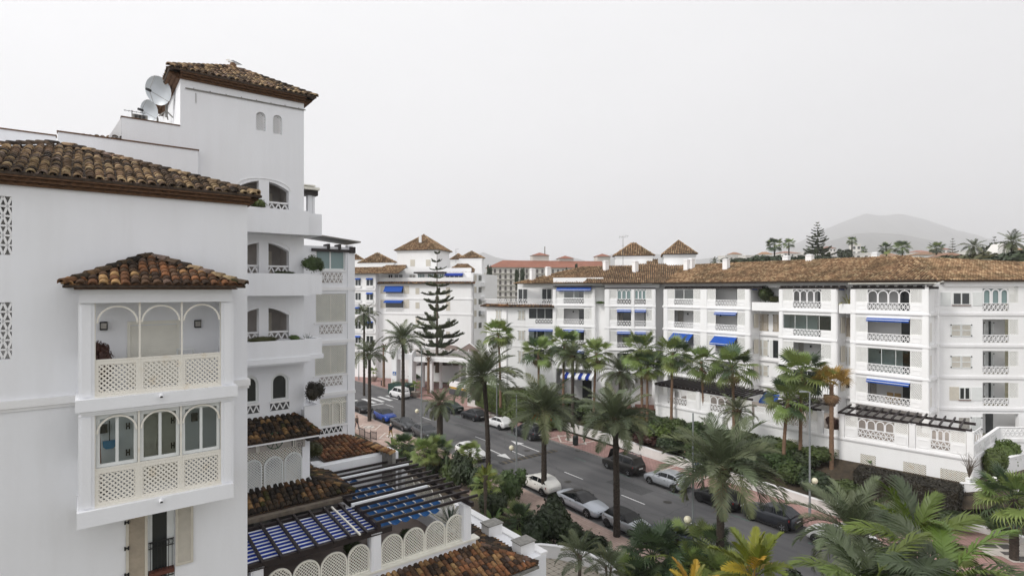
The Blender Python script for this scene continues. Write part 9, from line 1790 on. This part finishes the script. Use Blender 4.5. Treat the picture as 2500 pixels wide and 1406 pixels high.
# railings
def railing(label,pa,pc,h,n,name='railing',tips=False,z=.13):
 a,c=Vector(pa),Vector(pc); th=thing(name,label,'railing',a,group='iron railings'); d=(c-a); ln=d.length
 for k in(0,1):p=a.lerp(c,k); b=MB(); b.bar(p-Vector((0,0,.1)),p+Vector((0,0,h+.08)),.05,.05,(1,0,0)); b.build('post',IRON,th)
 for zz in(.12,h-.12):b=MB(); b.bar(a+Vector((0,0,zz)),c+Vector((0,0,zz)),.035,.035); b.build('rail',IRON,th)
 for k in range(1,n):
  p=a.lerp(c,k/n); b=MB(); b.bar(p,p+Vector((0,0,h)),.022,.022,(1,0,0))
  if tips:b.lathe(p+Vector((0,0,h)),[(.03,-.02),(.045,.03),(0,.14)],5)
  b.build('baluster',IRON,th)
railing('iron railing panel by the walking person in the brown jacket',gnd(877,1062,.13),gnd(890,1068,.13),1.0,10); railing('low iron gate between two railing panels near the walking person',gnd(891,1069,.13),gnd(904,1073,.13),.85,8); railing('iron railing panel nearest the man in the navy jacket',gnd(905,1070,.13),gnd(919,1074,.13),.95,10)
fa,fc=at(2342,1240,41.2),at(2640,1345,39.5); ndiv=6
for k in range(ndiv):railing('length of black spear-topped fence number %s from the clipped brown hedge'%('one','two','three','four','five','six')[k],fa.lerp(fc,k/ndiv),fa.lerp(fc,(k+1)/ndiv-.002),1.3,9,'spear_fence',True)
# walled bed at the right
wA,wB,wC=at(2345,1172,41.6),at(2432,1186,41.0),at(2660,1235,39.8)
wall_run([wA[:2],wB[:2],wC[:2]],.25,.5,wB.z,'bed_wall','tall plain white wall behind the black spear-topped fence',WHITE2); wall_run([Vector(at(2362,1168,41.7)[:2]),Vector(at(2412,1130,45)[:2])],.25,.5,wB.z+.25,'bed_wall','short white wall running back beside the clipped round bushes',WHITE2)
wall_run([Vector(at(2450,1128,44)[:2]),Vector(at(2520,1095,46)[:2])],.25,.5,4.2,'bed_wall','sloping white wall at the right edge behind the round bushes',WHITE2); wall_run([Vector(at(2440,1150,43.0)[:2]),Vector(at(2540,1200,41.5)[:2])],.3,.5,3.4,'bed_wall','low white wall in front of the dark cycad',WHITE2)
b=MB(); b.slab([wA[:2],wB[:2],wC[:2],(52,46.5),(41.7,47.0),(35.2,42.2)],.3,3.0); b.build('raised_bed',SOIL,kind='structure',label='raised planted bed behind the tall white wall',category='garden')
g0=[Vector(gnd(x,y,.13)[:2])for x,y in((2296,1272),(2330,1283),(2400,1300),(2500,1326),(2640,1362))]; wall_run(g0,.3,0,.55,'garden_wall','low white kerb wall along the pink forecourt',LOWW)
b=MB(); up_=[wA,wA.lerp(wB,.5),wB,wB.lerp(wC,.4),wC]
for i in range(4):b.quad((*g0[i],.5),(*g0[i+1],.5),(up_[i+1].x,up_[i+1].y,1.7),(up_[i].x,up_[i].y,1.7))
b.build('verge',SOIL,kind='structure',label='earth verge between low kerb wall and black fence',category='garden')
bush('shrub','dark low shrubs on the verge below the black fence','shrub',*at(2330,1262,39.5)[:2],.9,1.2,.8,1.0,'dark_leaf',3,1); bush('shrub','dark low shrub under the fan palm by the fence','shrub',*at(2430,1272,39)[:2],.8,1.2,.8,.9,'mid_leaf',4,1)
wl=at(2428,1176,41.0); th=thing('wall_lamp','white ball lamp on top of the tall white wall','lamp',wl,world=False); b=MB(); b.lathe((0,0,-.05),[(.10,0),(.10,.12),(.06,.14)],8); b.build('base',IRON,th); b=MB(); b.ball((0,0,.24),.17,14,9); b.build('globe',mat('white_globe',(.8,.79,.75),.4),th,smooth=True)
# people
SKIN=mat('skin',(.42,.25,.17),.6)
def person(label,loc,rz,top,legs,hair,pose='walk',shoe=(.02,.02,.02),scale=1.0,hold=None):
 V,E,Rr,Z=[],[],[],[]
 def add(p,r,par=None,zone='top'):
  V.append(Vector(p)); Rr.append(r); Z.append(zone)
  if par is not None:E.append((par,len(V)-1))
  return len(V)-1
 sit=pose=='sit'; hz=.50 if sit else .93
 pel=add((0,0,hz),(.15,.11),None,'legs'); wa=add((0,0,hz+.16),(.135,.10),pel); ch=add((.02,0,hz+.38),(.17,.115),wa); ne=add((.03,0,hz+.53),(.055,.055),ch,'skin'); hd=add((.05,0,hz+.64),(.085,.075),ne,'skin'); tp_=add((.045,0,hz+.77),(.07,.065),hd,'skin'); add((.135,0,hz+.645),(.018,.016),hd,'skin')
 for s_ in(1,-1):
  sw=(.16 if pose=='walk' else .02)*s_
  sh=add((.01,s_*.19,hz+.45),(.065,.065),ch); el=add((-.03-sw*.5,s_*.25,hz+.18),(.048,.048),sh)
  hn=add((.12-sw*.7 if not sit else .22,s_*.22,hz-.05 if not sit else hz+.1),(.036,.034),el); pa=add(V[hn]+Vector((.03,0,-.07 if not sit else-.01)),(.036,.02),hn,'skin')
  for i in range(4):f=add(V[pa]+Vector((.01+.012*(i-1.5),-s_*.004,-.05)),(.010,.009),pa,'skin'); add(V[f]+Vector((.012,-s_*.01,-.035-.006*(1.5-abs(i-1.5)))),(.009,.008),f,'skin')
  t_=add(V[pa]+Vector((.04,-s_*.01,-.01)),(.011,.01),pa,'skin'); add(V[t_]+Vector((.02,-s_*.01,-.03)),(.01,.009),t_,'skin')
  if sit:hp=add((.0,s_*.10,hz),(.10,.095),pel,'legs'); kn=add((.42,s_*.12,hz+.02),(.065,.065),hp,'legs'); an=add((.46,s_*.12,.1),(.045,.045),kn,'legs')
  else:hp=add((0,s_*.09,hz-.08),(.095,.095),pel,'legs'); kn=add((.04+sw,s_*.10,.50),(.068,.065),hp,'legs'); an=add((-.03+sw*1.7,s_*.10,.10),(.045,.045),kn,'legs')
  add(V[an]+Vector((.14,0,-.055)),(.045,.035),an,'shoe')
 me=bpy.data.meshes.new('person'); me.from_pydata([v*scale for v in V],E,[]); o=bpy.data.objects.new('tmp',me); COL.objects.link(o)
 m_=o.modifiers.new('s','SKIN'); m_.use_smooth_shade=True
 sk=me.skin_vertices[0].data
 for i,r in enumerate(Rr):sk[i].radius=(r[0]*scale,r[1]*scale); sk[i].use_root=(i==0)
 o.modifiers.new('d','SUBSURF').levels=1; o.modifiers['d'].render_levels=1
 dg=bpy.context.evaluated_depsgraph_get(); nm=bpy.data.meshes.new_from_object(o.evaluated_get(dg)); bpy.data.objects.remove(o)
 nm.materials.clear(); zones=['top','legs','skin','shoe']
 for k,c in(('top',top),('legs',legs),('skin',None),('shoe',shoe)):nm.materials.append(SKIN if c is None else mat('cloth_%s_%d'%(k,len(MATS)),c,.85,noise=.15,nscale=8))
 for p in nm.polygons:
  c=p.center/scale; best=min(((c-V[a].lerp(V[b_],.5)).length-.3*(V[a]-V[b_]).length,Z[b_])for a,b_ in E); p.material_index=zones.index(best[1]); p.use_smooth=True
 th=thing('person',label,'person',loc,world=False,rz=rz); put('body',nm,th)
 b=MB(); c=V[hd].lerp(V[tp_],.55)*scale; b.ball(c+Vector((-.02,0,.03))*scale,.098*scale,12,8,1.0,.92,.95); b.build('hair',mat('hair_%d'%len(MATS),hair,.8),th,smooth=True)
 b=MB()
 for s_ in(1,-1):b.ball((V[hd]+Vector((.085,s_*.03,.035)))*scale,.012*scale,6,4)
 b.build('eyes',TRIMB,th); return th
aw_=math.atan2(SA.y,SA.x)
g=gnd(871,1047,.13); person('person in a brown jacket and dark trousers walking at the building edge',g,aw_+.2,(.13,.10,.08),(.03,.03,.045),(.05,.03,.02),'walk')
g=gnd(954,1069,.13); person('white haired man in a navy jacket and ochre trousers walking on the shop side footway',g,aw_+math.pi+.2,(.012,.016,.035),(.26,.19,.06),(.55,.53,.48),'walk')
g=gnd(1280,1035,.13); person('dark clothed person standing half behind a hanging palm frond by the wall',g,aw_+2.6,(.015,.015,.017),(.015,.015,.018),(.03,.02,.015),'stand')
# bench, seated person, child's buggy
bc=gnd(1712,1157,.13); d=SA; bx=thing('bench','dark bench with iron ends against the low white wall','bench',bc,world=False,rz=aw_);
for k in range(4):b=MB(); b.box(-.8,.8,-.22+k*.12,-.12+k*.12,.43,.46); b.build('seat_slat',DARKW,bx)
for k in range(3):b=MB(); b.box(-.8,.8,.26+k*.02,.29+k*.02,.55+k*.13,.65+k*.13); b.build('backrest_slat',DARKW,bx)
for x in(-.72,.72):b=MB(); b.bar((x,-.2,0),(x,-.2,.43),.05,.05,(1,0,0)); b.bar((x,.24,0),(x,.3,.95),.05,.05,(1,0,0)); b.bar((x,-.22,.41),(x,.28,.41),.05,.04); b.bar((x,-.22,.62),(x,.26,.62),.05,.03); b.build('leg',IRON,bx)
person('person in blue seated on the dark bench',Vector(bc)+V3(SA)*(-.45)-V3(SN)*.02+Vector((0,0,-.02)),aw_-math.pi/2,(.03,.07,.14),(.02,.03,.06),(.06,.04,.03),'sit')
g=gnd(1682,1143,.13); person('dark haired person in black standing behind the buggy by the bench',g+V3(SA)*-.5,aw_-.2,(.012,.012,.016),(.02,.02,.03),(.02,.014,.01),'stand')
bg_=thing('pushchair','light grey pushchair in front of the person in black by the bench','pushchair',g+V3(SA)*.15,world=False,rz=aw_); BGM=mat('pushchair_cloth',(.42,.42,.46),.8)
b=MB(); b.hexa([Vector(v)for v in((-.2,-.2,.35),(.25,-.2,.32),(.25,.2,.32),(-.2,.2,.35),(-.28,-.2,.62),(.25,-.2,.42),(.25,.2,.42),(-.28,.2,.62))]); b.build('seat',BGM,bg_); b=MB(); b.ball((-.15,0,.72),.24,10,6,1,.9,.7); b.build('hood',BGM,bg_)
b=MB()
for y in(-.22,.22):b.tube([(-.5,y,.95),(-.2,y,.5),(.3,y,.12)],.015,5); b.tube([(-.25,y,.12),(.1,y,.45)],.015,5)
b.tube([(-.5,-.22,.95),(-.5,.22,.95)],.015,5); b.build('frame',STEEL,bg_)
for x,y in((-.25,-.22),(-.25,.22),(.3,-.22),(.3,.22)):o=bpy.data.objects.new('wheel',WT); COL.objects.link(o); o.parent=bg_; o.location=(x,y,.12); o.scale=(.12,.3,.12)
